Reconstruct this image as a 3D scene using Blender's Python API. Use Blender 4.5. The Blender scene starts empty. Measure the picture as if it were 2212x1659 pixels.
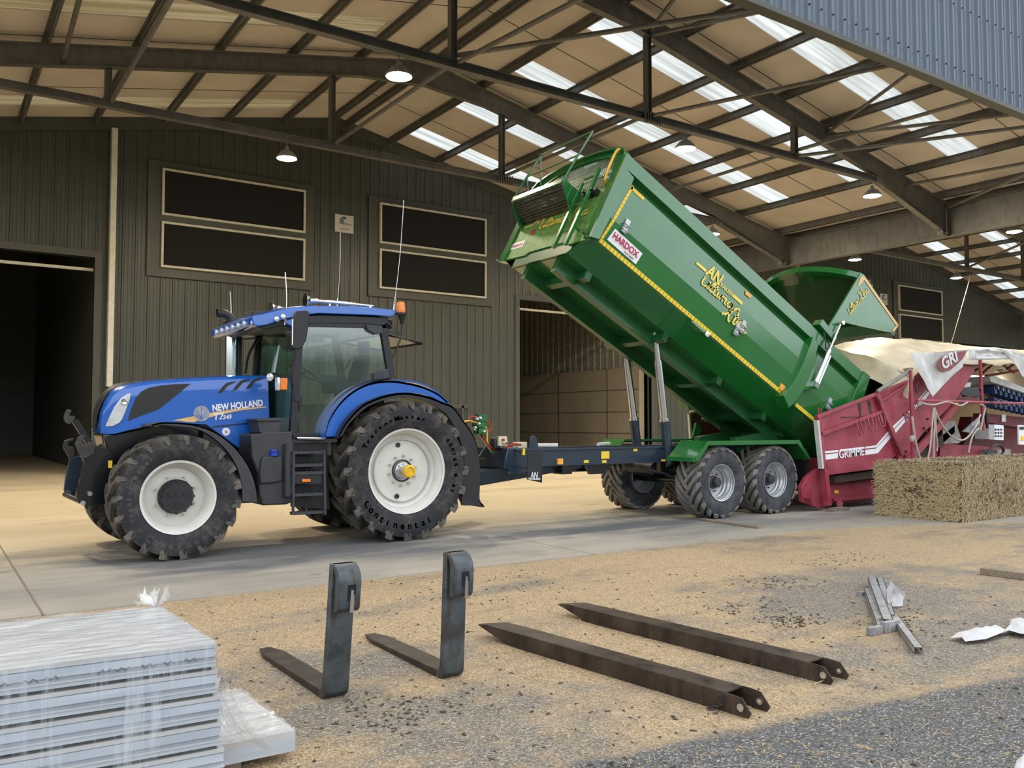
import bpy, bmesh, math, random
from mathutils import Vector, Matrix
random.seed(7)
C = bpy.context.scene.collection
R = math.radians
# ---------------- camera, sky, exposure
FPX, YAW, HOR, EYE = 1861.0, R(34.3), 916.0, 1.6
PITCH = math.atan((HOR-829.5)/FPX)
cam = bpy.data.cameras.new('camera'); camo = bpy.data.objects.new('camera', cam); C.objects.link(camo)
cam.sensor_width = 36; cam.lens = 36*FPX/2212; cam.clip_end = 400
camo.location = (0, 0, EYE); camo.rotation_euler = (math.pi/2+PITCH, 0, -YAW)
sc = bpy.context.scene; sc.camera = camo
sc.view_settings.view_transform = 'Standard'; sc.view_settings.look = 'None'
sc.view_settings.gamma = 1; sc.view_settings.exposure = 0.12; sc.view_settings.use_curve_mapping = False
try:
    sc.cycles.use_denoising = True; sc.cycles.max_bounces = 8; sc.cycles.transparent_max_bounces = 12
    sc.cycles.caustics_reflective = False; sc.cycles.caustics_refractive = False
    sc.cycles.sample_clamp_indirect = 6
except Exception: pass
SKY = 1.75
LAMP = 640.0
w = bpy.data.worlds.new('overcast'); sc.world = w; w.use_nodes = True
nt = w.node_tree; nt.nodes.clear()
out = nt.nodes.new('ShaderNodeOutputWorld'); bg = nt.nodes.new('ShaderNodeBackground')
tc = nt.nodes.new('ShaderNodeTexCoord'); sx = nt.nodes.new('ShaderNodeSeparateXYZ'); cr = nt.nodes.new('ShaderNodeValToRGB')
nz = nt.nodes.new('ShaderNodeTexNoise'); nz.inputs['Scale'].default_value = 2.2; nz.inputs['Detail'].default_value = 4
mp = nt.nodes.new('ShaderNodeMapping'); mp.inputs['Scale'].default_value = (1, 1, 3)
mx = nt.nodes.new('ShaderNodeMix'); mx.data_type = 'RGBA'; mx.blend_type = 'MULTIPLY'; mx.inputs[0].default_value = 0.35
nt.links.new(tc.outputs['Generated'], sx.inputs[0]); nt.links.new(sx.outputs[2], cr.inputs[0])
nt.links.new(tc.outputs['Generated'], mp.inputs[0]); nt.links.new(mp.outputs[0], nz.inputs['Vector'])
e = cr.color_ramp.elements
e[0].position = 0.0; e[0].color = (0.16, 0.15, 0.12, 1)
e[1].position = 1.0; e[1].color = (0.90, 0.94, 1.01, 1)
a = e.new(0.015); a.color = (0.13, 0.14, 0.11, 1)
a = e.new(0.07); a.color = (0.16, 0.18, 0.16, 1)
a = e.new(0.11); a.color = (1.08, 1.14, 1.22, 1)
a = e.new(0.5); a.color = (0.96, 1.0, 1.07, 1)
nt.links.new(cr.outputs[0], mx.inputs[6]); nt.links.new(nz.outputs['Fac'], mx.inputs[7])
nt.links.new(mx.outputs[2], bg.inputs[0]); bg.inputs[1].default_value = SKY*1.25
nt.links.new(bg.outputs[0], out.inputs[0])

# ---------------- pixel tracing: a pixel of the photo onto a world plane
cs, sn = math.cos(YAW), math.sin(YAW)
def ray(px, py):
    u = (px-1106)/FPX; v = -(py-829.5)/FPX
    f = math.cos(PITCH)-v*math.sin(PITCH); z = math.sin(PITCH)+v*math.cos(PITCH)
    return Vector((u*cs+f*sn, -u*sn+f*cs, z))
def onY(px, py, Y):
    d = ray(px, py); return Vector((d.x*Y/d.y, Y, EYE+d.z*Y/d.y))
def onX(px, py, X):
    d = ray(px, py); return Vector((X, d.y*X/d.x, EYE+d.z*X/d.x))
def onZ(px, py, Z=0.0):
    d = ray(px, py); k = (Z-EYE)/d.z; return Vector((d.x*k, d.y*k, Z))
def YP(px, py, Y):
    p = onY(px, py, Y); return (p.x, p.z)

# ---------------- materials
MATS = {}
class NT:
    def __init__(s, name):
        s.m = bpy.data.materials.new(name); s.m.use_nodes = True; s.t = s.m.node_tree
        s.b = s.t.nodes['Principled BSDF']; s.o = s.t.nodes['Material Output']; MATS[name] = s.m
        s.co = s.n('ShaderNodeTexCoord').outputs['Object']
        s.geo = s.n('ShaderNodeNewGeometry')
    def n(s, k, **kw):
        x = s.t.nodes.new(k)
        for a, b in kw.items(): setattr(x, a, b)
        return x
    def set(s, node, idx, val):
        if hasattr(val, 'node'): s.t.links.new(val, node.inputs[idx])
        else: node.inputs[idx].default_value = val
    def noise(s, scale=5, detail=4, rough=0.5, vec=None, stretch=None, world=False, out='Fac'):
        x = s.n('ShaderNodeTexNoise'); s.set(x, 'Scale', scale); s.set(x, 'Detail', detail); s.set(x, 'Roughness', rough)
        v = vec or (s.geo.outputs['Position'] if world else s.co)
        if stretch:
            m = s.n('ShaderNodeMapping'); m.inputs['Scale'].default_value = stretch; s.t.links.new(v, m.inputs[0]); v = m.outputs[0]
        s.t.links.new(v, x.inputs['Vector']); return x.outputs[out]
    def voro(s, scale=5, stretch=None, out='Color', world=False, feature='F1'):
        x = s.n('ShaderNodeTexVoronoi', feature=feature); s.set(x, 'Scale', scale)
        v = s.geo.outputs['Position'] if world else s.co
        if stretch:
            m = s.n('ShaderNodeMapping'); m.inputs['Scale'].default_value = stretch; s.t.links.new(v, m.inputs[0]); v = m.outputs[0]
        s.t.links.new(v, x.inputs['Vector']); return x.outputs[out]
    def ramp(s, fac, pts):
        x = s.n('ShaderNodeValToRGB'); s.t.links.new(fac, x.inputs[0]); e = x.color_ramp.elements
        while len(e) > 1: e.remove(e[-1])
        for i, (p, c) in enumerate(pts):
            c = (c, c, c, 1) if isinstance(c, (int, float)) else tuple(c)+(1,)
            if i == 0: e[0].position = p; e[0].color = c
            else: q = e.new(p); q.color = c
        return x.outputs[0]
    def mix(s, f, a, b, mode='MIX'):
        x = s.n('ShaderNodeMix', data_type='RGBA', blend_type=mode)
        fx = lambda c: c if hasattr(c, 'node') else tuple(c)+(1,)
        s.set(x, 0, f); s.set(x, 6, fx(a)); s.set(x, 7, fx(b)); return x.outputs[2]
    def math(s, op, a, b=0.0, c=0.0):
        x = s.n('ShaderNodeMath', operation=op); s.set(x, 0, a); s.set(x, 1, b); s.set(x, 2, c); return x.outputs[0]
    def xyz(s, world=True):
        x = s.n('ShaderNodeSeparateXYZ'); s.t.links.new(s.geo.outputs['Position'] if world else s.co, x.inputs[0]); return x.outputs
    def bump(s, h, strength=0.3, dist=0.02):
        x = s.n('ShaderNodeBump'); s.set(x, 'Height', h); s.set(x, 'Strength', strength); s.set(x, 'Distance', dist)
        s.t.links.new(x.outputs[0], s.b.inputs['Normal'])
    def base(s, c, rough=0.5, metal=0.0, coat=0.0, spec=None):
        s.set(s.b, 'Base Color', c if hasattr(c, 'node') else tuple(c)+(1,)); s.set(s.b, 'Roughness', rough); s.set(s.b, 'Metallic', metal)
        if coat: s.set(s.b, 'Coat Weight', coat); s.set(s.b, 'Coat Roughness', 0.04)
        if spec is not None: s.set(s.b, 'Specular IOR Level', spec)
        return s
def mat(name, c, rough=0.5, metal=0.0, coat=0.0, var=0.12, nscale=6, bump=0.0, spec=None):
    t = NT(name); n = t.noise(nscale, 5)
    d = tuple(x*(1-var*1.6) for x in c); l = tuple(min(1, x*(1+var)) for x in c)
    t.base(t.ramp(n, [(0.3, d), (0.7, l)]), rough, metal, coat, spec)
    if bump: t.bump(t.noise(nscale*12, 3), bump, 0.01)
    return t.m

mat('blue_paint', (0.006, 0.115, 0.50), 0.3, 0, 1.0, 0.03)
mat('black_plastic', (0.012, 0.013, 0.016), 0.42, var=0.2, bump=0.05)
mat('grey_plastic', (0.035, 0.037, 0.042), 0.5, var=0.15, bump=0.05)
mat('black_paint', (0.006, 0.007, 0.009), 0.22, coat=0.5)
mat('mesh_black', (0.016, 0.015, 0.013), 0.5)
mat('white_rim', (0.66, 0.65, 0.59), 0.32, coat=0.4, var=0.04)
mat('silver_rim', (0.50, 0.52, 0.54), 0.3, 0.55, var=0.06)
mat('chrome', (0.82, 0.83, 0.85), 0.1, 1.0, var=0.02)
mat('steel_rod', (0.72, 0.73, 0.75), 0.2, 1.0, var=0.03)
mat('amber', (0.85, 0.22, 0.02), 0.25, coat=0.5, var=0.1)
mat('yellow_cap', (0.80, 0.50, 0.02), 0.4)
mat('blue_cap', (0.015, 0.05, 0.42), 0.4)
mat('lamp_lens', (0.75, 0.78, 0.80), 0.12, 0.3, 0.8, 0.1, 14)
mat('decal_white', (0.85, 0.86, 0.88), 0.4, var=0.02)
mat('decal_gold', (0.78, 0.50, 0.20), 0.4, var=0.05)
mat('decal_yellow', (0.86, 0.66, 0.10), 0.4, var=0.03)
mat('decal_red', (0.45, 0.01, 0.05), 0.4, var=0.03)
mat('emblem_silver', (0.42, 0.44, 0.47), 0.3, 0.4, var=0.1)
mat('sticker_yellow', (0.85, 0.60, 0.04), 0.5, var=0.05)
mat('sticker_orange', (0.85, 0.42, 0.06), 0.4, var=0.05)
mat('lamp_housing', (0.25, 0.25, 0.25), 0.5)
mat('seat_cloth', (0.03, 0.04, 0.06), 0.9)
mat('cab_trim', (0.13, 0.14, 0.14), 0.7)
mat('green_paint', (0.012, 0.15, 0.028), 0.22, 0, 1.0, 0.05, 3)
mat('green_under_shaded', (0.012, 0.10, 0.025), 0.45, 0, 0.3, 0.12, 4)  # dull underbody green; on the tailgate sheet it stands in for shade
mat('green_dusty', (0.11, 0.26, 0.05), 0.6, var=0.22, nscale=14)
mat('navy_paint', (0.016, 0.030, 0.050), 0.32, coat=0.35, var=0.08)
mat('hose_red', (0.45, 0.03, 0.02), 0.45)
mat('hose_yellow', (0.85, 0.50, 0.05), 0.45)
mat('hose_black', (0.012, 0.012, 0.014), 0.45)
mat('gauge_cream', (0.62, 0.60, 0.42), 0.5, var=0.1)
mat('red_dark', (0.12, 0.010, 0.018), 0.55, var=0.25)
mat('tarpaulin', (0.70, 0.62, 0.45), 0.42, var=0.14, nscale=2.5, bump=0.1)
mat('tarpaulin_white', (0.66, 0.66, 0.64), 0.5, var=0.12, nscale=4)
mat('tarp_red', (0.24, 0.045, 0.06), 0.5)
mat('motor_blue', (0.02, 0.05, 0.14), 0.35, coat=0.3)
mat('cable_beige', (0.50, 0.45, 0.38), 0.6)
mat('control_grey', (0.50, 0.51, 0.50), 0.5)
mat('dark_steel', (0.05, 0.045, 0.042), 0.5, 0.3, var=0.3)
mat('plywood_grey', (0.28, 0.27, 0.24), 0.8, var=0.2)
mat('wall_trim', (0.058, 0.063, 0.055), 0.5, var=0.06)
mat('frame_white', (0.55, 0.54, 0.47), 0.5, var=0.1)
mat('louvre_black', (0.004, 0.004, 0.005), 0.9, var=0.0)
mat('pipe_white', (0.62, 0.62, 0.58), 0.45, var=0.08)
mat('sign_white', (0.50, 0.50, 0.47), 0.5, var=0.05)
mat('sign_blue', (0.05, 0.16, 0.30), 0.5)
mat('brass', (0.60, 0.42, 0.12), 0.3, 1.0)

def corroded(name, dark, light, rust, scale=5):
    t = NT(name); n1 = t.noise(scale, 6, 0.6); n2 = t.noise(scale*3, 5, 0.6, stretch=(1, 1, 0.25))
    c = t.ramp(n1, [(0.35, dark), (0.62, light)]); c = t.mix(t.ramp(n2, [(0.5, 0.0), (0.68, 1.0)]), c, rust)
    t.base(c, 0.5, 0.35); t.bump(n2, 0.25, 0.01)
corroded('fork_steel', (0.035, 0.042, 0.048), (0.11, 0.13, 0.14), (0.06, 0.038, 0.025))
corroded('tine_steel', (0.030, 0.019, 0.014), (0.085, 0.060, 0.045), (0.020, 0.013, 0.010), 3)
corroded('blade_steel', (0.022, 0.017, 0.014), (0.07, 0.055, 0.045), (0.035, 0.022, 0.015), 6)
corroded('frame_steel', (0.135, 0.133, 0.126), (0.18, 0.177, 0.168), (0.125, 0.12, 0.11), 2)
corroded('zinc', (0.26, 0.27, 0.28), (0.45, 0.46, 0.47), (0.20, 0.19, 0.17), 7)
def red_worn():
    t = NT('red_paint'); n = t.noise(2.2, 6, 0.6); s = t.noise(9, 5, 0.65, stretch=(1, 1, 0.3))
    c = t.ramp(n, [(0.3, (0.26, 0.022, 0.04)), (0.7, (0.40, 0.065, 0.095))])
    c = t.mix(t.ramp(s, [(0.56, 0.0), (0.78, 0.55)]), c, (0.30, 0.16, 0.13))
    t.base(c, 0.5, 0, 0.15)
red_worn()
def tyre_mat(name, clean, dirt, lo, hi):
    t = NT(name); n = t.noise(5, 6, 0.65); s = t.noise(26, 4, 0.6)
    m = t.ramp(t.math('ADD', t.math('MULTIPLY', n, 0.7), t.math('MULTIPLY', s, 0.3)), [(lo, 0.0), (hi, 1.0)])
    t.base(t.mix(m, clean, dirt), 0.75); t.bump(s, 0.2, 0.004)
tyre_mat('tyre_rubber', (0.013, 0.014, 0.017), (0.075, 0.068, 0.058), 0.47, 0.66)
tyre_mat('lug_rubber', (0.034, 0.033, 0.032), (0.15, 0.13, 0.105), 0.38, 0.62)
tyre_mat('trailer_rubber', (0.022, 0.025, 0.030), (0.07, 0.074, 0.08), 0.42, 0.60)
tyre_mat('trailer_lug', (0.12, 0.117, 0.11), (0.23, 0.22, 0.20), 0.36, 0.56)
tyre_mat('tyre_letters', (0.035, 0.038, 0.044), (0.07, 0.07, 0.068), 0.40, 0.60)
def glass_mat(name, tint, refl=1.0):
    m = bpy.data.materials.new(name); m.use_nodes = True; t = m.node_tree; t.nodes.clear(); MATS[name] = m
    o = t.nodes.new('ShaderNodeOutputMaterial'); a = t.nodes.new('ShaderNodeBsdfTransparent'); g = t.nodes.new('ShaderNodeBsdfGlossy')
    x = t.nodes.new('ShaderNodeMixShader'); f = t.nodes.new('ShaderNodeFresnel'); f.inputs[0].default_value = 1.5
    k = t.nodes.new('ShaderNodeMath'); k.operation = 'MULTIPLY'; k.inputs[1].default_value = refl
    k2 = t.nodes.new('ShaderNodeMath'); k2.operation = 'MINIMUM'; k2.inputs[1].default_value = 1.0
    gb = t.nodes.new('ShaderNodeNewGeometry'); io = t.nodes.new('ShaderNodeMath'); io.operation = 'MULTIPLY_ADD'; io.inputs[1].default_value = -0.8333; io.inputs[2].default_value = 1.5
    t.links.new(gb.outputs['Backfacing'], io.inputs[0]); t.links.new(io.outputs[0], f.inputs[0])
    a.inputs[0].default_value = tint+(1,); g.inputs['Roughness'].default_value = 0.02
    t.links.new(f.outputs[0], k.inputs[0]); t.links.new(k.outputs[0], k2.inputs[0]); t.links.new(k2.outputs[0], x.inputs[0]); t.links.new(a.outputs[0], x.inputs[1]); t.links.new(g.outputs[0], x.inputs[2]); t.links.new(x.outputs[0], o.inputs[0])
glass_mat('cab_glass', (0.82, 0.94, 0.92), 3.0)
glass_mat('side_glass', (0.72, 0.82, 0.78), 1.5)
glass_mat('front_glass', (0.72, 0.86, 0.82), 1.0)
glass_mat('dark_glass', (0.55, 0.62, 0.56), 0.8)
glass_mat('clear_wrap', (0.93, 0.95, 0.97), 1.0)
def emit(name, col, s):
    t = NT(name); t.base((0, 0, 0)); t.set(t.b, 'Emission Color', col+(1,)); t.set(t.b, 'Emission Strength', s)
emit('lamp_glow', (1.0, 0.86, 0.64), LAMP)
emit('tube_glow', (1.0, 0.97, 0.9), 9.0)

def ceiling_mats():
    t = NT('roof_lining'); n = t.noise(0.8, 3, world=True); s = t.noise(3, 3, stretch=(0.2, 6, 1), world=True)
    t.base(t.ramp(n, [(0.3, (0.50, 0.455, 0.415)), (0.7, (0.60, 0.55, 0.505))]), 0.8); t.bump(s, 0.1, 0.02)
    m = bpy.data.materials.new('rooflight'); m.use_nodes = True; MATS['rooflight'] = m; t = m.node_tree; b = t.nodes['Principled BSDF']
    tr = t.nodes.new('ShaderNodeBsdfTranslucent'); ad = t.nodes.new('ShaderNodeMixShader'); ad.inputs[0].default_value = 0.12
    g = t.nodes.new('ShaderNodeNewGeometry'); mp = t.nodes.new('ShaderNodeMapping'); mp.inputs['Scale'].default_value = (0.15, 3.2, 0.15)
    nz = t.nodes.new('ShaderNodeTexNoise'); nz.inputs['Scale'].default_value = 1.5; nz.inputs['Detail'].default_value = 3
    c = t.nodes.new('ShaderNodeValToRGB'); c.color_ramp.elements[0].position = 0.35; c.color_ramp.elements[0].color = (0.36, 0.37, 0.34, 1)
    c.color_ramp.elements[1].position = 0.62; c.color_ramp.elements[1].color = (0.60, 0.62, 0.58, 1)
    t.links.new(g.outputs['Position'], mp.inputs[0]); t.links.new(mp.outputs[0], nz.inputs['Vector']); t.links.new(nz.outputs['Fac'], c.inputs[0])
    t.links.new(c.outputs[0], tr.inputs[0]); b.inputs['Base Color'].default_value = (0.7, 0.7, 0.65, 1)
    t.links.new(tr.outputs[0], ad.inputs[1]); t.links.new(b.outputs[0], ad.inputs[2]); t.links.new(ad.outputs[0], t.nodes['Material Output'].inputs[0])
    m2 = m.copy(); m2.name = 'rooflight_dirty'; MATS['rooflight_dirty'] = m2
    e = [x for x in m2.node_tree.nodes if x.type == 'VALTORGB'][0].color_ramp.elements
    e[0].color = (0.16, 0.13, 0.06, 1); e[1].color = (0.34, 0.28, 0.16, 1)
    [x for x in m2.node_tree.nodes if x.type == 'BSDF_PRINCIPLED'][0].inputs['Base Color'].default_value = (0.42, 0.34, 0.2, 1)
    [x for x in m2.node_tree.nodes if x.type == 'MIX_SHADER'][0].inputs[0].default_value = 0.6
ceiling_mats()
def clad(name, c, var):
    t = NT(name); n = t.noise(0.7, 4, world=True); s = t.noise(2.0, 4, stretch=(6, 6, 0.4), world=True)
    f = t.math('ADD', t.math('MULTIPLY', n, 0.5), t.math('MULTIPLY', s, 0.5))
    t.base(t.ramp(f, [(0.3, tuple(x*(1-var) for x in c)), (0.7, tuple(x*(1+var) for x in c))]), 0.42); 
clad('wall_cladding', (0.052, 0.058, 0.049), 0.15)
clad('fascia_cladding', (0.085, 0.125, 0.165), 0.06)
def concrete(name, c, joints=None):
    t = NT(name); n = t.noise(0.45, 6, 0.6, world=True); s = t.noise(2.2, 5, 0.6, stretch=(0.35, 2.2, 1), world=True); f = t.noise(40, 4, world=True)
    wet = t.noise(0.33, 5, 0.62, stretch=(0.7, 1.6, 1), world=True); X, Y, Z = t.xyz()
    col = t.ramp(n, [(0.3, tuple(x*0.86 for x in c)), (0.7, tuple(x*1.1 for x in c))])
    col = t.mix(t.ramp(s, [(0.42, 0.0), (0.75, 0.55)]), col, tuple(x*0.72 for x in c))
    if joints:
        # husk dust lying further in, damp grey concrete near the front edge
        g = t.math('ADD', Y, t.math('MULTIPLY', t.noise(0.5, 4, world=True), 5.0)); g = t.ramp(t.math('MULTIPLY', g, 0.05), [(0.66, 0.0), (0.79, 1.0)])
        col = t.mix(t.math('MULTIPLY', g, 0.75), col, (0.60, 0.495, 0.325))
        band = t.ramp(t.math('MULTIPLY', t.math('ABSOLUTE', t.math('SUBTRACT', Y, 10.6)), 0.4), [(0.35, 1.0), (0.8, 0.0)])
        col = t.mix(t.math('MULTIPLY', t.ramp(wet, [(0.44, 0.0), (0.56, 1.0)]), t.math('MULTIPLY', band, 0.78)), col, (0.13, 0.14, 0.155))
        sp = t.noise(1.6, 5, 0.65, stretch=(0.6, 2.5, 1), world=True); col = t.mix(t.ramp(sp, [(0.64, 0.0), (0.68, 0.75)]), col, (0.14, 0.12, 0.09)); sk = t.noise(5, 5, 0.7, stretch=(0.25, 3.0, 1), world=True); col = t.mix(t.ramp(sk, [(0.55, 0.0), (0.72, 0.5)]), col, (0.20, 0.175, 0.14))
        jm = None
        for ax, off, per in ((X, 0.87, 6.0), (Y, 12.45, 7.4), (Y, 8.55, 40)):
            d = t.math('ABSOLUTE', t.math('SUBTRACT', t.math('FLOORED_MODULO', t.math('SUBTRACT', ax, off-per/2), per), per/2))
            l = t.math('LESS_THAN', d, 0.012 if per < 20 else 0.0); jm = l if jm is None else t.math('MAXIMUM', jm, l)
        col = t.mix(t.math('MULTIPLY', jm, 0.75), col, (0.13, 0.10, 0.07))
    col = t.mix(0.35, col, t.ramp(f, [(0.3, 0.75), (0.7, 1.1)]), 'MULTIPLY')
    t.base(col, t.ramp(wet, [(0.4, 0.8), (0.6, 0.45)]) if joints else 0.85); t.bump(f, 0.12, 0.004)
concrete('concrete_slab', (0.395, 0.36, 0.30), True)
concrete('concrete_panel', (0.36, 0.31, 0.24))
def yard():
    t = NT('yard_ground'); X, Y, Z = t.xyz()
    fine = t.noise(110, 3, 0.6, world=True); v = t.voro(150, (1, 0.6, 1), world=True); v2 = t.voro(120, (0.7, 1, 1), world=True)
    sp = t.n('ShaderNodeSeparateColor'); t.t.links.new(v, sp.inputs[0]); sp2 = t.n('ShaderNodeSeparateColor'); t.t.links.new(v2, sp2.inputs[0])
    husk = t.ramp(sp.outputs[0], [(0.0, (0.20, 0.13, 0.065)), (0.3, (0.36, 0.25, 0.13)), (0.65, (0.49, 0.355, 0.20)), (1.0, (0.60, 0.47, 0.29))])
    grit = t.ramp(sp2.outputs[1], [(0.0, (0.07, 0.065, 0.055)), (0.5, (0.165, 0.15, 0.128)), (0.85, (0.25, 0.23, 0.20)), (1.0, (0.42, 0.40, 0.36))])
    tar = t.ramp(sp2.outputs[0], [(0.0, (0.045, 0.046, 0.047)), (0.6, (0.105, 0.107, 0.106)), (0.93, (0.19, 0.19, 0.185)), (1.0, (0.42, 0.41, 0.38))])
    m1 = t.noise(0.55, 6, 0.6, stretch=(0.6, 1.25, 1), world=True); m2 = t.noise(2.6, 5, 0.65, world=True)
    far = t.ramp(t.math('MULTIPLY', Y, 0.1), [(0.33, 0.0), (0.62, 0.07), (0.8, 0.10)])
    xs = t.ramp(t.math('MULTIPLY', X, 0.05), [(0.25, 0.04), (0.5, -0.0)])
    hm = t.math('ADD', t.math('ADD', t.math('MULTIPLY', m1, 0.75), t.math('MULTIPLY', m2, 0.25)), far)
    hm = t.ramp(hm, [(0.47, 0.12), (0.58, 0.88)])
    col = t.mix(hm, grit, husk)
    edge = t.math('ADD', t.math('ADD', Y, t.math('MULTIPLY', X, 0.148)), t.math('MULTIPLY', t.math('SUBTRACT', t.noise(3, 4, world=True), 0.5), 0.18))
    tm = t.ramp(t.math('SUBTRACT', edge, 3.15), [(0.45, 1.0), (0.5, 0.0)])
    dx = t.math('MULTIPLY', edge, 1.0); col = t.mix(t.ramp(t.math('MULTIPLY', edge, 0.1), [(0.362, 1.0), (0.372, 0.0)]), col, tar)
    dk = t.noise(1.1, 5, 0.6, stretch=(0.5, 1.6, 1), world=True)
    col = t.mix(t.ramp(dk, [(0.56, 0.0), (0.72, 0.45)]), col, (0.13, 0.105, 0.075))
    t.base(col, 0.9); t.bump(t.math('ADD', fine, sp.outputs[0]), 0.4, 0.008)
yard()
def bale_mat():
    t = NT('hay'); a = t.noise(30, 4, 0.7, stretch=(0.3, 1, 1.4), world=True); b = t.noise(9, 5, 0.7, world=True)
    f = t.math('ADD', t.math('MULTIPLY', a, 0.65), t.math('MULTIPLY', b, 0.35))
    t.base(t.ramp(f, [(0.38, (0.025, 0.018, 0.010)), (0.52, (0.13, 0.095, 0.05)), (0.64, (0.34, 0.27, 0.15))]), 0.9); t.bump(a, 0.9, 0.03)
    t = NT('hay_strand'); s = t.noise(3.0, 3, 0.6, world=True)
    t.base(t.ramp(t.noise(40, 2, world=True), [(0.3, (0.30, 0.22, 0.11)), (0.5, (0.48, 0.38, 0.21)), (0.7, (0.68, 0.57, 0.36))]), 0.7)
bale_mat()
def wood_mat():
    t = NT('old_wood'); a = t.noise(3, 6, 0.7, stretch=(2, 20, 20)); t.base(t.ramp(a, [(0.3, (0.13, 0.10, 0.075)), (0.7, (0.33, 0.27, 0.2))]), 0.8)
    t = NT('chip'); t.base(t.ramp(t.noise(9, 2, world=True), [(0.3, (0.36, 0.24, 0.12)), (0.7, (0.75, 0.6, 0.38))]), 0.8)
    t = NT('debris'); t.base(t.ramp(t.noise(9, 2, world=True), [(0.3, (0.03, 0.025, 0.02)), (0.7, (0.10, 0.075, 0.055))]), 0.9)
    t = NT('mud'); t.base(t.ramp(t.noise(20, 5, world=True), [(0.3, (0.025, 0.02, 0.015)), (0.7, (0.09, 0.065, 0.045))]), 0.95)
wood_mat()
def wrap_mat():
    t = NT('panel_white'); t.base(t.ramp(t.noise(3, 4), [(0.3, (0.44, 0.445, 0.44)), (0.7, (0.55, 0.555, 0.55))]), 0.35, 0, 0.2)
    t = NT('panel_edge'); t.base(t.ramp(t.noise(2, 4, stretch=(1, 1, 8)), [(0.3, (0.40, 0.45, 0.50)), (0.7, (0.56, 0.61, 0.66))]), 0.35, 0.1)
    t = NT('panel_grey'); t.base(t.ramp(t.noise(3, 3), [(0.3, (0.24, 0.27, 0.31)), (0.7, (0.36, 0.39, 0.43))]), 0.5)
    t = NT('panel_core'); t.base(t.ramp(t.noise(8, 3), [(0.3, (0.045, 0.045, 0.035)), (0.7, (0.10, 0.10, 0.08))]), 0.8)
    t = NT('wrap_film'); n = t.noise(3.0, 4, 0.6, stretch=(1.6, 7.0, 4)); n2 = t.noise(5, 4, 0.6, stretch=(1.0, 5.5, 1))
    t.base((0.90, 0.90, 0.88), 0.10, 0, 0.6); t.set(t.b, 'Alpha', t.ramp(n2, [(0.40, 0.10), (0.62, 0.55)]))
    t.bump(t.math('ADD', n, t.math('MULTIPLY', n2, 0.5)), 0.8, 0.018)
    t = NT('wrap_side'); n = t.noise(3, 5, 0.65, stretch=(5, 5, 0.5)); n2 = t.noise(1.6, 3, 0.5)
    t.base((0.80, 0.85, 0.90), 0.15); t.set(t.b, 'Alpha', t.math('MULTIPLY', t.ramp(n, [(0.50, 0.04), (0.74, 0.62)]), t.ramp(n2, [(0.35, 0.35), (0.6, 1.0)])))
    t.bump(n, 0.8, 0.02)
wrap_mat()

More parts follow.
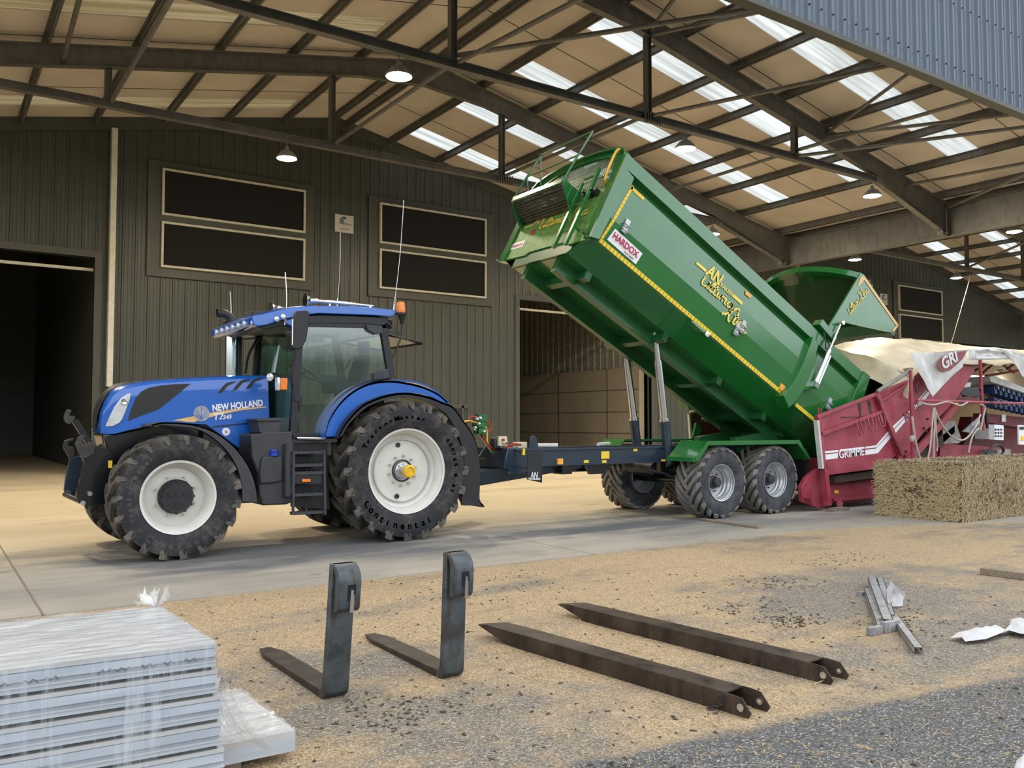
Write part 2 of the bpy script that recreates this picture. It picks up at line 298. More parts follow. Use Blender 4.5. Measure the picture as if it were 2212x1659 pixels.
# ---------------- mesh builder
class MB:
    def __init__(s, T=None): s.v = []; s.f = []; s.mi = []; s.k = 0; s.T = T
    def add(s, vs, fs):
        o = len(s.v)
        for p in vs:
            p = Vector(p); s.v.append(s.T @ p if s.T else p)
        for f in fs: s.f.append([o+i for i in f]); s.mi.append(s.k)
        return s
    def hexa(s, p):   # 0-3 bottom ring, 4-7 top ring
        return s.add(p, [(0,3,2,1),(4,5,6,7),(0,1,5,4),(1,2,6,5),(2,3,7,6),(3,0,4,7)])
    def box(s, x0, x1, y0, y1, z0, z1):
        return s.hexa([(x0,y0,z0),(x1,y0,z0),(x1,y1,z0),(x0,y1,z0),(x0,y0,z1),(x1,y0,z1),(x1,y1,z1),(x0,y1,z1)])
    def pr(s, poly, vec):      # extrude 3-D polygon along vec
        n = len(poly); vec = Vector(vec); a = [Vector(p) for p in poly]; b = [p+vec for p in a]
        return s.add(a+b, [list(range(n))[::-1], list(range(n, 2*n))]+[(i, (i+1) % n, n+(i+1) % n, n+i) for i in range(n)])
    def py(s, poly, y0, y1):   # polygon of (x,z)
        return s.pr([(x, y0, z) for x, z in poly], (0, y1-y0, 0))
    def pz(s, poly, z0, z1):
        return s.pr([(x, y, z0) for x, y in poly], (0, 0, z1-z0))
    def px(s, poly, x0, x1):
        return s.pr([(x0, y, z) for y, z in poly], (x1-x0, 0, 0))
    def bar(s, p, q, w, h=None, up=(0, 0, 1)):
        p = Vector(p); q = Vector(q); h = h or w; d = (q-p).normalized(); up = Vector(up)
        if abs(d.dot(up)) > 0.98: up = Vector((0, 1, 0)) if abs(d.y) < 0.9 else Vector((1, 0, 0))
        a = d.cross(up).normalized()*w/2; b = a.cross(d).normalized()*h/2
        return s.hexa([p-a-b, q-a-b, q+a-b, p+a-b, p-a+b, q-a+b, q+a+b, p+a+b])
    def tube(s, pts, r, n=8, closed=False, caps=True):
        pts = [Vector(p) for p in pts]; m = len(pts); rs = r if isinstance(r, (list, tuple)) else [r]*m
        up = Vector((0.13, 0.31, 0.94)); vs = []; prev = None
        for i, p in enumerate(pts):
            a = pts[(i-1) % m] if (closed or i > 0) else p; b = pts[(i+1) % m] if (closed or i < m-1) else p
            d = (b-a).normalized()
            x = (prev - d*prev.dot(d)) if prev is not None else d.cross(up)
            if x.length < 1e-5: x = d.orthogonal()
            x.normalize(); prev = x; y = d.cross(x)
            for k in range(n):
                t = 2*math.pi*k/n; vs.append(p+(x*math.cos(t)+y*math.sin(t))*rs[i])
        fs = []
        for i in range(m if closed else m-1):
            for k in range(n):
                j = (i+1) % m; fs.append((i*n+k, i*n+(k+1) % n, j*n+(k+1) % n, j*n+k))
        if not closed and caps: fs += [list(range(n))[::-1], list(range((m-1)*n, m*n))]
        return s.add(vs, fs)
    def cyl(s, p, q, r, n=16, r2=None): return s.tube([p, q], [r, r if r2 is None else r2], n)
    def lathe(s, c, ax, prof, n=32, closed=False):   # prof (r, a) along axis ax
        c = Vector(c); ax = Vector(ax).normalized(); x = ax.orthogonal().normalized()
        if abs(ax.y) > 0.9: x = Vector((-1, 0, 0))
        y = ax.cross(x); vs = []; m = len(prof)
        for r, a in prof:
            for k in range(n):
                t = 2*math.pi*k/n; vs.append(c+ax*a+(x*math.cos(t)+y*math.sin(t))*r)
        fs = [(i*n+k, i*n+(k+1) % n, ((i+1) % m)*n+(k+1) % n, ((i+1) % m)*n+k) for i in range(m if closed else m-1) for k in range(n)]
        if not closed:
            if prof[0][0] > 1e-4: fs.append(list(range(n))[::-1])
            if prof[-1][0] > 1e-4: fs.append(list(range((m-1)*n, m*n)))
        return s.add(vs, fs)
    def loft(s, rings, close_ring=True, caps=True):
        n = len(rings[0]); vs = [p for r in rings for p in r]; fs = []
        for i in range(len(rings)-1):
            for k in range(n if close_ring else n-1):
                fs.append((i*n+k, i*n+(k+1) % n, (i+1)*n+(k+1) % n, (i+1)*n+k))
        if caps and close_ring: fs += [list(range(n))[::-1], list(range((len(rings)-1)*n, len(rings)*n))]
        return s.add(vs, fs)
    def sheet(s, rows, th=None):     # grid of points; th = thickness vector
        n = len(rows[0]); a = [Vector(p) for r in rows for p in r]; m = len(rows)
        q = [(i*n+k, i*n+k+1, (i+1)*n+k+1, (i+1)*n+k) for i in range(m-1) for k in range(n-1)]
        if th is None: return s.add(a, q)
        th = Vector(th); b = [p+th for p in a]; o = len(a)
        fs = q+[tuple(o+i for i in f[::-1]) for f in q]
        bd = [i for i in range(n)]+[i*n+n-1 for i in range(1, m)]+[(m-1)*n+k for k in range(n-2, -1, -1)]+[i*n for i in range(m-2, 0, -1)]
        fs += [(bd[i], bd[(i+1) % len(bd)], o+bd[(i+1) % len(bd)], o+bd[i]) for i in range(len(bd))]
        return s.add(a+b, fs)
    def build(s, name, m, root=None, parent=None, bevel=0, sharp=32, sub=0, loc=None, flat=False, recalc=True, **props):
        me = bpy.data.meshes.new(name)
        if root is not None: off = root_loc(root)
        elif loc is not None: off = Vector(loc)
        else:
            xs = [p.x for p in s.v]; ys = [p.y for p in s.v]; zs = [p.z for p in s.v]
            off = Vector(((min(xs)+max(xs))/2, (min(ys)+max(ys))/2, min(zs)))
        me.from_pydata([tuple(p-off) for p in s.v], [], s.f)
        for x in (m if isinstance(m, (list, tuple)) else [m]): me.materials.append(MATS[x] if isinstance(x, str) else x)
        me.polygons.foreach_set('material_index', s.mi)
        if recalc:
            bm = bmesh.new(); bm.from_mesh(me); bmesh.ops.recalc_face_normals(bm, faces=bm.faces); bm.to_mesh(me); bm.free()
        if not flat:
            me.polygons.foreach_set('use_smooth', [True]*len(me.polygons)); me.set_sharp_from_angle(angle=R(sharp))
        me.update()
        o = bpy.data.objects.new(name, me); C.objects.link(o)
        if root is not None: o.parent = parent or root
        else: o.location = off
        if bevel:
            b = o.modifiers.new('b', 'BEVEL'); b.width = bevel; b.segments = 2; b.limit_method = 'ANGLE'; b.angle_limit = R(40)
        if sub: b = o.modifiers.new('s', 'SUBSURF'); b.levels = sub; b.render_levels = sub
        for k, v in props.items(): o[k] = v
        return o
def root_loc(r): return Vector(r['_loc']) if '_loc' in r else r.location
def thing(name, loc, label, cat, group=None):
    o = bpy.data.objects.new(name, None); C.objects.link(o); o.location = loc; o.empty_display_size = 0.1
    o['label'] = label; o['category'] = cat
    if group: o['group'] = group
    return o
def tag(o, label, cat, group=None, kind=None):
    o['label'] = label; o['category'] = cat
    if group: o['group'] = group
    if kind: o['kind'] = kind
    return o
def struct(o): o['kind'] = 'structure'; return o
def dup(o, parent=None):
    c = o.copy(); C.objects.link(c)
    if parent is not None: c.parent = parent
    for ch in [x for x in o.children]: dup(ch, c)
    return c
def text_obj(body, name, m, root, parent, org, xd, ud, size, offset=0.0, shear=0.0, thick=0.004, align='LEFT', spacing=1.0, xs=1.0, fit=None):
    cu = bpy.data.curves.new('t', 'FONT'); cu.body = body; cu.size = size; cu.offset = offset; cu.shear = shear
    cu.extrude = thick/2; cu.align_x = align; cu.space_character = spacing; cu.resolution_u = 3
    t = bpy.data.objects.new('t', cu); C.objects.link(t); dg = bpy.context.evaluated_depsgraph_get(); dg.update()
    me = bpy.data.meshes.new_from_object(t.evaluated_get(dg)); bpy.data.objects.remove(t); bpy.data.curves.remove(cu)
    xd = Vector(xd).normalized(); ud = Vector(ud); ud = (ud-xd*ud.dot(xd)).normalized(); nd = xd.cross(ud); off = root_loc(root)
    if fit:
        w = max(v.co.x for v in me.vertices)-min(v.co.x for v in me.vertices); xs = fit/w
    for v in me.vertices:
        p = Vector(org)+xd*v.co.x*xs+ud*v.co.y+nd*v.co.z; v.co = p-off
    me.materials.clear(); me.materials.append(MATS[m]); me.name = name
    o = bpy.data.objects.new(name, me); C.objects.link(o); o.parent = parent or root; return o
def lerp(a, b, t): return a+(b-a)*t
def interp(pts, x):
    if x <= pts[0][0]: return pts[0][1]
    for (a, b), (c, d) in zip(pts, pts[1:]):
        if x <= c: return b+(d-b)*(x-a)/(c-a)
    return pts[-1][1]
def arc(pts, k=4):      # Catmull-Rom smoothing of an open polyline
    pts = [Vector(p) for p in pts]; out = []
    for i in range(len(pts)-1):
        p0 = pts[max(i-1, 0)]; p1 = pts[i]; p2 = pts[i+1]; p3 = pts[min(i+2, len(pts)-1)]
        for j in range(k):
            t = j/k; out.append(0.5*((2*p1)+(p2-p0)*t+(2*p0-5*p1+4*p2-p3)*t*t+(3*p1-p0-3*p2+p3)*t**3))
    out.append(pts[-1]); return out

# ================= the setting =================
APX = (-22.3, 12.7, 47.7, 82.7); WY = 30.3
def zr(x, z0=13.2):       # roof lining height
    return max(z0-0.2*abs(x-a) for a in APX)
FR = (9.5, 16.45, 23.4)
# ground: yard and concrete slab
g = MB(); g.box(-40, 80, -14, 9.0, -0.12, -0.012); struct(g.build('floor_yard', 'yard_ground', loc=(0, 0, 0)))
edge = [(-40, 8.27), (8.4, 8.27), (10.6, 8.3), (12.0, 8.15), (13.2, 7.75), (14.4, 7.25), (16.5, 6.6), (20, 5.9), (40, 4.0), (80, 3.5)]
g = MB(); g.pz(edge+[(80, 52), (-40, 52)], -0.25, 0.0); struct(g.build('floor_slab', 'concrete_slab', loc=(0, 0, 0)))
# back wall: cladding sections with openings (x0, x1, zfrom)
def cladding(mb, x0, x1, zb, ztop, y, pitch=0.4, rib=0.035, inward=-1):
    xs = []; k0 = math.floor(x0/pitch)
    for k in range(k0, int(x1/pitch)+2):
        for o, d in ((0.0, 0), (0.025, 1), (0.07, 1), (0.095, 0), (0.19, 0), (0.2, 0.3), (0.215, 0.3), (0.225, 0), (0.31, 0), (0.32, 0.3), (0.335, 0.3), (0.345, 0)):
            x = k*pitch+o
            if x0 < x < x1: xs.append((x, d))
    xs = [(x0, 0)]+xs+[(x1, 0)]
    rows = [[(x, y+inward*rib*(0.0 if d == 0 else d), zb) for x, d in xs], [(x, y+inward*rib*(0.0 if d == 0 else d), ztop(x)) for x, d in xs]]
    mb.sheet(rows, (0, 0.12*(-inward), 0))
top = lambda x: zr(x)+0.02
SEC = [(-22, -20.3), (-12.6, -4.9), (-3.3, None)]
wb = MB()
DOORS = [(-3.3, 4.41), (21.03, 28.72), (31.7, 39.4), (56.0, 63.7)]
x = -22.0; segs = []
for a, b in DOORS: segs.append((x, a)); x = b
segs.append((x, 80.0))
for n_, (a, b) in enumerate(segs):
    m = MB(); cladding(m, a, b, 0.0, top, WY); struct(m.build('wall_back', 'wall_cladding', loc=(a, WY, 0), flat=True))
for a, b in DOORS:
    m = MB(); cladding(m, a, b, 6.95, top, WY); struct(m.build('wall_back', 'wall_cladding', loc=(a, WY, 6.95), flat=True))
    m = MB()
    for s_, e_ in (((a-0.22, a), (0, 7.15)), ((b, b+0.22), (0, 7.15))): m.box(s_[0], s_[1], WY-0.06, WY+0.25, e_[0], e_[1])
    m.box(a, b, WY-0.06, WY+0.25, 6.95, 7.17); m.k = 1; m.box(a, b, WY+0.25, WY+0.33, 6.55, 6.64)
    struct(m.build('trim_door', ['wall_trim', 'frame_white'], loc=(a, WY, 0)))
# verge trim along the top of the back wall
m = MB()
for xa, xb in ((-4.8, 12.7), (12.7, 30.2), (30.2, 47.7), (47.7, 65.2)):
    m.pr([(xa, WY-0.05, zr(xa)-0.42), (xb, WY-0.05, zr(xb)-0.42), (xb, WY-0.05, zr(xb)), (xa, WY-0.05, zr(xa))], (0, 0.04, 0))
struct(m.build('trim_verge', 'wall_trim', loc=(12.7, WY, 10)))
# store interiors behind the doors
m = MB(); m.box(28.3, 28.6, WY+0.35, 50, 0, 4.35)
m.k = 1
for z in (1.15, 2.2, 3.28): m.box(28.28, 28.3, WY+0.4, 50, z-0.012, z+0.012)
for y in (33.0, 37.0, 41.0): m.box(28.28, 28.3, y-0.02, y+0.02, 0, 4.35)
struct(m.build('wall_store_side', ['concrete_panel', 'wall_trim'], loc=(28.3, WY, 0)))
m = MB(); rows = [[], []]
y = WY+0.35
while y < 50:
    for o, d in ((0, 0), (0.03, 0.04), (0.10, 0.04), (0.13, 0)):
        rows[0].append((28.45-d, y+o, 4.35)); rows[1].append((28.45-d, y+o, 9.4))
    y += 0.5
m.sheet(rows, (0.1, 0, 0)); struct(m.build('wall_store_upper', 'plywood_grey', loc=(28.4, WY, 4), flat=True))
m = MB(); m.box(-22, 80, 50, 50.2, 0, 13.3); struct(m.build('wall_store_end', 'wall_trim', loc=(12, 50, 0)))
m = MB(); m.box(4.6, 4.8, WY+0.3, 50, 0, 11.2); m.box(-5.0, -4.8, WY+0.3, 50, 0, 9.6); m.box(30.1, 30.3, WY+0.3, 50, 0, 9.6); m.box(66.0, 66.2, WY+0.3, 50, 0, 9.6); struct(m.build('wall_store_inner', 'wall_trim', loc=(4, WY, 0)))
# roof lining with rooflight strips
STRIPS = [(y, y+1.0) for y in (10.25, 13.85, 17.45, 21.05, 24.75, 28.2)]
def roofslab(mb, x0, x1, y0, y1, dz=0.0, th=0.06):
    mb.pr([(x0, y0, zr(x0)+dz), (x1, y0, zr(x1)+dz), (x1, y0, zr(x1)+dz+th), (x0, y0, zr(x0)+dz+th)], (0, y1-y0, 0))
for a in APX:
    for sgn in (-1, 1):
        xs = sorted((a, a+sgn*17.5)); ridge = a; r0, r1 = (a+2.15, a+14.85) if sgn > 0 else (a-14.85, a-2.35)
        m = MB(); y = 9.3
        for s0, s1 in STRIPS:
            roofslab(m, xs[0], xs[1], y, s0); y = s1
            if sgn > 0: roofslab(m, xs[0], r0, s0, s1); roofslab(m, r1, xs[1], s0, s1)
            else: roofslab(m, xs[0], r0, s0, s1); roofslab(m, r1, xs[1], s0, s1)
        roofslab(m, xs[0], xs[1], y, 50)
        struct(m.build('ceiling_lining', 'roof_lining', loc=(a, 9.3, 10), flat=True))
        m = MB()
        for s0, s1 in STRIPS: 
            rows = [[], []]; n = 21
            for k in range(n):
                yy = s0+(s1-s0)*k/(n-1); d = 0.012*(1 if k % 4 < 2 else 0)
                rows[0].append((r0, yy, zr(r0)+0.015+d)); rows[1].append((r1, yy, zr(r1)+0.015+d))
            m.sheet(rows)
        struct(m.build('ceiling_rooflight', 'rooflight' if sgn > 0 else 'rooflight_dirty', loc=(a, 9.3, 10), flat=True, recalc=False))
# thin lining seams
m = MB()
for y in (12.6, 16.2, 19.9, 23.55, 27.35):
    for a, b in ((-4.8, 12.7), (12.7, 30.2), (30.2, 47.7), (47.7, 65.2)): m.bar((a, y, zr(a)-0.005), (b, y, zr(b)-0.005), 0.025, 0.012)
struct(m.build('ceiling_seams', 'wall_trim', loc=(12.7, 9.5, 10)))
# purlins
def i_beam(mb, p, q, depth, width, tf=0.02, tw=0.014, up=(0, 0, 1), d2=None):
    p = Vector(p); q = Vector(q); u = Vector(up); d2 = d2 or depth; side = (q-p).normalized().cross(u).normalized()*width/2
    for s_ in (0, 1):      # flanges measured down from the top line
        a = p-u*(depth if s_ else 0); b = q-u*(d2 if s_ else 0); o = u*(tf if s_ else -tf)
        mb.hexa([a-side, b-side, b+side, a+side, a-side+o, b-side+o, b+side+o, a+side+o])
    n = side.normalized()*tw/2
    a = p-u*tf; b = q-u*tf; c = q-u*(d2-tf); d = p-u*(depth-tf)
    mb.hexa([d-n, c-n, c+n, d+n, a-n, b-n, b+n, a+n])
for a in (-22.3, 12.7, 47.7):
    offs = [0.35]+[2.12+2.08*k for k in range(7)]+[16.9]
    for o in offs:
        for sg in (-1, 1):
            x = a+sg*o
            if x < -13 or x > 64: continue
            m = MB(); z = zr(x)
            m.box(x-0.03, x-0.022, 9.5, WY-0.1, z-0.24, z-0.005); m.box(x-0.03, x+0.05, 9.5, WY-0.1, z-0.24, z-0.225); m.box(x+0.042, x+0.05, 9.5, WY-0.1, z-0.24, z-0.20); m.box(x-0.10, x-0.03, 9.5, WY-0.1, z-0.02, z-0.005)
            tag(m.build('purlin', 'frame_steel', flat=True), 'long steel purlin running under the beige roof lining from the fascia to the back wall', 'roof beam', 'purlins of the canopy roof')
# portal frames: rafters, flat ties, hangers
def zrt(x): return zr(x)-0.25
names = {9.5: 'front', 16.45: 'middle', 23.4: 'rear'}
for Y in FR:
    for a in (12.7, 47.7):
        bay = 'left bay' if a == 12.7 else 'right bay'
        t = thing('portal_frame', (a, Y, 9.5), 'grey steel portal frame with tie and hangers, %s of the canopy, %s row' % (bay, names[Y]), 'roof truss', 'portal frames of the canopy')
        for sg in (-1, 1):
            m = MB(); p0 = (a, Y, zrt(a)); e = a+sg*17.3
            i_beam(m, p0, (a+sg*2.2, Y, zrt(a+sg*2.2)), 0.80, 0.2, d2=0.56)
            i_beam(m, (a+sg*2.2, Y, zrt(a+sg*2.2)), (a+sg*13.0, Y, zrt(a+sg*13.0)), 0.56, 0.2)
            i_beam(m, (a+sg*13.0, Y, zrt(a+sg*13.0)), (e, Y, zrt(e)), 0.56, 0.2, d2=1.10)
            m.build('rafter', 'frame_steel', t, flat=True)
            if Y > 10:
                m = MB(); m.bar((a+sg*12.95, Y, 9.62), (a+sg*17.1, Y, 8.42), 0.2, 0.05); m.box(a+sg*17.0-0.1, a+sg*17.0+0.1, Y-0.1, Y+0.1, 8.3, 8.5); m.build('knee_brace', 'frame_steel', t)
        if Y > 10:
            m = MB()
            i_beam(m, (a-13.1, Y, 9.76), (a+13.1, Y, 9.76), 0.2, 0.2, 0.016, 0.012)
            for k in range(7):
                for dx_ in (0,): 
                    m.box(a+2.65+k*0.09, a+2.68+k*0.09, Y-0.13, Y-0.08, 9.50, 9.79)
            m.build('tie_beam', 'frame_steel', t, flat=True)
            for k in (-9.0, -3.02, 2.93, 8.96):
                x = a+k; m = MB(); i_beam(m, (x-0.0, Y, zrt(x)-0.5), (x, Y, 9.72), 0.16, 0.16, 0.012, 0.01, up=(1, 0, 0)); m.build('hanger', 'frame_steel', t, flat=True)
# valley beams
for X, lab in ((-4.8, 'left'), (30.2, 'right'), (65.2, 'far right')):
    m = MB(); i_beam(m, (X, 9.5, 9.42), (X, WY-0.1, 9.42), 1.12, 0.3, 0.03, 0.02)
    for Y in FR[1:]: m.box(X-0.14, X+0.14, Y-0.012, Y+0.012, 8.34, 9.4)
    tag(m.build('valley_beam', 'frame_steel', flat=True), 'deep grey steel valley beam carrying the rafters, %s of the bays' % lab, 'roof beam')
m = MB(); i_beam(m, (30.2, WY-0.25, 9.42), (30.2, WY-0.1, 9.42), 0.6, 0.3)
# wind bracing tubes in the roof and between ties
def brace(p, q, r=0.055):
    m = MB(); m.cyl(p, q, r, 10); tag(m.build('bracing_tube', 'frame_steel'), 'round steel bracing tube running diagonally between roof frames', 'roof brace', 'diagonal bracing tubes of the canopy')
def b2(x0, y0, x1, y1, z0=None, z1=None):
    brace((x0, y0, z0 if z0 else zr(x0)-0.42), (x1, y1, z1 if z1 else zr(x1)-0.42))
b2(9.7, 16.55, 9.7, 23.3, 9.78, 9.78); b2(15.63, 16.55, 15.63, 23.3, 9.78, 9.78); b2(21.66, 16.55, 21.66, 23.3, 9.9, 9.9)
b2(15.63, 16.45, 18.6, 9.5, 11.9, 11.55); b2(15.63, 16.45, 18.5, 9.5, 9.72, 9.72); b2(23.16, 16.45, 20.1, 9.5, 10.7, 11.2); b2(23.2, 16.45, 25.7, 9.5, 10.65, 10.05)
b2(21.66, 16.45, 25.7, 9.5, 9.72, 9.72); b2(21.66, 16.45, 21.66, 9.5, 9.9, 9.72); b2(15.63, 16.45, 12.9, 9.5, 12.0, 12.4)
b2(9.7, 16.45, 14.3, 9.5, 9.9, 9.72); b2(9.7, 16.45, 10.5, 9.5, 9.72, 9.72); b2(27.5, 16.45, 28.6, 9.5, 9.75, 9.65); b2(30.0, 16.45, 27.6, 9.5, 9.3, 9.9)
b2(3.7, 16.45, 3.7, 23.4, 9.72, 9.72); b2(2.2, 16.45, 2.6, 23.4, 9.75, 10.55)
b2(38.7, 16.45, 44.7, 23.4, 9.75, 9.75); b2(44.7, 16.45, 50.6, 23.4, 9.75, 9.75)
# lamps hanging under the ties
def lamp(x, y, i):
    t = thing('high_bay_lamp', (x, y, 8.98), 'lit round warm-white lamp under the roof tie, %s' % i, 'lamp', 'high bay lamps under the ties')
    m = MB(); m.lathe((x, y, 9.1), (0, 0, 1), [(0.05, 0.32), (0.07, 0.22), (0.16, 0.18), (0.28, 0.03), (0.29, -0.02), (0.275, -0.02), (0.265, 0.02), (0.0, 0.05)], 20); m.cyl((x, y, 9.4), (x, y, 9.56), 0.012, 6); m.build('housing', 'lamp_housing', t)
    m = MB(); m.lathe((x, y, 9.1), (0, 0, 1), [(0.0, -0.07), (0.10, -0.065), (0.19, -0.042), (0.26, 0.01), (0.0, 0.03)], 20); m.build('lit_lens', 'lamp_glow', t)
for y, rowname in ((16.45, 'middle frame'), (23.4, 'rear frame')):
    for x, w_ in ((-0.4, 'outermost on the left'), (8.27, 'left of the ridge'), (16.93, 'right of the ridge'), (25.55, 'beside the valley beam'), (34.9, 'just past the valley beam'), (43.55, 'in the right bay'), (52.3, 'far in the right bay')):
        lamp(x, y, '%s, %s' % (rowname, w_))
# front fascia
m = MB(); cladding(m, -22, 64, 8.62, lambda x: zr(x)+0.3, 9.32, 0.34, 0.04)
struct(m.build('wall_fascia', 'fascia_cladding', loc=(12.7, 9.3, 8.6), flat=True))
m = MB(); m.box(-22, 64, 9.24, 9.46, 8.54, 8.63); struct(m.build('trim_fascia', 'wall_trim', loc=(12.7, 9.3, 8.5)))
m = MB(); rz = [(x*0.34+0.05, z) for x in range(28, 64) for z in (8.95, 10.3, 11.7, 13.0)]
for x, z in rz:
    if z < zr(x): m.cyl((x, 9.27, z), (x, 9.245, z), 0.018, 6)
struct(m.build('trim_fixings', 'black_plastic', loc=(12.7, 9.3, 8.6)))
# louvre panels on the back wall
def panels(ap, lab):
    for (x0, x1), side in (((ap-6.24, ap-1.40), 'left'), ((ap+1.74, ap+6.47), 'right')):
        for z0, z1, up in ((8.66, 10.10, 'upper'), (6.90, 8.30, 'lower')):
            t = thing('louvre_panel', ((x0+x1)/2, WY, z0), 'black %s ventilation panel in pale frame, %s of the sign on the %s gable' % (up, side, lab), 'vent panel', 'ventilation panels on the back wall')
            m = MB(); m.box(x0, x1, WY-0.16, WY-0.04, z0, z1); m.build('dark_infill', 'louvre_black', t)
            m = MB(); w_ = 0.07
            for a_ in ((x0-w_, x1+w_, z1, z1+w_), (x0-w_, x1+w_, z0-w_, z0), (x0-w_, x0, z0, z1), (x1, x1+w_, z0, z1)): m.box(a_[0], a_[1], WY-0.22, WY-0.03, a_[2], a_[3])
            m.build('pale_frame', 'frame_white', t)
        m = MB()
        m.box(x0-0.5, x1+0.45, WY-0.10, WY-0.02, 6.52, 10.42); struct(m.build('trim_panel', 'wall_trim', loc=((x0+x1)/2, WY, 6.5)))
panels(12.7, 'left'); panels(47.7, 'right')
for ap, lab in ((12.7, 'left'), (47.7, 'right')):
    t = thing('wall_sign', (ap+0.22, WY, 8.8), 'small white sign board with blue logo high on the %s gable wall' % lab, 'sign', 'contractor signs on the wall')
    m = MB(); m.box(ap-0.13, ap+0.62, WY-0.07, WY-0.04, 8.83, 9.50); bd = m.build('board', 'sign_white', t)
    m = MB(); y = WY-0.075; m.py([(ap+0.05, 9.18), (ap+0.22, 9.12), (ap+0.22, 9.34), (ap+0.08, 9.38)], y, y+0.004); m.k = 1; m.py([(ap+0.10, 9.36), (ap+0.2, 9.44), (ap+0.33, 9.40), (ap+0.30, 9.33), (ap+0.18, 9.37)], y, y+0.004)
    m.build('logo', ['sign_blue', 'black_plastic'], t, bd)
    text_obj('Bryan', 'lettering', 'black_plastic', t, bd, (ap+0.24, y, 9.13), (1, 0, 0), (0, 0, 1), 0.13)
    m = MB(); m.box(ap+0.08, ap+0.42, y, y+0.004, 8.955, 8.975); m.build('small_print', 'black_plastic', t, bd)
# white cable duct on the wall
m = MB(); m.box(4.80, 4.97, WY-0.30, WY-0.04, 2.8, 11.2)
for z in (8.2, 5.4): m.box(4.79, 4.98, WY-0.31, WY-0.03, z, z+0.03)
tag(m.build('cable_duct', 'pipe_white'), 'tall white cable duct running up the wall beside the left doorway', 'duct')
for k in range(3):
    m = MB(); x = 4.84+0.05*k; m.tube(arc([(x, WY-0.2, 2.8), (x+0.02, WY-0.25, 2.55), (x+0.25, WY-0.25, 2.35), (x+0.55, WY-0.2, 2.3), (x+0.65, WY-0.1, 0.0)]), 0.03, 6)
    tag(m.build('cable', 'hose_black'), 'black cable looping out of the bottom of the white duct', 'cable', 'cables below the duct')
m = MB(); m.box(17.0, 18.1, WY-0.12, WY-0.03, 0, 2.25); struct(m.build('door_1', 'black_plastic', loc=(17.5, WY, 0)))
m = MB()
for b_ in ((16.9, 17.0, 0, 2.35), (18.1, 18.2, 0, 2.35), (16.9, 18.4, 2.25, 2.4)): m.box(b_[0], b_[1], WY-0.14, WY-0.02, b_[2], b_[3])
struct(m.build('trim_1', 'wall_trim', loc=(17.5, WY, 0)))

# ================= wheels =================
def ring_section(W, R, r, squash=1.0):
    h = W/2; d = 0.072 if W > 0.6 else (0.062 if R > 0.7 else 0.035)      # carcass section from inner bead to outer bead, (radius, axial)
    return [(r, -h*0.80), (r+0.03, -h*0.88), (lerp(r, R, 0.35), -h*1.0), (lerp(r, R, 0.62), -h*1.0), (lerp(r, R, 0.82), -h*0.93), (R-0.095, -h*0.86), (R-d, -h*0.5), (R-d, 0),
            (R-d, h*0.5), (R-0.095, h*0.86), (lerp(r, R, 0.82), h*0.93), (lerp(r, R, 0.62), h*1.0), (lerp(r, R, 0.35), h*1.0), (r+0.03, h*0.88), (r, h*0.80)]
def tyre(c, R, r, W, nl, sweep=0.34, lw=0.062, lh=0.065, big=True):
    c = Vector(c); t = MB(); t.lathe(c, (0, 1, 0), ring_section(W, R, r), 56, True)
    l = MB()
    for side in (-1, 1):
        for k in range(nl):
            a0 = 2*math.pi*(k+(0.5 if side > 0 else 0))/nl; st = []
            us = [-0.08, 0.15, 0.35, 0.55, 0.75, 0.92, 1.0, 1.0, 1.0] if big else [-0.12, 0.15, 0.4, 0.65, 0.88, 1.0, 1.0]
            for i, u in enumerate(us):
                a = a0+sweep*(max(u, 0)**0.85)+(0.02*(i-6) if i > 6 else 0)
                y = side*W/2*min(u, 1)*0.99; wd = lw*(0.75+0.35*max(u, 0))
                rt = R-0.010*u*u*u; rb = R-lh-0.045
                if i == len(us)-3 and big: y = side*W/2*0.985; rt = R-0.012; rb = R-0.12
                if i == len(us)-2: rt = R-(0.075 if big else 0.05); rb = R-0.13; y = side*W/2*1.0; wd = lw*1.1
                if i == len(us)-1: rt = R-(0.12 if big else 0.07); rb = R-0.18; y = side*W/2*(1.005); wd = lw*0.6
                q = []
                if i >= len(us)-2:     # down the sidewall
                    y0, y1 = y*0.90, y*1.02
                    for da, yy in ((-wd/2, y0), (-wd/2*0.8, y1), (wd/2*0.8, y1), (wd/2, y0)):
                        aa = a+da/R; q.append(c+Vector((-math.cos(aa)*rt, yy, math.sin(aa)*rt)))
                else:
                    for da, rr in ((-wd/2*1.25, rb), (-wd/2, rt), (wd/2, rt), (wd/2*1.25, rb)):
                        aa = a+da/R; q.append(c+Vector((-math.cos(aa)*rr, y, math.sin(aa)*rr)))
                st.append(q)
            l.loft(st)
    return t, l
def rim_front(c, r, W, yo, dish, hub_r):     # outward is -Y; yo = outer flange plane offset from c.y (negative)
    c = Vector(c); m = MB()
    prof = [(r-0.015, yo-0.012), (r+0.012, yo-0.02), (r+0.012, yo), (r-0.03, yo+0.03), (r-0.05, yo+dish*0.45), (r-0.065, yo+dish*0.55), (r-0.075, yo+dish*0.85), (r*0.80, yo+dish), (r*0.56, yo+dish*0.93), (hub_r*1.4, yo+dish*0.9), (hub_r, yo+dish*0.9), (hub_r*0.98, yo+dish+0.05), (r-0.05, yo+dish+0.05), (r-0.03, yo+dish+0.07), (r-0.01, W/2), (r+0.012, W/2), (r-0.0, yo+0.10)]
    m.lathe(c, (0, 1, 0), prof, 48, closed=True); return m
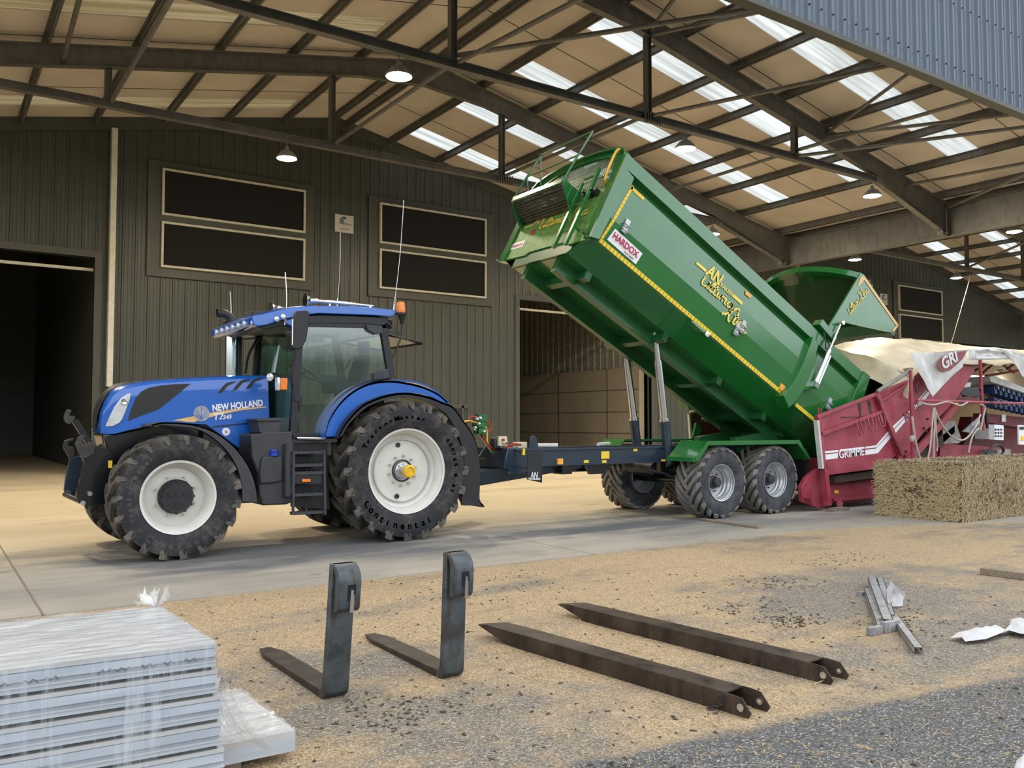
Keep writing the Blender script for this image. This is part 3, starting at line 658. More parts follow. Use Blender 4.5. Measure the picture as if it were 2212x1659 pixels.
def ring_text(word, name, m, root, parent, c, y, rad, a_mid, size, ccw=True):
    # raised sidewall letters set round the tyre, outward face -Y; a measured from +x, up positive
    n = len(word); step = size*0.82/rad; off = 0
    for i, ch in enumerate(word):
        if ch == ' ': continue
        k = i-(n-1)/2
        a = a_mid-k*step if ccw else a_mid+k*step
        rd = Vector((math.cos(a), 0, math.sin(a))); up = rd if ccw else -rd; xd = Vector((math.sin(a), 0, -math.cos(a))) if ccw else Vector((-math.sin(a), 0, math.cos(a)))
        o = Vector(c)+rd*rad+Vector((0, y-c[1], 0))-xd*size*0.3-up*size*0.36
        yield ch, o, xd, up
def letters(word, m, root, parent, c, y, rad, a_mid, size, ccw=True):
    mb = []; off = root_loc(root); bm = bmesh.new()
    for ch, o, xd, up in ring_text(word, '', m, root, parent, c, y, rad, a_mid, size, ccw):
        t = text_obj(ch, 'x', m, root, parent, o, xd, up, size, 0.004, thick=0.006); bm.from_mesh(t.data); me = t.data; bpy.data.objects.remove(t); bpy.data.meshes.remove(me)
    me = bpy.data.meshes.new('sidewall_lettering'); bm.to_mesh(me); bm.free(); me.materials.append(MATS[m])
    o = bpy.data.objects.new('sidewall_lettering', me); C.objects.link(o); o.parent = parent

# ================= tractor =================
TC = 11.8
T = thing('tractor', (4.0, TC, 0), 'blue farm tractor with white-rimmed wheels parked in front of the cladding wall', 'tractor')
def wheel(name, c, R_, r, W, nl, front, near=True):
    c = Vector(c); s = 1 if near else -1
    if near: rim = rim_front((0, 0, 0), r, W, -W/2*0.80, 0.17 if not front else 0.19, 0.12 if not front else 0.17)
    else: rim = rim_front((0, 0, 0), r, W, -W/2*0.80, 0.2, 0.1)
    M_ = Matrix.Translation(c) @ (Matrix.Identity(4) if near else Matrix.Rotation(math.pi, 4, 'Z'))
    rim.v = [M_ @ p for p in rim.v]
    ro = rim.build(name, 'white_rim', T, sharp=40)
    t, l = tyre(c, R_, r, W, nl, lw=LW); to = t.build('tyre', 'tyre_rubber', T, ro, sharp=60); l.build('tread_lugs', 'lug_rubber', T, ro, sharp=35)
    return ro, to
RW, RWr, RWW = 0.965, 0.575, 0.65
x, z = YP(882, 1022, 10.6); RC = (x, 10.90, 0.955)
x, z = YP(388, 1081, 10.62); FC = (x, 10.89, 0.735)
LW = 0.085; ro, to = wheel('rear_wheel', RC, RW, RWr, RWW, 20, False)
letters('TractorMaster', 'tyre_letters', T, ro, RC, RC[1]-0.322, 0.74, R(112), 0.105)
letters('650/65 R 42', 'tyre_letters', T, ro, RC, RC[1]-0.322, 0.74, R(5), 0.09)
letters('Continental', 'tyre_letters', T, ro, RC, RC[1]-0.322, 0.74, R(255), 0.13, False)
wheel('rear_wheel', (RC[0], TC*2-RC[1], RC[2]), RW, RWr, RWW, 20, False, False); LW = 0.068
rf, tf = wheel('front_wheel', FC, 0.745, 0.425, 0.54, 19, True)
letters('TractorMaster', 'tyre_letters', T, rf, FC, FC[1]-0.268, 0.56, R(165), 0.08)
letters('Continental', 'tyre_letters', T, rf, FC, FC[1]-0.268, 0.56, R(282), 0.115, False)
wheel('front_wheel', (FC[0], TC*2-FC[1], FC[2]), 0.745, 0.425, 0.54, 19, True, False)
# hubs
def bolts(mb, c, y, rad, n, r=0.014, h=0.03, ph=0):
    for k in range(n):
        a = ph+2*math.pi*k/n; p = Vector((c[0]+rad*math.cos(a), y, c[2]+rad*math.sin(a))); mb.cyl(p, p-Vector((0, h, 0)), r, 6)
y0 = RC[1]-RWW/2*0.8+0.155
m = MB(); m.lathe((RC[0], y0, RC[2]), (0, -1, 0), [(0.0, -0.1), (0.155, -0.1), (0.155, 0.02), (0.14, 0.03), (0.135, 0.0), (0.0, 0.0)], 32); hub = m.build('axle_hub', 'black_plastic', T, ro)
m = MB(); m.cyl((RC[0], y0+0.01, RC[2]), (RC[0], y0-0.23, RC[2]), 0.05, 16); m.lathe((RC[0], y0, RC[2]), (0, -1, 0), [(0, 0), (0.115, 0.0), (0.115, 0.03), (0.06, 0.05), (0, 0.05)], 24); bolts(m, RC, y0-0.03, 0.09, 8, 0.014, 0.02); m.build('axle_bar', 'silver_rim', T, ro)
m = MB(); m.lathe((RC[0], y0-0.16, RC[2]), (0, -1, 0), [(0.05, 0), (0.085, 0.0), (0.09, 0.03), (0.085, 0.09), (0.06, 0.10), (0.055, 0.08), (0.0, 0.08)], 24); m.build('axle_cap', 'yellow_cap', T, ro)
m = MB(); bolts(m, RC, y0-0.005, 0.205, 10, 0.018, 0.035, 0.2); m.build('wheel_nuts', 'silver_rim', T, ro)
m = MB()
for a in (100, 258): m.cyl((RC[0]+0.36*math.cos(R(a)), y0-0.012, RC[2]+0.36*math.sin(R(a))), (RC[0]+0.36*math.cos(R(a)), y0+0.03, RC[2]+0.36*math.sin(R(a))), 0.033, 16)
m.build('rim_hole', 'black_plastic', T, ro)
m = MB(); m.lathe((RC[0], y0+0.004, RC[2]), (0, -1, 0), [(0.425, 0.0), (0.425, 0.02), (0.437, 0.02), (0.437, 0.0)], 48, True); m.build('rim_weld', 'silver_rim', T, ro)
y1 = FC[1]-0.54/2*0.8+0.15
m = MB(); m.lathe((FC[0], y1, FC[2]), (0, -1, 0), [(0.0, -0.1), (0.205, -0.1), (0.205, 0.03), (0.19, 0.045), (0.185, 0.10), (0.17, 0.125), (0.0, 0.125)], 32)
bolts(m, FC, y1-0.045, 0.195, 12, 0.016, 0.03)
for a, rr, b in ((25, .1, .028), (155, .1, .028), (270, .1, .026), (90, 0.04, 0.03)): p = (FC[0]+rr*math.cos(R(a)), y1-0.125, FC[2]+rr*math.sin(R(a))); m.cyl(p, (p[0], p[1]-0.015, p[2]), b, 14)
m.build('axle_hub', 'black_plastic', T, rf)
m = MB(); bolts(m, FC, y1+0.02, 0.245, 8, 0.012, 0.03, 0.4); m.build('wheel_nuts', 'silver_rim', T, rf)
# hood, lofted from front to back: (px top, py top), (px bottom, py bottom), half width
HS = [((213,918),(214,930),.20), ((218,892),(218,936),.30), ((228,868),(232,938),.36), ((243,846),(248,937),.395), ((262,834),(270,931),.415), ((290,828),(300,924),.425),
      ((330,822),(335,915),.43), ((400,817),(400,914),.43), ((455,814),(446,917),.43), ((520,811),(516,967),.43), ((577,811),(584,967),.43)]
HY = TC-0.43
hst = []
for (a, b), (c_, d), w_ in HS:
    xt, zt = YP(a, b, TC-w_*0.9); xb, zb = YP(c_, d, TC-w_); hst.append((xt, zt, xb, zb, w_))
def hw(x): return interp([(s[2], s[4]) for s in hst], x)
rings = []
for xt, zt, xb, zb, w_ in hst:
    ring = []; hgt = zt-zb; e = min(0.10, hgt*0.35)
    for f in (0.0, 0.3, 0.6, 0.85): ring.append((lerp(xb, xt, f), -w_, lerp(zb, zt-e, f)))
    ring += [(xt, -w_, zt-e), (xt, -w_*0.96, zt-e*0.45), (xt, -w_*0.86, zt-e*0.1), (xt, -w_*0.6, zt+0.01), (xt, 0, zt+0.025)]
    ring += [(a, -b, c) for a, b, c in reversed(ring[:-1])]
    rings.append([(a, TC+b, c) for a, b, c in ring])
m = MB(); m.loft(rings); hood = m.build('hood', 'blue_paint', T, sharp=28)
def side_plate(name, mt, px, parent, y=None, th=0.006, conform=False, eps=0.004, bevel=0):
    y = HY if y is None else y
    pts = [YP(a, b, y) for a, b in px]
    if conform:
        # triangulate a fine strip that follows the tapering nose
        n = len(pts); cx = sum(p[0] for p in pts)/n; cz = sum(p[1] for p in pts)/n; f = []; v = []
        for k in range(6):
            s_ = 1-k/6; v += [(cx+(x-cx)*s_, cz+(z-cz)*s_) for x, z in pts]
        v.append((cx, cz)); V = [(x, TC-hw(x)-eps, z) for x, z in v]; o = n*6
        for k in range(5):
            for i in range(n): f.append((k*n+i, k*n+(i+1) % n, (k+1)*n+(i+1) % n, (k+1)*n+i))
        for i in range(n): f.append((5*n+i, 5*n+(i+1) % n, o))
        mb = MB(); mb.add(V, f)
        rim = [(x, TC-hw(x)+0.02, z) for x, z in pts]; mb.add([V[i] for i in range(n)]+rim, [(i, (i+1) % n, n+(i+1) % n, n+i) for i in range(n)])
    else:
        mb = MB(); mb.py(pts, y-eps-th, y-eps)
    return mb.build(name, mt, T, parent, bevel=bevel)
side_plate('side_grille', 'mesh_black', [(277,909),(281,890),(292,862),(305,846),(320,838),(345,833),(375,830),(411,829),(395,842),(370,862),(345,882),(330,889),(305,897)], hood, conform=True, eps=0.010)
hl = side_plate('headlight', 'lamp_lens', [(230,921),(236,905),(248,878),(262,860),(276,850),(282,850),(280,862),(272,885),(264,905),(258,913),(245,920)], hood, conform=True, eps=0.022)
x, z = YP(268, 868, HY+.02); m = MB(); m.lathe((x, TC-hw(x)-0.018, z), (0, -1, 0), [(0.0, 0.012), (0.03, 0.014), (0.035, 0.02), (0.04, 0.012)], 16); m.build('lamp_reflector', 'chrome', T, hl)
# front grille wraps the nose centre
m = MB(); rows = []
for (xt, zt, xb, zb, w_), f in zip(hst[:6], (0.62, 0.60, 0.57, 0.53, 0.48, 0.42)):
    rows.append([(xt-0.012, TC-w_*f, zt-0.01), (xt-0.012, TC, zt+0.02), (xt-0.012, TC+w_*f, zt-0.01)])
rows = [[(a-0.02, b, c-0.04) for a, b, c in rows[0]]]+rows; m.sheet([[ (a-0.012,b,c+0.016) for a,b,c in r] for r in rows], (0.0, 0, -0.02)); m.build('front_grille', 'mesh_black', T, hood)
# chin / engine cover below hood
lower = [(222,938),(250,937),(300,926),(350,915),(460,915),(520,965),(590,968),(640,960),(640,1040),(590,1075),(450,1080),(300,1060),(250,1010),(235,980)]
m = MB(); m.py([YP(a, b, HY+0.05) for a, b in lower], TC-0.36, TC+0.36); m.build('engine_frame', 'black_paint', T, bevel=0.02)
m = MB(); m.cyl((FC[0], FC[1], FC[2]), (FC[0], 2*TC-FC[1], FC[2]), 0.12, 16); m.box(FC[0]-0.12, FC[0]+0.12, FC[1]+0.05, 2*TC-FC[1]-0.05, FC[2]-0.12, FC[2]+0.10); m.cyl((RC[0], RC[1], RC[2]), (RC[0], 2*TC-RC[1], RC[2]), 0.17, 16); m.box(RC[0]-0.45, RC[0]+0.35, TC-0.42, TC+0.42, 0.55, 1.4)
m.box(FC[0]+0.1, RC[0], TC-0.28, TC+0.28, 0.55, 1.15); m.build('axle_casing', 'black_paint', T)
# seam, slots, decals on the hood side
side_plate('hood_seam', 'black_plastic', [(458,921),(556,911),(556,913),(458,923.5)], hood, th=0.003)
for a in ((470,850,478,849), (502,844,511,843), (530,841,539,840)):
    px0, py0, px1, py1 = a
    side_plate('cooling_slot', 'mesh_black', [(px0,py0),(px0+10,py0-14),(px0+18,py0-22),(px0+28,py0-25),(px0+41,py0-26),(px0+31,py0-21),(px0+22,py0-17),(px0+10,py0-3)], hood, th=0.004)
side_plate('gold_stripe', 'decal_gold', [(373,908),(418,899),(470,889),(520,882),(575,878),(575,880),(520,886.5),(470,897),(440,905),(418,912),(400,911)], hood, th=0.003)
# leaf emblem: disc cut by blades
x, z = YP(435, 893.5, HY); m = MB(); m.lathe((x, HY-0.004, z), (0, -1, 0), [(0.0, 0.006), (0.098, 0.006), (0.10, 0.0)], 32)
em = m.build('leaf_emblem', 'emblem_silver', T, hood)
m = MB()
for sg in (-1, 1):
    for k, (dz, ln) in enumerate(((0.062, 0.07), (0.025, 0.085), (-0.015, 0.088))):
        p = Vector((x, HY-0.012, z-0.055+k*-0.012)); q = Vector((x+sg*ln, HY-0.012, z+dz)); m.bar(p, q, 0.004, 0.009 if k < 2 else 0.012, up=(0, 1, 0))
m.bar((x, HY-0.012, z-0.06), (x, HY-0.012, z+0.095), 0.004, 0.008, up=(0, 1, 0)); m.build('leaf_veins', 'blue_paint', T, em)
p0 = onY(459, 888.5, HY-0.008); p1 = onY(568, 876.5, HY-0.008); d = p1-p0
text_obj('NEW HOLLAND', 'maker_lettering', 'decal_white', T, hood, p0, d, (0, 0, 1), 0.118, 0.0045, fit=d.length)
p0 = onY(460, 908, HY-0.008)
text_obj('T7', 'model_lettering', 'decal_white', T, hood, p0, d, (0.25, 0, 1), 0.12, 0.002, shear=0.2); text_obj('.245', 'model_lettering', 'decal_white', T, hood, onY(478, 906, HY-0.008), d, (0.25, 0, 1), 0.07, 0.002, shear=0.25, xs=1.1)
x, z = YP(488, 932.5, HY); m = MB(); m.lathe((x, HY-0.004, z), (0, -1, 0), [(0.0, 0.006), (0.052, 0.006), (0.053, 0.0)], 24); rb = m.build('round_badge', 'decal_white', T, hood)
m = MB(); m.lathe((x, HY-0.010, z), (0, -1, 0), [(0.0, 0.004), (0.018, 0.004), (0.018, 0)], 16); m.build('badge_mark', 'emblem_silver', T, rb)
# front weight frame and linkage
def plate(name, mt, px, y0, y1, parent=None, bevel=0.006):
    m = MB(); m.py([YP(a, b, y0) for a, b in px], y0, y1); return m.build(name, mt, T, parent, bevel=bevel)
fl = plate('front_linkage', 'black_paint', [(172,968),(205,962),(232,968),(248,990),(245,1060),(232,1088),(200,1092),(178,1087),(165,1075),(170,1040),(182,1000)], TC-0.42, TC-0.30)
plate('linkage_plate', 'navy_paint', [(150,990),(170,984),(180,990),(185,1010),(176,1050),(166,1078),(155,1079),(142,1070),(138,1058),(142,1030)], TC+0.30, TC+0.36, fl)
plate('linkage_plate', 'black_paint', [(196,965),(238,966),(248,1000),(244,1068),(228,1088),(180,1085),(176,1070),(196,1000)], TC+0.30, TC+0.42, fl)
plate('lower_hook', 'dark_steel', [(163,958),(168,945),(178,940),(186,940),(184,946),(178,952),(180,958),(186,960),(192,955),(203,956),(208,963),(203,980),(190,988),(180,992),(172,980)], TC-0.50, TC-0.43, fl)
plate('lower_hook', 'dark_steel', [(137,962),(140,952),(150,948),(159,947),(158,952),(148,956),(147,963),(160,967),(162,984),(150,992),(146,982),(138,970)], TC+0.36, TC+0.43, fl)
m = MB(); p = onY(198, 968, TC-0.1); q = onY(160, 908, TC-0.1); m.bar(p, q, 0.05, 0.06); m.bar(p+Vector((0.03, 0.05, 0)), q+Vector((0.03, 0.05, 0)), 0.02, 0.05); a_ = m.build('top_link', 'black_paint', T, fl)
m = MB(); y = TC-0.13; m.py([YP(a, b, y) for a, b in [(139,897),(143,888),(149,884),(155,886),(153,892),(149,896),(152,899),(160,898),(163,903),(158,910),(152,916),(144,914),(139,906)]], y, y+0.07); m.build('top_hook', 'dark_steel', T, fl, bevel=0.005)
m = MB()
for a, b, y in ((178, 1086, TC-0.43), (193, 1066, TC-0.43), (148, 1063, TC+0.29), (152, 1073, TC+0.29)): p = onY(a, b, y); m.cyl(p, p-Vector((0, 0.05, 0)), 0.028, 12)
m.build('linkage_pin', 'steel_rod', T, fl)
m = MB(); m.cyl(onY(176, 1084, TC-0.4), onY(140, 1068, TC+0.35), 0.03, 10); m.build('cross_shaft', 'dark_steel', T, fl)
p = onY(238, 1003, TC-0.425); m = MB(); m.box(p.x-0.022, p.x+0.022, p.y-0.004, p.y, p.z-0.045, p.z+0.045); m.build('warning_sticker', 'sticker_yellow', T, fl)
m = MB(); m.tube(arc([onY(238, 975, TC-.2), onY(226, 955, TC-.25), onY(222, 935, TC-.3)]), 0.02, 8); m.tube(arc([onY(245, 978, TC-.25), onY(238, 955, TC-.28), onY(233, 940, TC-.3)]), 0.02, 8); m.build('hydraulic_hose', 'hose_black', T, fl)
# fenders as curved sheets
def fender(name, mt, outer, inner, y0, y1, th=0.03, parent=None):
    o_ = [YP(a, b, y0) for a, b in outer]; i_ = [YP(a, b, y0) for a, b in inner]
    m = MB()
    # outer skin
    rows = [[(x, y0, z) for x, z in o_], [(x, y1, z) for x, z in o_]]
    m.sheet(rows, (0.0, 0, -th))
    n = min(len(o_), len(i_)); 
    m.sheet([[(x, y0, z) for x, z in o_[:n]], [(x, y0, z) for x, z in i_[:n]]], (0, 0.03, 0))
    return m.build(name, mt, T, parent, sharp=45)
def smooth2(px, k=3): return [(p.x, p.y) for p in arc([(a, b, 0) for a, b in px], k)]
ro_ = [(703.6,943),(710,911),(731,875),(761,846),(797,828),(838,822),(877,826),(914,835),(946,850),(968,869)]
ri_ = [(730,943),(745,915),(764,893),(784,875),(806,864),(838,853),(877,848),(912,852),(938,860),(962,875)]
bf = fender('rear_fender', 'blue_paint', smooth2(ro_), smooth2(ri_), 10.74, 11.15)
ko = [(731,943),(746,915),(765,892),(785,874),(807,863),(838,852.5),(877,848),(920,855),(957,869),(979,879),(1000,907),(1018,932),(1030,960),(1036,995),(1037,1040),(1036,1078),(1046,1092)]
ki = [(738,943),(753,918),(772,897),(792,880),(814,870),(840,862),(877,858),(914,864),(942,878),(962,893),(978,915),(992,945),(1000,975),(1004,1010),(1000,1050),(997,1086),(1000,1092)]
fender('fender_extension', 'black_plastic', smooth2(ko), smooth2(ki), 10.60, 11.2, parent=bf)
m = MB(); m.sheet([[(x, y, z) for x, z in [YP(a, b, 12.86) for a, b in smooth2([(690,930),(715,880),(760,840),(830,822),(900,835),(950,880),(985,950)])]] for y in (12.45, 12.86)], (0, 0, -0.03)); m.build('rear_fender', 'blue_paint', T)
fo = [(325,918),(345,913),(369,912),(416,916),(460,930),(500,958),(532,998),(550,1041),(556,1085)]
fi = [(335,922),(352,918),(376,920),(416,924),(450,938),(484,966),(510,1004),(522,1045),(524,1083)]
fender('front_fender', 'grey_plastic', smooth2(fo), smooth2(fi), 10.64, 11.16, 0.02)
m = MB(); m.sheet([[(x, y, z) for x, z in [YP(a, b, 10.64) for a, b in smooth2(fo)]] for y in (12.44, 12.96)], (0, 0, -0.02)); m.build('front_fender', 'grey_plastic', T)
m = MB(); a_ = onY(430, 925, 11.2); m.bar((a_.x, 11.2, 1.15), (a_.x, 11.1, a_.z), 0.05); m.build('fender_bracket', 'black_plastic', T)
# tank and steps
yb = 10.86
tank = plate('fuel_tank', 'grey_plastic', [(543,938),(565,936),(570,932),(632,932),(632,955),(637,960),(634,1083),(620,1090),(566,1092),(560,1070),(556,1020),(543,985)], yb, 11.42, bevel=0.02)
m = MB(); a_, b_ = onY(624, 958, yb-0.03), onY(624, 1072, yb-0.03); m.cyl(a_, (a_.x, a_.y, b_.z), 0.065, 16); m.build('tank_column', 'grey_plastic', T, tank)
plate('tank_recess', 'grey_plastic', [(568,986),(610,985),(612,992),(610,1040),(590,1044),(562,1046),(560,1020)], yb-0.04, yb+0.02, tank, 0.02)
plate('tool_box', 'grey_plastic', [(557,908),(605,906),(606,935),(560,936)], yb+0.02, 11.3, tank, 0.012)
plate('box_lid', 'grey_plastic', [(555,904),(608,902),(608,910),(556,911)], yb, 11.32, tank, 0.01)
p = onY(593, 980, yb-0.03); m = MB(); m.lathe((p.x, yb+0.0, p.z-0.03), (0, 0, 1), [(0, 0.08), (0.055, 0.08), (0.058, 0.06), (0.05, 0.045), (0.058, 0.035), (0.058, 0.0)], 16); m.build('filler_cap', 'blue_cap', T, tank)
m = MB(); ys = 10.72
def lb(a, b, w_=0.03, h=0.03, y=ys): m.bar(onY(a[0], a[1], y), onY(b[0], b[1], y), w_, h)
lb((634, 975), (633, 1112)); lb((700, 972), (702, 1112))
lad = m.build('step_ladder', 'grey_plastic', T)
for py_, dd in ((978, 0.30), (1006, 0.26), (1023, 0.24), (1070, 0.18), (1110, 0.12)):
    a_, b_ = onY(633, py_, ys), onY(701, py_-1, ys); m = MB(); m.box(a_.x, b_.x, ys-0.0, ys+dd, a_.z-0.018, a_.z+0.018)
    for k in range(6): xx = lerp(a_.x, b_.x, (k+0.5)/6); m.box(xx-0.02, xx+0.02, ys-0.004, ys+dd-0.02, a_.z+0.018, a_.z+0.025)
    m.build('step_tread', 'grey_plastic', T, lad)
plate('step_panel', 'black_plastic', [(636,1025),(700,1025),(700,1045),(636,1045)], ys+0.02, ys+0.05, lad, 0.0)
plate('marker_lamp', 'amber', [(653,1035),(671,1035),(671,1041),(653,1041)], ys+0.0, ys+0.02, lad, 0.003)
plate('step_back', 'black_plastic', [(630,950),(706,945),(712,1100),(632,1095)], 11.02, 11.1, lad, 0.0)
m = MB(); m.cyl(onY(641, 947, 10.85), onY(700, 948, 10.85), 0.02, 10); m.build('chrome_rail', 'chrome', T)
# ---- cab
YN, YF = 10.95, 12.65
def Y2(px, py, y=YN): return onY(px, py, y)
X0 = Y2(636, 800).x
frame = MB()
# near side pillars
A_top, A_bot = Y2(648, 700), Y2(632, 940); B_bot, B_top = Y2(845, 818), Y2(826, 702)
def far(p, y=YF): return Vector((p.x, y, p.z))
for f_ in (far, lambda p: p):
    frame = MB()
    frame.bar(f_(A_top), f_(A_bot), 0.09, 0.07, up=(0, 1, 0)); frame.bar(f_(B_top), f_(B_bot), 0.10, 0.07, up=(0, 1, 0))
    frame.bar(f_(Y2(640, 699)), f_(Y2(832, 703)), 0.08, 0.07, up=(0, 1, 0))
    if f_(A_bot).y < 11: frame.bar(A_bot, Y2(704, 945), 0.06, 0.06, up=(0, 1, 0))
    frame.build('cab_frame', 'black_plastic', T)

bl = arc([Y2(*p) for p in [(702,944),(705,912),(716,885),(736,860),(764,838),(800,823),(845,815)]], 3)
m = MB(); m.tube(bl, 0.028, 8); m.build('door_sill', 'black_plastic', T)
# cab floor and rear bulkhead
m = MB(); fz = A_bot.z-0.02; m.box(X0-0.02, X0+0.62, YN+0.03, YF-0.03, fz-0.08, fz+0.02); zb_ = Y2(845, 830).z; m.box(X0+0.55, B_bot.x, YN+0.25, YF-0.25, fz-0.05, zb_-0.28); m.build('cab_floor', 'cab_trim', T)
# windscreen bar and dashboard
wz = Y2(636, 812).z
m = MB(); m.box(X0-0.06, X0+0.28, TC-0.32, TC+0.32, fz, wz-0.02); m.box(X0+0.05, X0+0.34, TC-0.22, TC+0.2, wz-0.1, wz+0.06); m.build('dashboard', 'cab_trim', T, bevel=0.03)
m = MB(); cc = Vector((X0+0.45, TC, wz+0.10)); nrm = Vector((0.5, 0, 0.85)).normalized(); u_ = Vector((0, 1, 0)); v_ = nrm.cross(u_)
m.tube([cc+u_*math.cos(t)*0.2+v_*math.sin(t)*0.2 for t in [2*math.pi*k/20 for k in range(20)]], 0.016, 8, closed=True); m.cyl(cc, cc-nrm*0.28, 0.03, 8); m.bar(cc-u_*0.2, cc+u_*0.2, 0.03, 0.015); m.build('steering_wheel', 'black_plastic', T)
sx_ = Y2(765, 800, TC).x-0.1; sz = Y2(765, 812, TC).z
m = MB(); m.box(sx_-0.32, sx_+0.18, TC-0.26, TC+0.26, sz-0.26, sz-0.10); m.hexa([(sx_+0.06, TC-0.24, sz-0.12), (sx_+0.20, TC-0.24, sz-0.12), (sx_+0.20, TC+0.24, sz-0.12), (sx_+0.06, TC+0.24, sz-0.12), (sx_+0.18, TC-0.2, sz+0.32), (sx_+0.28, TC-0.2, sz+0.32), (sx_+0.28, TC+0.2, sz+0.32), (sx_+0.18, TC+0.2, sz+0.32)])
m.box(sx_+0.20, sx_+0.30, TC-0.13, TC+0.13, sz+0.34, sz+0.52); m.box(sx_-0.18, sx_+0.1, TC-0.12, TC+0.12, fz, sz-0.26); seat = m.build('seat', 'seat_cloth', T, bevel=0.03)
m = MB(); m.box(sx_-0.30, sx_+0.12, TC+0.3, TC+0.44, sz-0.10, sz+0.02); m.box(sx_-0.1, sx_+0.3, TC-0.62, TC-0.35, fz, sz-0.12); m.build('armrest_console', 'cab_trim', T, bevel=0.02)
# panes
m = MB(); z_ = Y2(704, 944)
pane = [A_bot+Vector((0.03, 0, 0.03))]+[p+Vector((0, 0, 0.0)) for p in bl]+[B_bot, B_top, A_top]
m.add([(p.x, YN+0.005, p.z) for p in pane]+[(p.x, YN-0.003, p.z) for p in pane], [list(range(len(pane))), list(range(len(pane), 2*len(pane)))[::-1]]); m.build('door_glass', 'cab_glass', T)
m = MB(); rows = []
for f in (0, 0.25, 0.5, 0.75, 1.0):
    y = lerp(YN, YF, f); bow = -0.10*math.sin(math.pi*f)
    rows.append([(X0-0.03+bow+0.02, y, fz+0.25), (X0-0.01+bow, y, wz-0.1), (X0+0.08+bow, y, A_top.z)])
m.sheet(rows, (0.006, 0, 0)); m.build('windscreen', 'front_glass', T, sharp=60)
m = MB(); m.py([(A_bot.x, A_bot.z+.03), (X0+0.7, fz+0.1), (B_bot.x, B_bot.z), (B_top.x, B_top.z), (A_top.x, A_top.z)], YF-0.005, YF); m.build('side_glass', 'side_glass', T)
# lower door of windscreen side, black quarter post
m = MB(); m.tube([Y2(640, 935), Y2(633, 812), Y2(646, 705)], 0.035, 8); m.build('front_pillar', 'black_plastic', T)
# opened rear window, hinged at the top
m = MB(); H0 = Y2(829, 722, YN+0.1); H1 = onY(910, 742, YN+0.12); H1 = Vector((H1.x, YN+0.12, H1.z))
H0f = Vector((H0.x, YF-0.1, H0.z)); H1f = Vector((H1.x, YF-0.2, H1.z))
m.tube([H0, H1, H1f, H0f], 0.022, 8, closed=True); rw = m.build('rear_window', 'black_plastic', T)
m = MB(); m.add([H0, H1, H1f, H0f], [(0, 1, 2, 3)]); m.build('rear_pane', 'dark_glass', T, rw)
m = MB(); m.cyl(Y2(841, 790, YN+0.1), lerp(H0, H1, 0.45), 0.012, 6); m.cyl(far(Y2(841, 790), YF-0.1), lerp(H0f, H1f, 0.45), 0.012, 6); m.build('gas_strut', 'black_plastic', T, rw)
# door hinges
for px_ in ([(790,701),(826,704),(828,720),(812,722),(796,714)], [(807,806),(838,796),(842,817),(808,821)]):
    plate('door_hinge', 'grey_plastic', px_, YN-0.06, YN-0.02, bevel=0.006)
plate('door_handle', 'black_plastic', [(636,853),(653,852),(654,865),(650,888),(646,888),(646,868),(637,867)], YN-0.05, YN-0.01, bevel=0.005)
# roof
ro2 = [(539,690),(541,684),(560,681),(588,674),(624,666),(669,663),(740,664),(800,667),(840,671),(850,674),(850,680),(838,686),(800,683),(740,681),(680,679),(640,684),(600,694),(570,704),(552,707),(541,703)]
rt = [YP(a, b, YN+0.02) for a, b in ro2]
# roof: loft across the cab, edges lower than the crown
rings = []
for y, s_, dz in ((YN-0.10, 0.0, 0.0), (YN-0.02, 0.0, 0.015), (TC-0.5, 0.0, 0.045), (TC, 0, 0.06), (TC+0.5, 0, 0.045), (YF+0.02, 0, 0.015), (YF+0.10, 0, 0.0)):
    rings.append([(x, y, z+(dz if k in range(2, 11) else 0)) for k, (x, z) in enumerate(rt)])
m = MB(); m.loft(rings); roof = m.build('cab_roof', 'blue_paint', T, bevel=0.012, sharp=40)
m = MB(); m.py([YP(a, b, YN-0.02) for a, b in [(556,706),(600,693),(640,683),(690,680),(760,682),(838,686),(840,694),(826,704),(790,700),(690,699),(645,702),(600,706),(570,712)]], YN-0.04, YF+0.04); m.build('roof_underside', 'black_plastic', T, roof, bevel=0.01)
for k, (a, b) in enumerate(((548, 697), (598, 689), (612, 684))):
    p = onY(a, b, YN-0.09+(0.0 if k else 0.05)); m = MB(); m.lathe((p.x, p.y, p.z), (-0.35, -0.93, 0), [(0, 0.025), (0.03, 0.022), (0.042, 0.0), (0.045, -0.03)], 16); m.build('work_lamp', 'lamp_lens', T, roof)
for f in (0.15, 0.3, 0.45, 0.6, 0.75, 0.9):
    y = lerp(YN, YF, f); m = MB(); m.lathe((rt[0][0]-0.005, y, rt[0][1]-0.035), (-1, 0, 0), [(0, 0.02), (0.04, 0.015), (0.05, -0.02)], 12); m.build('work_lamp', 'lamp_lens', T, roof)
    m = MB(); p = onY(560, 681, y*0.0+YN); m.box(rt[2][0]-0.02, rt[2][0]+0.10, y-0.05, y+0.05, rt[2][1]+0.0, rt[2][1]+0.075); m.build('roof_clip', 'grey_plastic', T, roof, bevel=0.01)
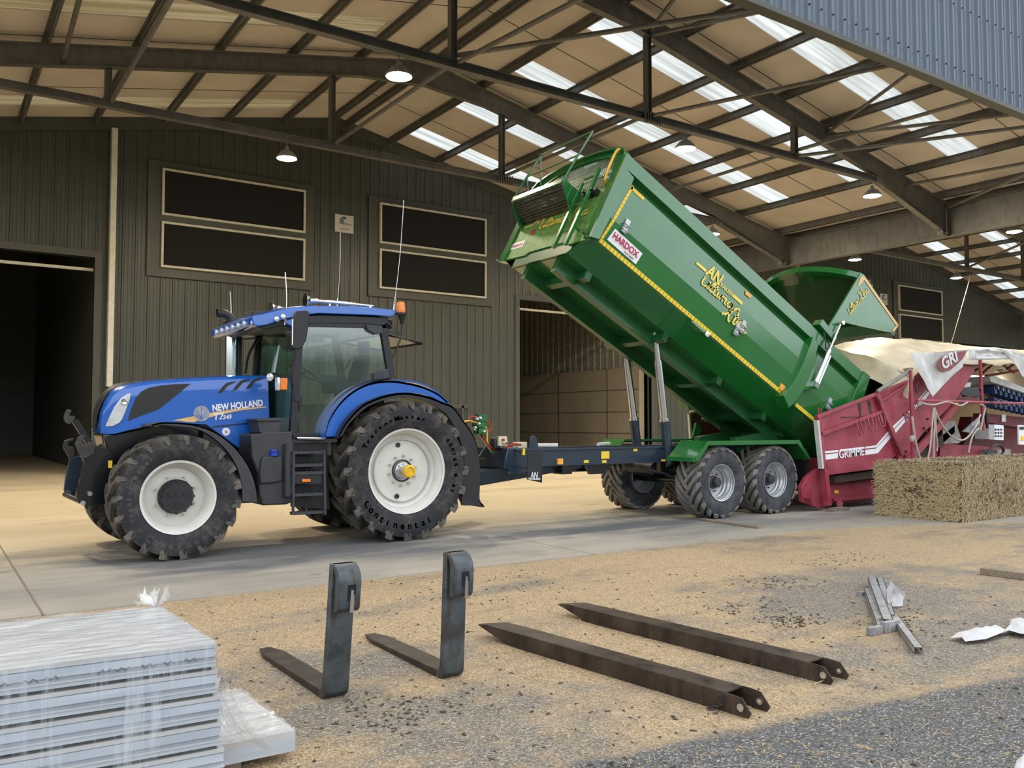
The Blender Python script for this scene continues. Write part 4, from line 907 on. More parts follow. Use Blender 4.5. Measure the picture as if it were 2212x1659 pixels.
def horn(p, q, rb, name='air_horn'):
    p, q = Vector(p), Vector(q); L_ = (q-p).length
    m = MB(); m.lathe(p, (q-p), [(rb*1.0, 0), (rb*1.03, 0.004), (rb*0.75, 0.03), (rb*0.5, 0.07), (rb*0.33, 0.13), (rb*0.27, 0.2), (0.017, L_), (0, L_), (0.0, L_-0.01), (0.012, L_-0.02), (rb*0.2, 0.2), (rb*0.4, 0.07), (rb*0.7, 0.025), (rb*0.95, 0.004)], 20)
    m.bar(lerp(p, q, 0.35), lerp(p, q, 0.35)-Vector((0, 0, 0.09)), 0.02); m.bar(lerp(p, q, 0.95), lerp(p, q, 0.95)-Vector((0, 0, 0.07)), 0.03); m.build(name, 'chrome', T, roof)
horn(onY(659, 648, YN+0.3), onY(806, 661, YN+0.3), 0.095); horn(onY(584, 664, YN+0.85), onY(630, 668, YN+0.9), 0.08)
# mirror near, arm far, exhaust, lamps, antennas
mr = plate('wing_mirror', 'black_plastic', [(640,672),(664,670),(669,674),(668,700),(662,735),(652,752),(640,755),(629,752),(628,745),(632,715),(634,690)], 10.42, 10.52, bevel=0.015)
mx_ = [YP(a, b, 10.42) for a, b in [(636,680),(655,677),(655,705),(650,738),(634,740),(634,700)]]
m = MB(); a_, b_ = YP(632, 690, 10.42), YP(632, 745, 10.42); m.box(a_[0]-0.012, a_[0]+0.0, 10.40, 10.62, b_[1], a_[1]); m.build('mirror_face', 'chrome', T, mr)
m = MB(); m.bar((mx_[0][0]+0.05, 10.5, mx_[0][1]), (A_top.x, YN, A_top.z-0.02), 0.04); m.build('mirror_arm', 'black_plastic', T, mr)
m = MB(); a_ = onY(560, 730, 12.7); m.bar((a_.x, 12.68, a_.z), (a_.x-0.25, 13.25, a_.z), 0.08, 0.05); m.box(a_.x-0.30, a_.x-0.2, 13.15, 13.35, a_.z-0.12, a_.z+0.12); m.build('wing_mirror', 'black_plastic', T, bevel=0.01)
xe = onY(500, 760, 12.35).x; zt_ = onY(500, 707, 12.35).z; m = MB(); m.cyl((xe, 12.35, 1.8), (xe, 12.35, zt_), 0.085, 20); ex = m.build('exhaust_stack', 'chrome', T)
m = MB(); m.box(xe+0.07, xe+0.13, 12.28, 12.42, 1.9, zt_+0.03); m.build('exhaust_guard', 'black_plastic', T, ex, bevel=0.01)
m = MB(); m.tube(arc([(xe, 12.35, zt_-0.03), (xe, 12.35, zt_+0.05), (xe-0.03, 12.35, zt_+0.14), (xe-0.12, 12.35, zt_+0.19), (xe-0.21, 12.35, zt_+0.19)]), 0.062, 14, caps=False); m.build('exhaust_bend', 'dark_steel', T, ex)
m = MB(); m.tube(arc([onY(530, 808, 12.5), onY(537, 768, 12.5), onY(555, 735, 12.5), onY(572, 725, 12.55)]), 0.018, 6); m.build('intake_hose', 'black_plastic', T)
p = onY(589, 815, 10.98); m = MB(); m.lathe(p, (-0.8, -0.6, 0), [(0, 0.06), (0.055, 0.055), (0.065, 0.0), (0.05, -0.10), (0, -0.10)], 16); fl2 = m.build('work_lamp', 'black_plastic', T)
m = MB(); m.lathe(p+Vector((-0.8, -0.6, 0))*0.058, (-0.8, -0.6, 0), [(0, 0.01), (0.05, 0.005), (0.05, -0.005)], 16); m.build('lamp_glass', 'lamp_lens', T, fl2)
m = MB(); p = onY(600, 829, 10.72); m.box(p.x, p.x+0.035, p.y, p.y+0.12, p.z-0.085, p.z+0.085); l1 = m.build('indicator_lamp', 'lamp_lens', T, bevel=0.015)
m = MB(); m.box(p.x+0.035, p.x+0.13, p.y+0.0, p.y+0.12, p.z-0.075, p.z+0.075); m.build('amber_side', 'amber', T, l1, bevel=0.01)
m = MB(); m.bar((p.x+0.12, 10.8, p.z), (p.x+0.2, YN, p.z), 0.03); m.build('lamp_arm', 'black_plastic', T, l1)
m = MB(); p = onY(868, 700, YN-0.12); bp = onY(867, 724, YN-0.12); m.cyl(bp, p, 0.012, 8); m.tube([p, p+Vector((0, 0, .06)), p+Vector((0, 0, 0.12))], [0.02, 0.035, 0.05], 12); bc = m.build('beacon_post', 'black_plastic', T)
p = onY(866, 678, YN-0.12); m = MB(); m.lathe(p, (0, 0, 1), [(0, -0.02), (0.075, -0.02), (0.078, 0.01), (0.06, 0.015), (0, 0.015)], 20); m.build('beacon_base', 'black_plastic', T, bc)
m = MB(); m.lathe(p, (0, 0, 1), [(0.06, 0.012), (0.064, 0.05), (0.056, 0.15), (0.045, 0.168), (0, 0.172)], 20); m.build('beacon_dome', 'amber', T, bc)
m = MB(); a_ = onY(832, 692, YN-0.02); m.bar(a_, bp+Vector((0, 0, 0.0)), 0.02); m.bar(onY(838, 716, YN), bp, 0.02); m.build('beacon_bracket', 'black_plastic', T, bc)
for (a, b, c_, d, y, r_) in ((616, 702, 616, 588, YN-0.06, 0.008), (496, 730, 497, 630, 13.2, 0.008), (850, 672, 872, 432, YN-0.05, 0.005), (728, 664, 735, 502, TC+0.3, 0.0035)):
    m = MB(); p, q = onY(a, b, y), onY(c_, d, y); md = lerp(p, q, 0.5)+Vector((0.02, 0, 0)); m.tube(arc([p, md, q]), [r_]*9 if False else r_, 6); m.cyl(p, lerp(p, q, 0.12), r_*2.2, 8); m.build('antenna', 'steel_rod', T)
p = onY(853, 655, YN-0.05); m = MB(); m.lathe(p-Vector((0, 0, 0.1)), (0, 0, 1), [(0.022, 0.01*k+(0.003 if k % 2 else 0)) if k % 2 else (0.017, 0.01*k) for k in range(18)], 10); m.build('antenna_spring', 'steel_rod', T)
m = MB(); 
for k in range(3): q = onY(840, 697+k*3, YN+0.1+0.15*k); m.lathe(q, (1, -0.2, -0.2), [(0, 0.05), (0.045, 0.04), (0.05, 0), (0.04, -0.05), (0, -0.05)], 12)
m.build('rear_work_lamp', 'black_plastic', T)
# rear linkage and hitch, hoses to trailer
m = MB(); m.box(RC[0]+0.3, RC[0]+0.75, TC-0.35, TC+0.35, 0.5, 0.9); m.bar((RC[0]+0.3, TC-0.45, 0.75), (RC[0]+1.15, TC-0.5, 0.62), 0.06, 0.1); m.bar((RC[0]+0.3, TC+0.45, 0.75), (RC[0]+1.15, TC+0.5, 0.62), 0.06, 0.1); m.bar((RC[0]+0.75, TC-0.47, 0.68), (RC[0]+0.6, TC-0.4, 1.35), 0.05); m.bar((RC[0]+0.3, TC-0.1, 1.3), (RC[0]+0.9, TC-0.4, 1.45), 0.06); m.build('rear_linkage', 'black_paint', T)

# ================= tipping trailer =================
YC = 11.35
V = thing('tipping_trailer', (11.9, YC, 0), 'green tandem-axle tipping trailer with its body raised over the red hopper', 'trailer')
AL = R(28); BO = Vector((8.35, 0, 4.46))
E1 = Vector((math.cos(AL), 0, -math.sin(AL))); E2 = Vector((math.sin(AL), 0, math.cos(AL)))
BT = Matrix(((E1.x, 0, E2.x, BO.x), (0, 1, 0, 0), (E1.z, 0, E2.z, BO.z), (0, 0, 0, 1)))   # (l, y, h) to world
def LH(px, py, y):
    p = onY(px, py, y)-Vector((BO.x, y, BO.z)); return (p.dot(E1), p.dot(E2))
def B(l, y, h): return BT @ Vector((l, y, h))
# body shell
def sec(l, k=1.0): 
    return [(l, -1.27, 1.60), (l, -1.27, 1.37), (l, -1.15, 1.36), (l, -1.15, 1.22), (l, -1.25, 1.21), (l, -1.255, 0.86), (l, -1.25, 0.50), (l, -1.19, 0.07), (l, -1.16, 0.04), (l, -0.75, -0.20), (l, -0.60, -0.20)]
def full(l):
    a = sec(l); return [(x, YC+y, z) for x, y, z in a]+[(x, YC-y, z) for x, y, z in reversed(a)]
m = MB(BT)
m.sheet([full(0.0), full(1.8), full(3.5), full(5.2), full(7.1)])
inner = [(-1.19, 1.60), (-1.10, 1.2), (-1.17, 0.9), (-1.14, 0.2), (-0.7, -0.10), (0.7, -0.10), (1.14, 0.2), (1.17, 0.9), (1.10, 1.2), (1.19, 1.60)]
m.sheet([[(l, YC+y, z) for y, z in inner] for l in (0.03, 7.1)])
for s_ in (-1, 1): m.add([(0, YC+s_*1.27, 1.60), (7.1, YC+s_*1.27, 1.60), (7.1, YC+s_*1.19, 1.60), (0, YC+s_*1.19, 1.60)], [(0, 1, 2, 3)])
body = m.build('tipping_body', 'green_paint', V, flat=True, recalc=False)
# front corner plates, collar, rear frame
for s_ in (-1, 1):
    m = MB(BT); y0, y1 = YC+s_*1.275, YC+s_*1.10
    m.py([(-0.03, 1.60), (0.06, 1.60), (0.06, 1.37), (0.28, 1.33), (0.28, 1.16), (0.17, 0.55), (0.14, 0.05), (-0.03, -0.02)], y0, y1); m.build('corner_plate', 'green_paint', V, body)
    m = MB(BT); m.py([(5.22, 1.37), (5.42, 1.30), (5.46, 0.5), (5.34, 0.12), (5.20, -0.15), (4.97, -0.02), (5.14, 0.40), (5.20, 0.75)], YC+s_*1.34, YC+s_*1.1); m.py([(5.25, 1.66), (5.80, 1.60), (5.82, 1.72), (5.30, 1.80)], YC+s_*1.36, YC+s_*1.18); m.py([(5.42, 1.2), (5.62, 0.62), (5.60, 0.45), (5.30, 0.30)], YC+s_*1.33, YC+s_*1.22); m.build('body_collar', 'green_paint', V, body, bevel=0.006)
    m = MB(BT); m.py([(6.86, 1.24), (6.83, 0.9), (6.92, 0.02), (7.12, 0.02), (7.14, 1.62), (6.93, 1.62)], YC+s_*1.31, YC+s_*1.12); m.build('rear_post', 'green_paint', V, body, bevel=0.006)
# floor bearers and cross members
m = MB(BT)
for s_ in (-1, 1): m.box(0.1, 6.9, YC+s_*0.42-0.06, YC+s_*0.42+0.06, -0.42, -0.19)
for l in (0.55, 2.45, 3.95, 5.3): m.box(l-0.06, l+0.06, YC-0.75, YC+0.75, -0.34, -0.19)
m.build('floor_bearers', 'green_under_shaded', V, body)
# headboard with mesh window and arched top
m = MB(BT)
ar = [(YC+1.25*math.cos(t), 1.60+0.30*math.sin(t)) for t in [math.pi*k/16 for k in range(17)]]
win = [(YC+1.02*math.cos(t), 1.52+0.26*math.sin(t)) for t in [math.pi*k/16 for k in range(17)]]
for k in range(16): m.pr([(0, ar[k][0], ar[k][1]), (0, ar[k+1][0], ar[k+1][1]), (0, win[k+1][0], win[k+1][1]), (0, win[k][0], win[k][1])], (0.05, 0, 0))
m.box(0, 0.05, YC-1.25, YC-1.02, 1.02, 1.60); m.box(0, 0.05, YC+1.02, YC+1.25, 1.02, 1.60)
for k in range(8): 
    a, b = ar[2*k], ar[2*k+2]; m.pr([(-0.06, a[0], a[1]), (-0.06, b[0], b[1]), (-0.06, b[0], b[1]-0.04), (-0.06, a[0], a[1]-0.04)], (0.16, 0, 0))
m.build('headboard_arch', 'green_paint', V, body)
m = MB(BT); m.px([(YC-1.2, 1.03), (YC+1.2, 1.03), (YC+1.2, 0.02), (YC+0.5, 0.0), (YC+0.42, 0.05), (YC-0.55, 0.05), (YC-0.7, -0.03), (YC-1.2, -0.03)], 0.0, 0.04); m.build('headboard', 'green_dusty', V, body)
m = MB(BT); m.box(0.02, 0.05, YC-0.8, YC+0.8, -0.2, 0.08); m.build('headboard_sill', 'green_under_shaded', V, body)
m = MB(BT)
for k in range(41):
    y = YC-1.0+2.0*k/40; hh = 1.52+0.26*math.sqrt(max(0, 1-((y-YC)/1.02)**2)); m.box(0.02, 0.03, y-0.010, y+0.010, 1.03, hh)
m.box(0.015, 0.035, YC-1.02, YC+1.02, 1.3, 1.32); m.build('mesh_window', 'green_under_shaded', V, body)
def sheet_dec(name, mt, pts, parent): m = MB(BT); m.add(pts, [list(range(len(pts)))]); return m.build(name, mt, V, parent)
h0 = -0.004
lb_ = sheet_dec('label_plate', 'decal_white', [(h0, YC+1.12, 0.36), (h0, YC+0.72, 0.36), (h0, YC+0.72, 0.22), (h0, YC+1.12, 0.22)], body)
ydir = Vector((0, -1, 0)); text_obj('HARDOX', 'plate_lettering', 'decal_red', V, lb_, B(-0.008, YC+1.07, 0.255), ydir, E2, 0.09, 0.001, thick=0.002, fit=0.31)
m = MB(BT); m.lathe((h0, YC+0.60, 0.50), (-1, 0, 0), [(0, 0.004), (0.06, 0.004), (0.06, 0)], 16); m.build('round_badge', 'decal_red', V, body)
# strokes of the script lettering
SCR = {'U': [[(0, .6), (.08, .62), (.05, .35), (.1, .08), (.22, .02), (.36, .12), (.44, .35), (.48, .62)], [(.46, .5), (.44, .2), (.5, .03), (.62, .1)]],
 'l': [[(0, .1), (.14, .4), (.24, .75), (.2, .85), (.12, .7), (.1, .3), (.13, .05), (.22, .02), (.34, .12)]],
 't': [[(.12, .75), (.08, .35), (.1, .06), (.2, .02), (.32, .12)], [(-.06, .5), (.28, .52)]],
 'i': [[(.06, .45), (.05, .15), (.1, .03), (.22, .1)]],
 'm': [[(0, .1), (.08, .42), (.1, .44), (.08, .02)], [(.08, .2), (.2, .42), (.28, .38), (.27, .03)], [(.27, .2), (.4, .42), (.48, .36), (.47, .06), (.56, .03), (.66, .12)]],
 'a': [[(.36, .4), (.22, .45), (.06, .32), (.05, .1), (.16, .02), (.3, .15), (.38, .42)], [(.37, .38), (.35, .1), (.44, .02), (.58, .14)]],
 'X': [[(0, .0), (-.06, .1), (.05, .12), (.3, .35), (.55, .8), (.75, .95), (.82, .85)], [(.02, .9), (.14, .95), (.25, .75), (.4, .2), (.55, -.05), (.66, .02)]],
 'r': [[(0, .1), (.08, .42), (.1, .46), (.12, .38), (.26, .42), (.3, .36), (.27, .1), (.36, .02), (.46, .12)]]}
ADV = {'U': .56, 'l': .30, 't': .28, 'i': .2, 'm': .6, 'a': .46, 'X': .78, 'r': .38}
def script(word, name, mt, parent, org, xd, ud, size, wdt=0.022, root=None, sy=None):
    sy = sy or size
    m = MB(); x = 0.0; org = Vector(org); xd = Vector(xd).normalized(); ud = Vector(ud).normalized(); nd = xd.cross(ud)
    for chr_ in word:
        if chr_ == ' ': x += 0.25; continue
        for st in SCR[chr_]:
            pp = arc([((p[0]+x)*size+0.25*p[1]*sy, p[1]*sy, 0) for p in st], 3); L_, R_ = [], []
            for i, p in enumerate(pp):
                a = pp[max(i-1, 0)]; b = pp[min(i+1, len(pp)-1)]; d = (b-a).normalized(); nn = Vector((-d.y, d.x, 0)); w2 = wdt*(0.75+0.35*abs(d.y))/2
                L_.append(p+nn*w2); R_.append(p-nn*w2)
            f = lambda q: org+xd*q.x+ud*q.y+nd*0.004
            m.sheet([[f(q) for q in L_], [f(q) for q in R_]])
        x += ADV[chr_]
    return m.build(name, mt, root or V, parent)
script('UltimaXtra', 'script_lettering', 'decal_yellow', body, B(-0.006, YC+0.45, 0.52), ydir, E2, 0.30, 0.026, sy=0.22)
# trailer maker mark on the platform board
sheet_dec('maker_bar', 'decal_gold', [(h0, YC+0.98, 0.70), (h0, YC+0.72, 0.70), (h0, YC+0.72, 0.66), (h0, YC+0.98, 0.66)], body); sheet_dec('maker_bar', 'decal_gold', [(h0, YC-0.10, 0.79), (h0, YC-0.4, 0.79), (h0, YC-0.4, 0.75), (h0, YC-0.10, 0.75)], body)
text_obj('AN', 'maker_lettering', 'decal_gold', V, body, B(-0.007, YC+0.70, 0.66), ydir, E2, 0.27, 0.006, shear=0.15, thick=0.002, xs=0.85)
text_obj('TRAILERS', 'maker_lettering', 'decal_gold', V, body, B(-0.007, YC+0.36, 0.75), ydir, E2, 0.085, 0.001, thick=0.002, fit=0.40)
# platform, rails and ladder on the headboard
m = MB(BT); yl, yr = YC+1.02, YC-0.42
for k in range(13): l = -0.40+0.40*k/12; m.box(l-0.010, l+0.010, yr, yl, 0.98-0.0*k, 1.02)
for y in (yl, yr, YC+0.3): m.box(-0.42, 0, y-0.015, y+0.015, 0.97, 1.03)
m.box(-0.43, -0.40, yr, yl, 0.96, 1.05)
for y in (yl, yr): m.py([(-0.43, 1.04), (-0.38, 0.92), (-0.08, 0.66), (0.0, 0.62), (0.0, 1.04)], y-0.012, y+0.012)
pf = m.build('platform', 'green_paint', V, body)
m = MB(BT)
for k in range(9):
    l, h = lerp(-0.40, -0.05, k/9), lerp(0.95, 0.72, k/9); m.sheet([[(l, yr+.02, h), (l, yl-.02, h)], [(l+0.028, yr+.02, h-0.018), (l+0.028, yl-.02, h-0.018)]], (0.006, 0, 0.008))
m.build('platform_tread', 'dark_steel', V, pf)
m = MB(BT)
P = lambda l, y, h: (l, y, h)
m.tube([P(-0.42, yl, 0.96), P(-0.30, yl, 2.08), P(-0.30, yr, 2.12), P(-0.42, yr, 0.98)], 0.02, 8); m.tube([P(-0.36, yl, 1.55), P(-0.36, yr, 1.57)], 0.016, 8)
m.tube([P(-0.30, yl, 2.08), P(0.0, yl-0.02, 1.5)], 0.016, 8); m.tube([P(-0.36, yl, 1.55), P(-0.05, yl-0.02, 1.1)], 0.016, 8); m.build('guard_rail', 'green_paint', V, pf)
ly0, ly1 = YC-0.86, YC-0.55; m = MB(BT)
for y in (ly0, ly1): m.box(-0.16, -0.11, y-0.028, y+0.028, -0.16, 1.32 if y == ly0 else 1.12)
for h in (-0.14, 0.13, 0.40, 0.67, 0.94, 1.2): m.cyl((-0.135, ly0, h), (-0.135, ly1, h), 0.016, 8)
for h in (0.2, 0.9): m.box(-0.12, 0, ly0-0.012, ly0+0.012, h-0.02, h+0.02)
m.build('ladder', 'green_paint', V, body)
m = MB(BT); y = YC-1.10; m.tube(arc([(-0.05, y+0.05, 1.66), (-0.08, y, 1.68), (-0.12, y, 1.60), (-0.12, y, 1.25), (-0.10, y, 1.08), (-0.03, y+0.05, 1.06)]), 0.022, 8); m.build('yellow_hose', 'hose_yellow', V, body)
m = MB(BT); 
for k in range(3): m.box(-0.08, 0, YC-0.95+0.11*k, YC-0.87+0.11*k, 0.86, 0.96); m.cyl((-0.05, YC-0.91+0.11*k, 0.9), (-0.16, YC-0.91+0.11*k, 0.9), 0.02, 8)
m.build('valve_block', 'black_plastic', V, body); m = MB(BT); m.cyl((0.0, YC-1.12, 0.03), (-0.14, YC-1.2, 0.02), 0.02, 8); m.build('lock_pin', 'chrome', V, body); m = MB(BT); m.cyl((0.0, YC+1.2, 0.03), (-0.08, YC+1.28, 0.02), 0.025, 8); m.build('lock_pin', 'chrome', V, body)
# side markings (near side plane)
ys_ = YC-1.256
def sp(name, mt, pts, y=None, parent=body): 
    y = ys_ if y is None else y; m = MB(BT); m.py(pts, y-0.006, y); return m.build(name, mt, V, parent)
def low_y(h): return YC-(1.25 if h > 0.5 else lerp(1.19, 1.25, (h-0.07)/0.43))
m = MB(BT)     # yellow reflective border: blocks along the bottom edge and up the front
st = []
for k in range(61):
    l = 0.20+k*0.0805; st.append((l, l+0.068))
for a, b in st: m.pr([(a, low_y(0.07)-0.008, 0.055), (b, low_y(0.07)-0.008, 0.055), (b, low_y(0.125)-0.008, 0.125), (a, low_y(0.125)-0.008, 0.125)], (0, 0.01, 0))
m.build('reflective_border', 'sticker_yellow', V, body); m = MB(BT)
for k in range(19): l = 5.50+k*0.0805; m.pr([(l, low_y(0.07)-0.008, 0.055), (l+0.074, low_y(0.07)-0.008, 0.055), (l+0.074, low_y(0.125)-0.008, 0.125), (l, low_y(0.125)-0.008, 0.125)], (0, 0.01, 0))
m.build('reflective_border', 'sticker_yellow', V, body); m = MB(BT)
for k in range(14):
    h = 0.13+k*0.078; a = lerp(0.18, 0.30, h/1.2); m.pr([(a, low_y(h)-0.01, h), (a+0.05, low_y(h)-0.01, h), (a+0.057, low_y(h+0.07)-0.01, h+0.072), (a+0.007, low_y(h+0.07)-0.01, h+0.072)], (0, 0.012, 0))
for k in range(4): a = 0.31+k*0.078; m.pr([(a, low_y(1)-0.01, 1.14), (a+0.072, low_y(1)-0.01, 1.14), (a+0.072, low_y(1)-0.01, 1.20), (a, low_y(1)-0.01, 1.20)], (0, 0.012, 0))
m.build('reflective_border', 'sticker_yellow', V, body)
m = MB(BT); yb_ = low_y(0.3)-0.008
a_, b_ = 0.31, 0.99; m.pr([(a_, low_y(.16)-.014, .17), (b_, low_y(.16)-.014, .16), (b_+.02, low_y(.38)-.014, .38), (a_+.04, low_y(.38)-.014, .40)], (0, 0.008, 0)); hp = m.build('label_plate', 'decal_white', V, body, bevel=0.004)
text_obj('HARDOX', 'plate_lettering', 'decal_red', V, hp, B(0.36, low_y(.3)-.022, 0.25), E1, E2, 0.15, 0.004, fit=0.58); text_obj('IN MY BODY', 'plate_lettering', 'black_plastic', V, hp, B(0.68, low_y(.2)-.020, 0.185), E1, E2, 0.035, 0.0, fit=0.22)
# handles / locks
def lock(l, h, n):
    m = MB(BT); m.box(l-0.04, l+0.05, ys_-0.03, ys_, h-0.12*n, h+0.12)
    for k in range(n+1): m.tube([(l-0.05, ys_-0.03, h-0.1*k+0.04), (l-0.05, ys_-0.06, h-0.1*k), (l+0.05, ys_-0.06, h-0.1*k), (l+0.05, ys_-0.03, h-0.1*k+0.04)], 0.012, 6)
    m.build('side_lock', 'silver_rim', V, body)
for px_ in ((1350, 489, 1), (1590, 711, 1), (1602, 706, 1)): l, h = LH(px_[0], px_[1], ys_); lock(l, h, px_[2])
l, h = LH(1793, 872, 10.05); lock(l, h, 1)
# big side logo
l0, h0_ = LH(1507, 570, ys_-0.01)
def dpt(px, py): l, h = LH(px, py, ys_-0.01); return B(l, ys_-0.01, h)
def quadbar(px, name='maker_bar'): m = MB(); q = [dpt(*p) for p in px]; m.add(q, [(0, 1, 2, 3)]); m.build(name, 'decal_gold' if False else 'decal_yellow', V, body)
quadbar([(1506,565),(1527,583),(1524,588),(1503,570)]); quadbar([(1585,635),(1605,653),(1602,659),(1582,641)])
text_obj('AN', 'maker_lettering', 'decal_yellow', V, body, dpt(1524, 591), E1, E2, 0.31, 0.010, shear=0.25, fit=0.42)
text_obj('TRAILERS', 'maker_lettering', 'decal_yellow', V, body, dpt(1551, 614), E1, E2, 0.095, 0.002, fit=0.40)
d = dpt(1600, 702)-dpt(1516, 605); script('Ultima', 'script_lettering', 'decal_yellow', body, dpt(1512, 611), E1, E2, 0.36, 0.030, sy=0.25)
script('Xtra', 'script_lettering', 'decal_yellow', body, dpt(1560, 680), E1, E2, 0.32, 0.036, sy=0.33)
for px_ in ([(1611,627),(1624,638),(1621,645),(1610,636)],): 
    m = MB(); q = [dpt(*p) for p in px_]; m.add(q, [(0, 1, 2, 3)]); m.build('warning_sticker', 'sticker_orange', V, body)
l, h = LH(1694, 838, ys_); m = MB(BT); m.box(l-0.07, l+0.07, YC-1.225, YC-1.2, h-0.06, h+0.06); m.build('reflector', 'sticker_orange', V, body)
# long rod and tarp-roller handle under the body
m = MB(); y = 10.55; pp = [onY(1305, 590, y), onY(1311, 596, y), onY(1441, 692, y), onY(1444, 684, y)]; m.tube(pp, 0.010, 6); cc = onY(1309, 583, y); m.tube([cc+Vector((math.cos(t)*0.03, 0, math.sin(t)*0.05)) for t in [2*math.pi*k/10 for k in range(10)]], 0.008, 6, closed=True); m.build('pull_rod', 'steel_rod', V, body)
m = MB(); y = 10.08; m.pr([onY(a, b, y) for a, b in [(1492,693),(1498,694),(1527,716),(1534,727),(1524,722)]], (0, 0.12, 0)); m.build('body_prop', 'green_paint', V, body)
p = onY(1528, 722, 10.06); m = MB(); m.lathe(p, (-0.4, -0.9, 0), [(0, 0.02), (0.05, 0.015), (0.055, 0)], 16); m.build('marker_lamp', 'lamp_lens', V, body)
# raised tailgate
GP = [(5.50, 1.66), (5.70, 1.66), (5.80, 1.84), (5.85, 2.09), (7.38, 2.78), (7.50, 3.02), (6.02, 3.30), (5.93, 3.25)]
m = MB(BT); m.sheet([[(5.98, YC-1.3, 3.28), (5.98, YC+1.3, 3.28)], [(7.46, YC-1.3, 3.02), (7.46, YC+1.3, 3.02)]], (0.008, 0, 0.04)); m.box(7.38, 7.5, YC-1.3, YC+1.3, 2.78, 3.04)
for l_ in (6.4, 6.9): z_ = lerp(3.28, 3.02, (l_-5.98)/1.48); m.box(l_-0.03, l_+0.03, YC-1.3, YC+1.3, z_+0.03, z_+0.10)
gate = m.build('tailgate', 'green_under_shaded', V, body)  # same paint as the body, its inside shade put into a darker green
for s_ in (-1, 1):
    m = MB(BT); m.py(GP, YC+s_*1.30, YC+s_*1.335); sd = m.build('gate_side', 'green_paint', V, gate)
    m = MB(BT); y = YC+s_*1.342
    m.py([(5.96, 3.20), (6.04, 3.27), (7.46, 3.02), (7.44, 2.96), (6.08, 3.20), (5.98, 3.0), (5.94, 2.98)], y-0.003, y+0.003); m.py([(7.33, 2.80), (7.38, 2.80), (7.47, 2.98), (7.42, 2.99)], y-0.003, y+0.003); m.build('gold_edge', 'decal_gold', V, sd)
script('UltimaXtra', 'script_lettering', 'decal_yellow', gate, B(5.98, YC-1.345, 2.32), (E1*0.40+E2*0.92), (E2*0.40-E1*0.92), 0.19, 0.018)
m = MB(BT); n = 20; outer, inn = [], []
for k in range(n+1):
    f = k/n; y = YC-1.3+2.6*f; bl_ = 0.42*(1-(2*f-1)**2); outer.append((5.98-bl_*0.98, y, 3.28+bl_*0.18)); 
m.sheet([[(a, y, b) for a, y, b in outer], [(a+0.10, y, b-0.02) for a, y, b in outer]], (0.0, 0, -0.09)); m.sheet([outer, [(5.98, y, 3.28) for a, y, b in outer]], (0, 0, 0.03)); m.build('gate_arch', 'green_paint', V, gate)
for s_ in (-1, 1):
    m = MB(BT); y = YC+s_*1.39; m.cyl((5.76, y, 2.0), (5.67, y, 1.25), 0.022, 12); m.build('ram_rod', 'steel_rod', V, body)
    m = MB(BT); m.cyl((5.68, y, 1.35), (5.60, y, 0.58), 0.045, 14); m.box(5.55, 5.66, y-0.05, y+0.08, 0.50, 0.60); m.cyl((5.76, y-0.06, 2.0), (5.76, y+0.06, 2.0), 0.04, 10); m.cyl((5.73, y-0.03, 1.25), (5.66, y-0.03, 0.6), 0.014, 6); m.build('gate_ram', 'chrome', V, body)
m = MB(BT); y = YC-1.3; m.tube(arc([(5.45, y-0.03, 1.62), (5.52, y-0.08, 1.45), (5.60, y-0.08, 1.33), (5.66, y-0.08, 1.42), (5.62, y-0.03, 1.55)]), 0.012, 6); m.build('ram_hose', 'hose_black', V, body)
# ---- chassis
m = MB()
for s_ in (-1, 1):
    y = YC+s_*0.45; m.box(7.45, 13.6, y-0.06, y+0.06, 0.95, 1.21); m.box(7.45, 13.6, y-0.09, y+0.09, 1.19, 1.215); m.box(7.45, 13.6, y-0.09, y+0.09, 0.945, 0.96)
for x in (7.5, 9.2, 10.3, 11.9, 13.4): m.box(x-0.05, x+0.05, YC-0.45, YC+0.45, 1.0, 1.17)
ch = m.build('chassis', 'navy_paint', V)
m = MB(); m.py([(7.32, 1.24), (7.9, 1.22), (7.9, 0.96), (7.62, 0.84), (7.25, 0.93)], YC-0.5, YC+0.5); m.build('headstock', 'navy_paint', V, ch, bevel=0.015)
m = MB(); m.hexa([(6.55, YC-0.12, 0.60), (9.3, YC-0.35, 0.93), (9.3, YC+0.35, 0.93), (6.55, YC+0.12, 0.60), (6.55, YC-0.12, 0.78), (7.6, YC-0.3, 0.98), (7.6, YC+0.3, 0.98), (6.55, YC+0.12, 0.78)]); m.lathe((6.45, YC, 0.66), (0, 0, 1), [(0.05, -0.03), (0.11, -0.03), (0.11, 0.03), (0.05, 0.03)], 20, True); m.box(6.5, 6.62, YC-0.06, YC+0.06, 0.6, 0.72)
m.build('drawbar', 'navy_paint', V, ch)
m = MB(); p = onY(1070, 1003, 10.85); m.cyl((7.42, 10.83, 0.95), (7.42, 10.9, 0.95), 0.11, 16); m.build('drawbar_pivot', 'navy_paint', V, ch)
m = MB(); m.pr([onY(a, b, 10.5) for a, b in [(1140,978),(1172,970),(1171,1043),(1139,1036)]], (0, 0.01, 0)); fl = m.build('mud_flap', 'black_plastic', V, ch)
text_obj('AN', 'flap_lettering', 'decal_white', V, fl, onY(1146, 1033, 10.49), (1, 0, 0), (0, 0, 1), 0.13, 0.001, shear=0.15, xs=0.7); text_obj('TRAILERS', 'flap_lettering', 'decal_white', V, fl, onY(1141, 1036.5, 10.49), (1, 0, -0.03), (0, 0, 1), 0.04, 0.001, fit=0.22)
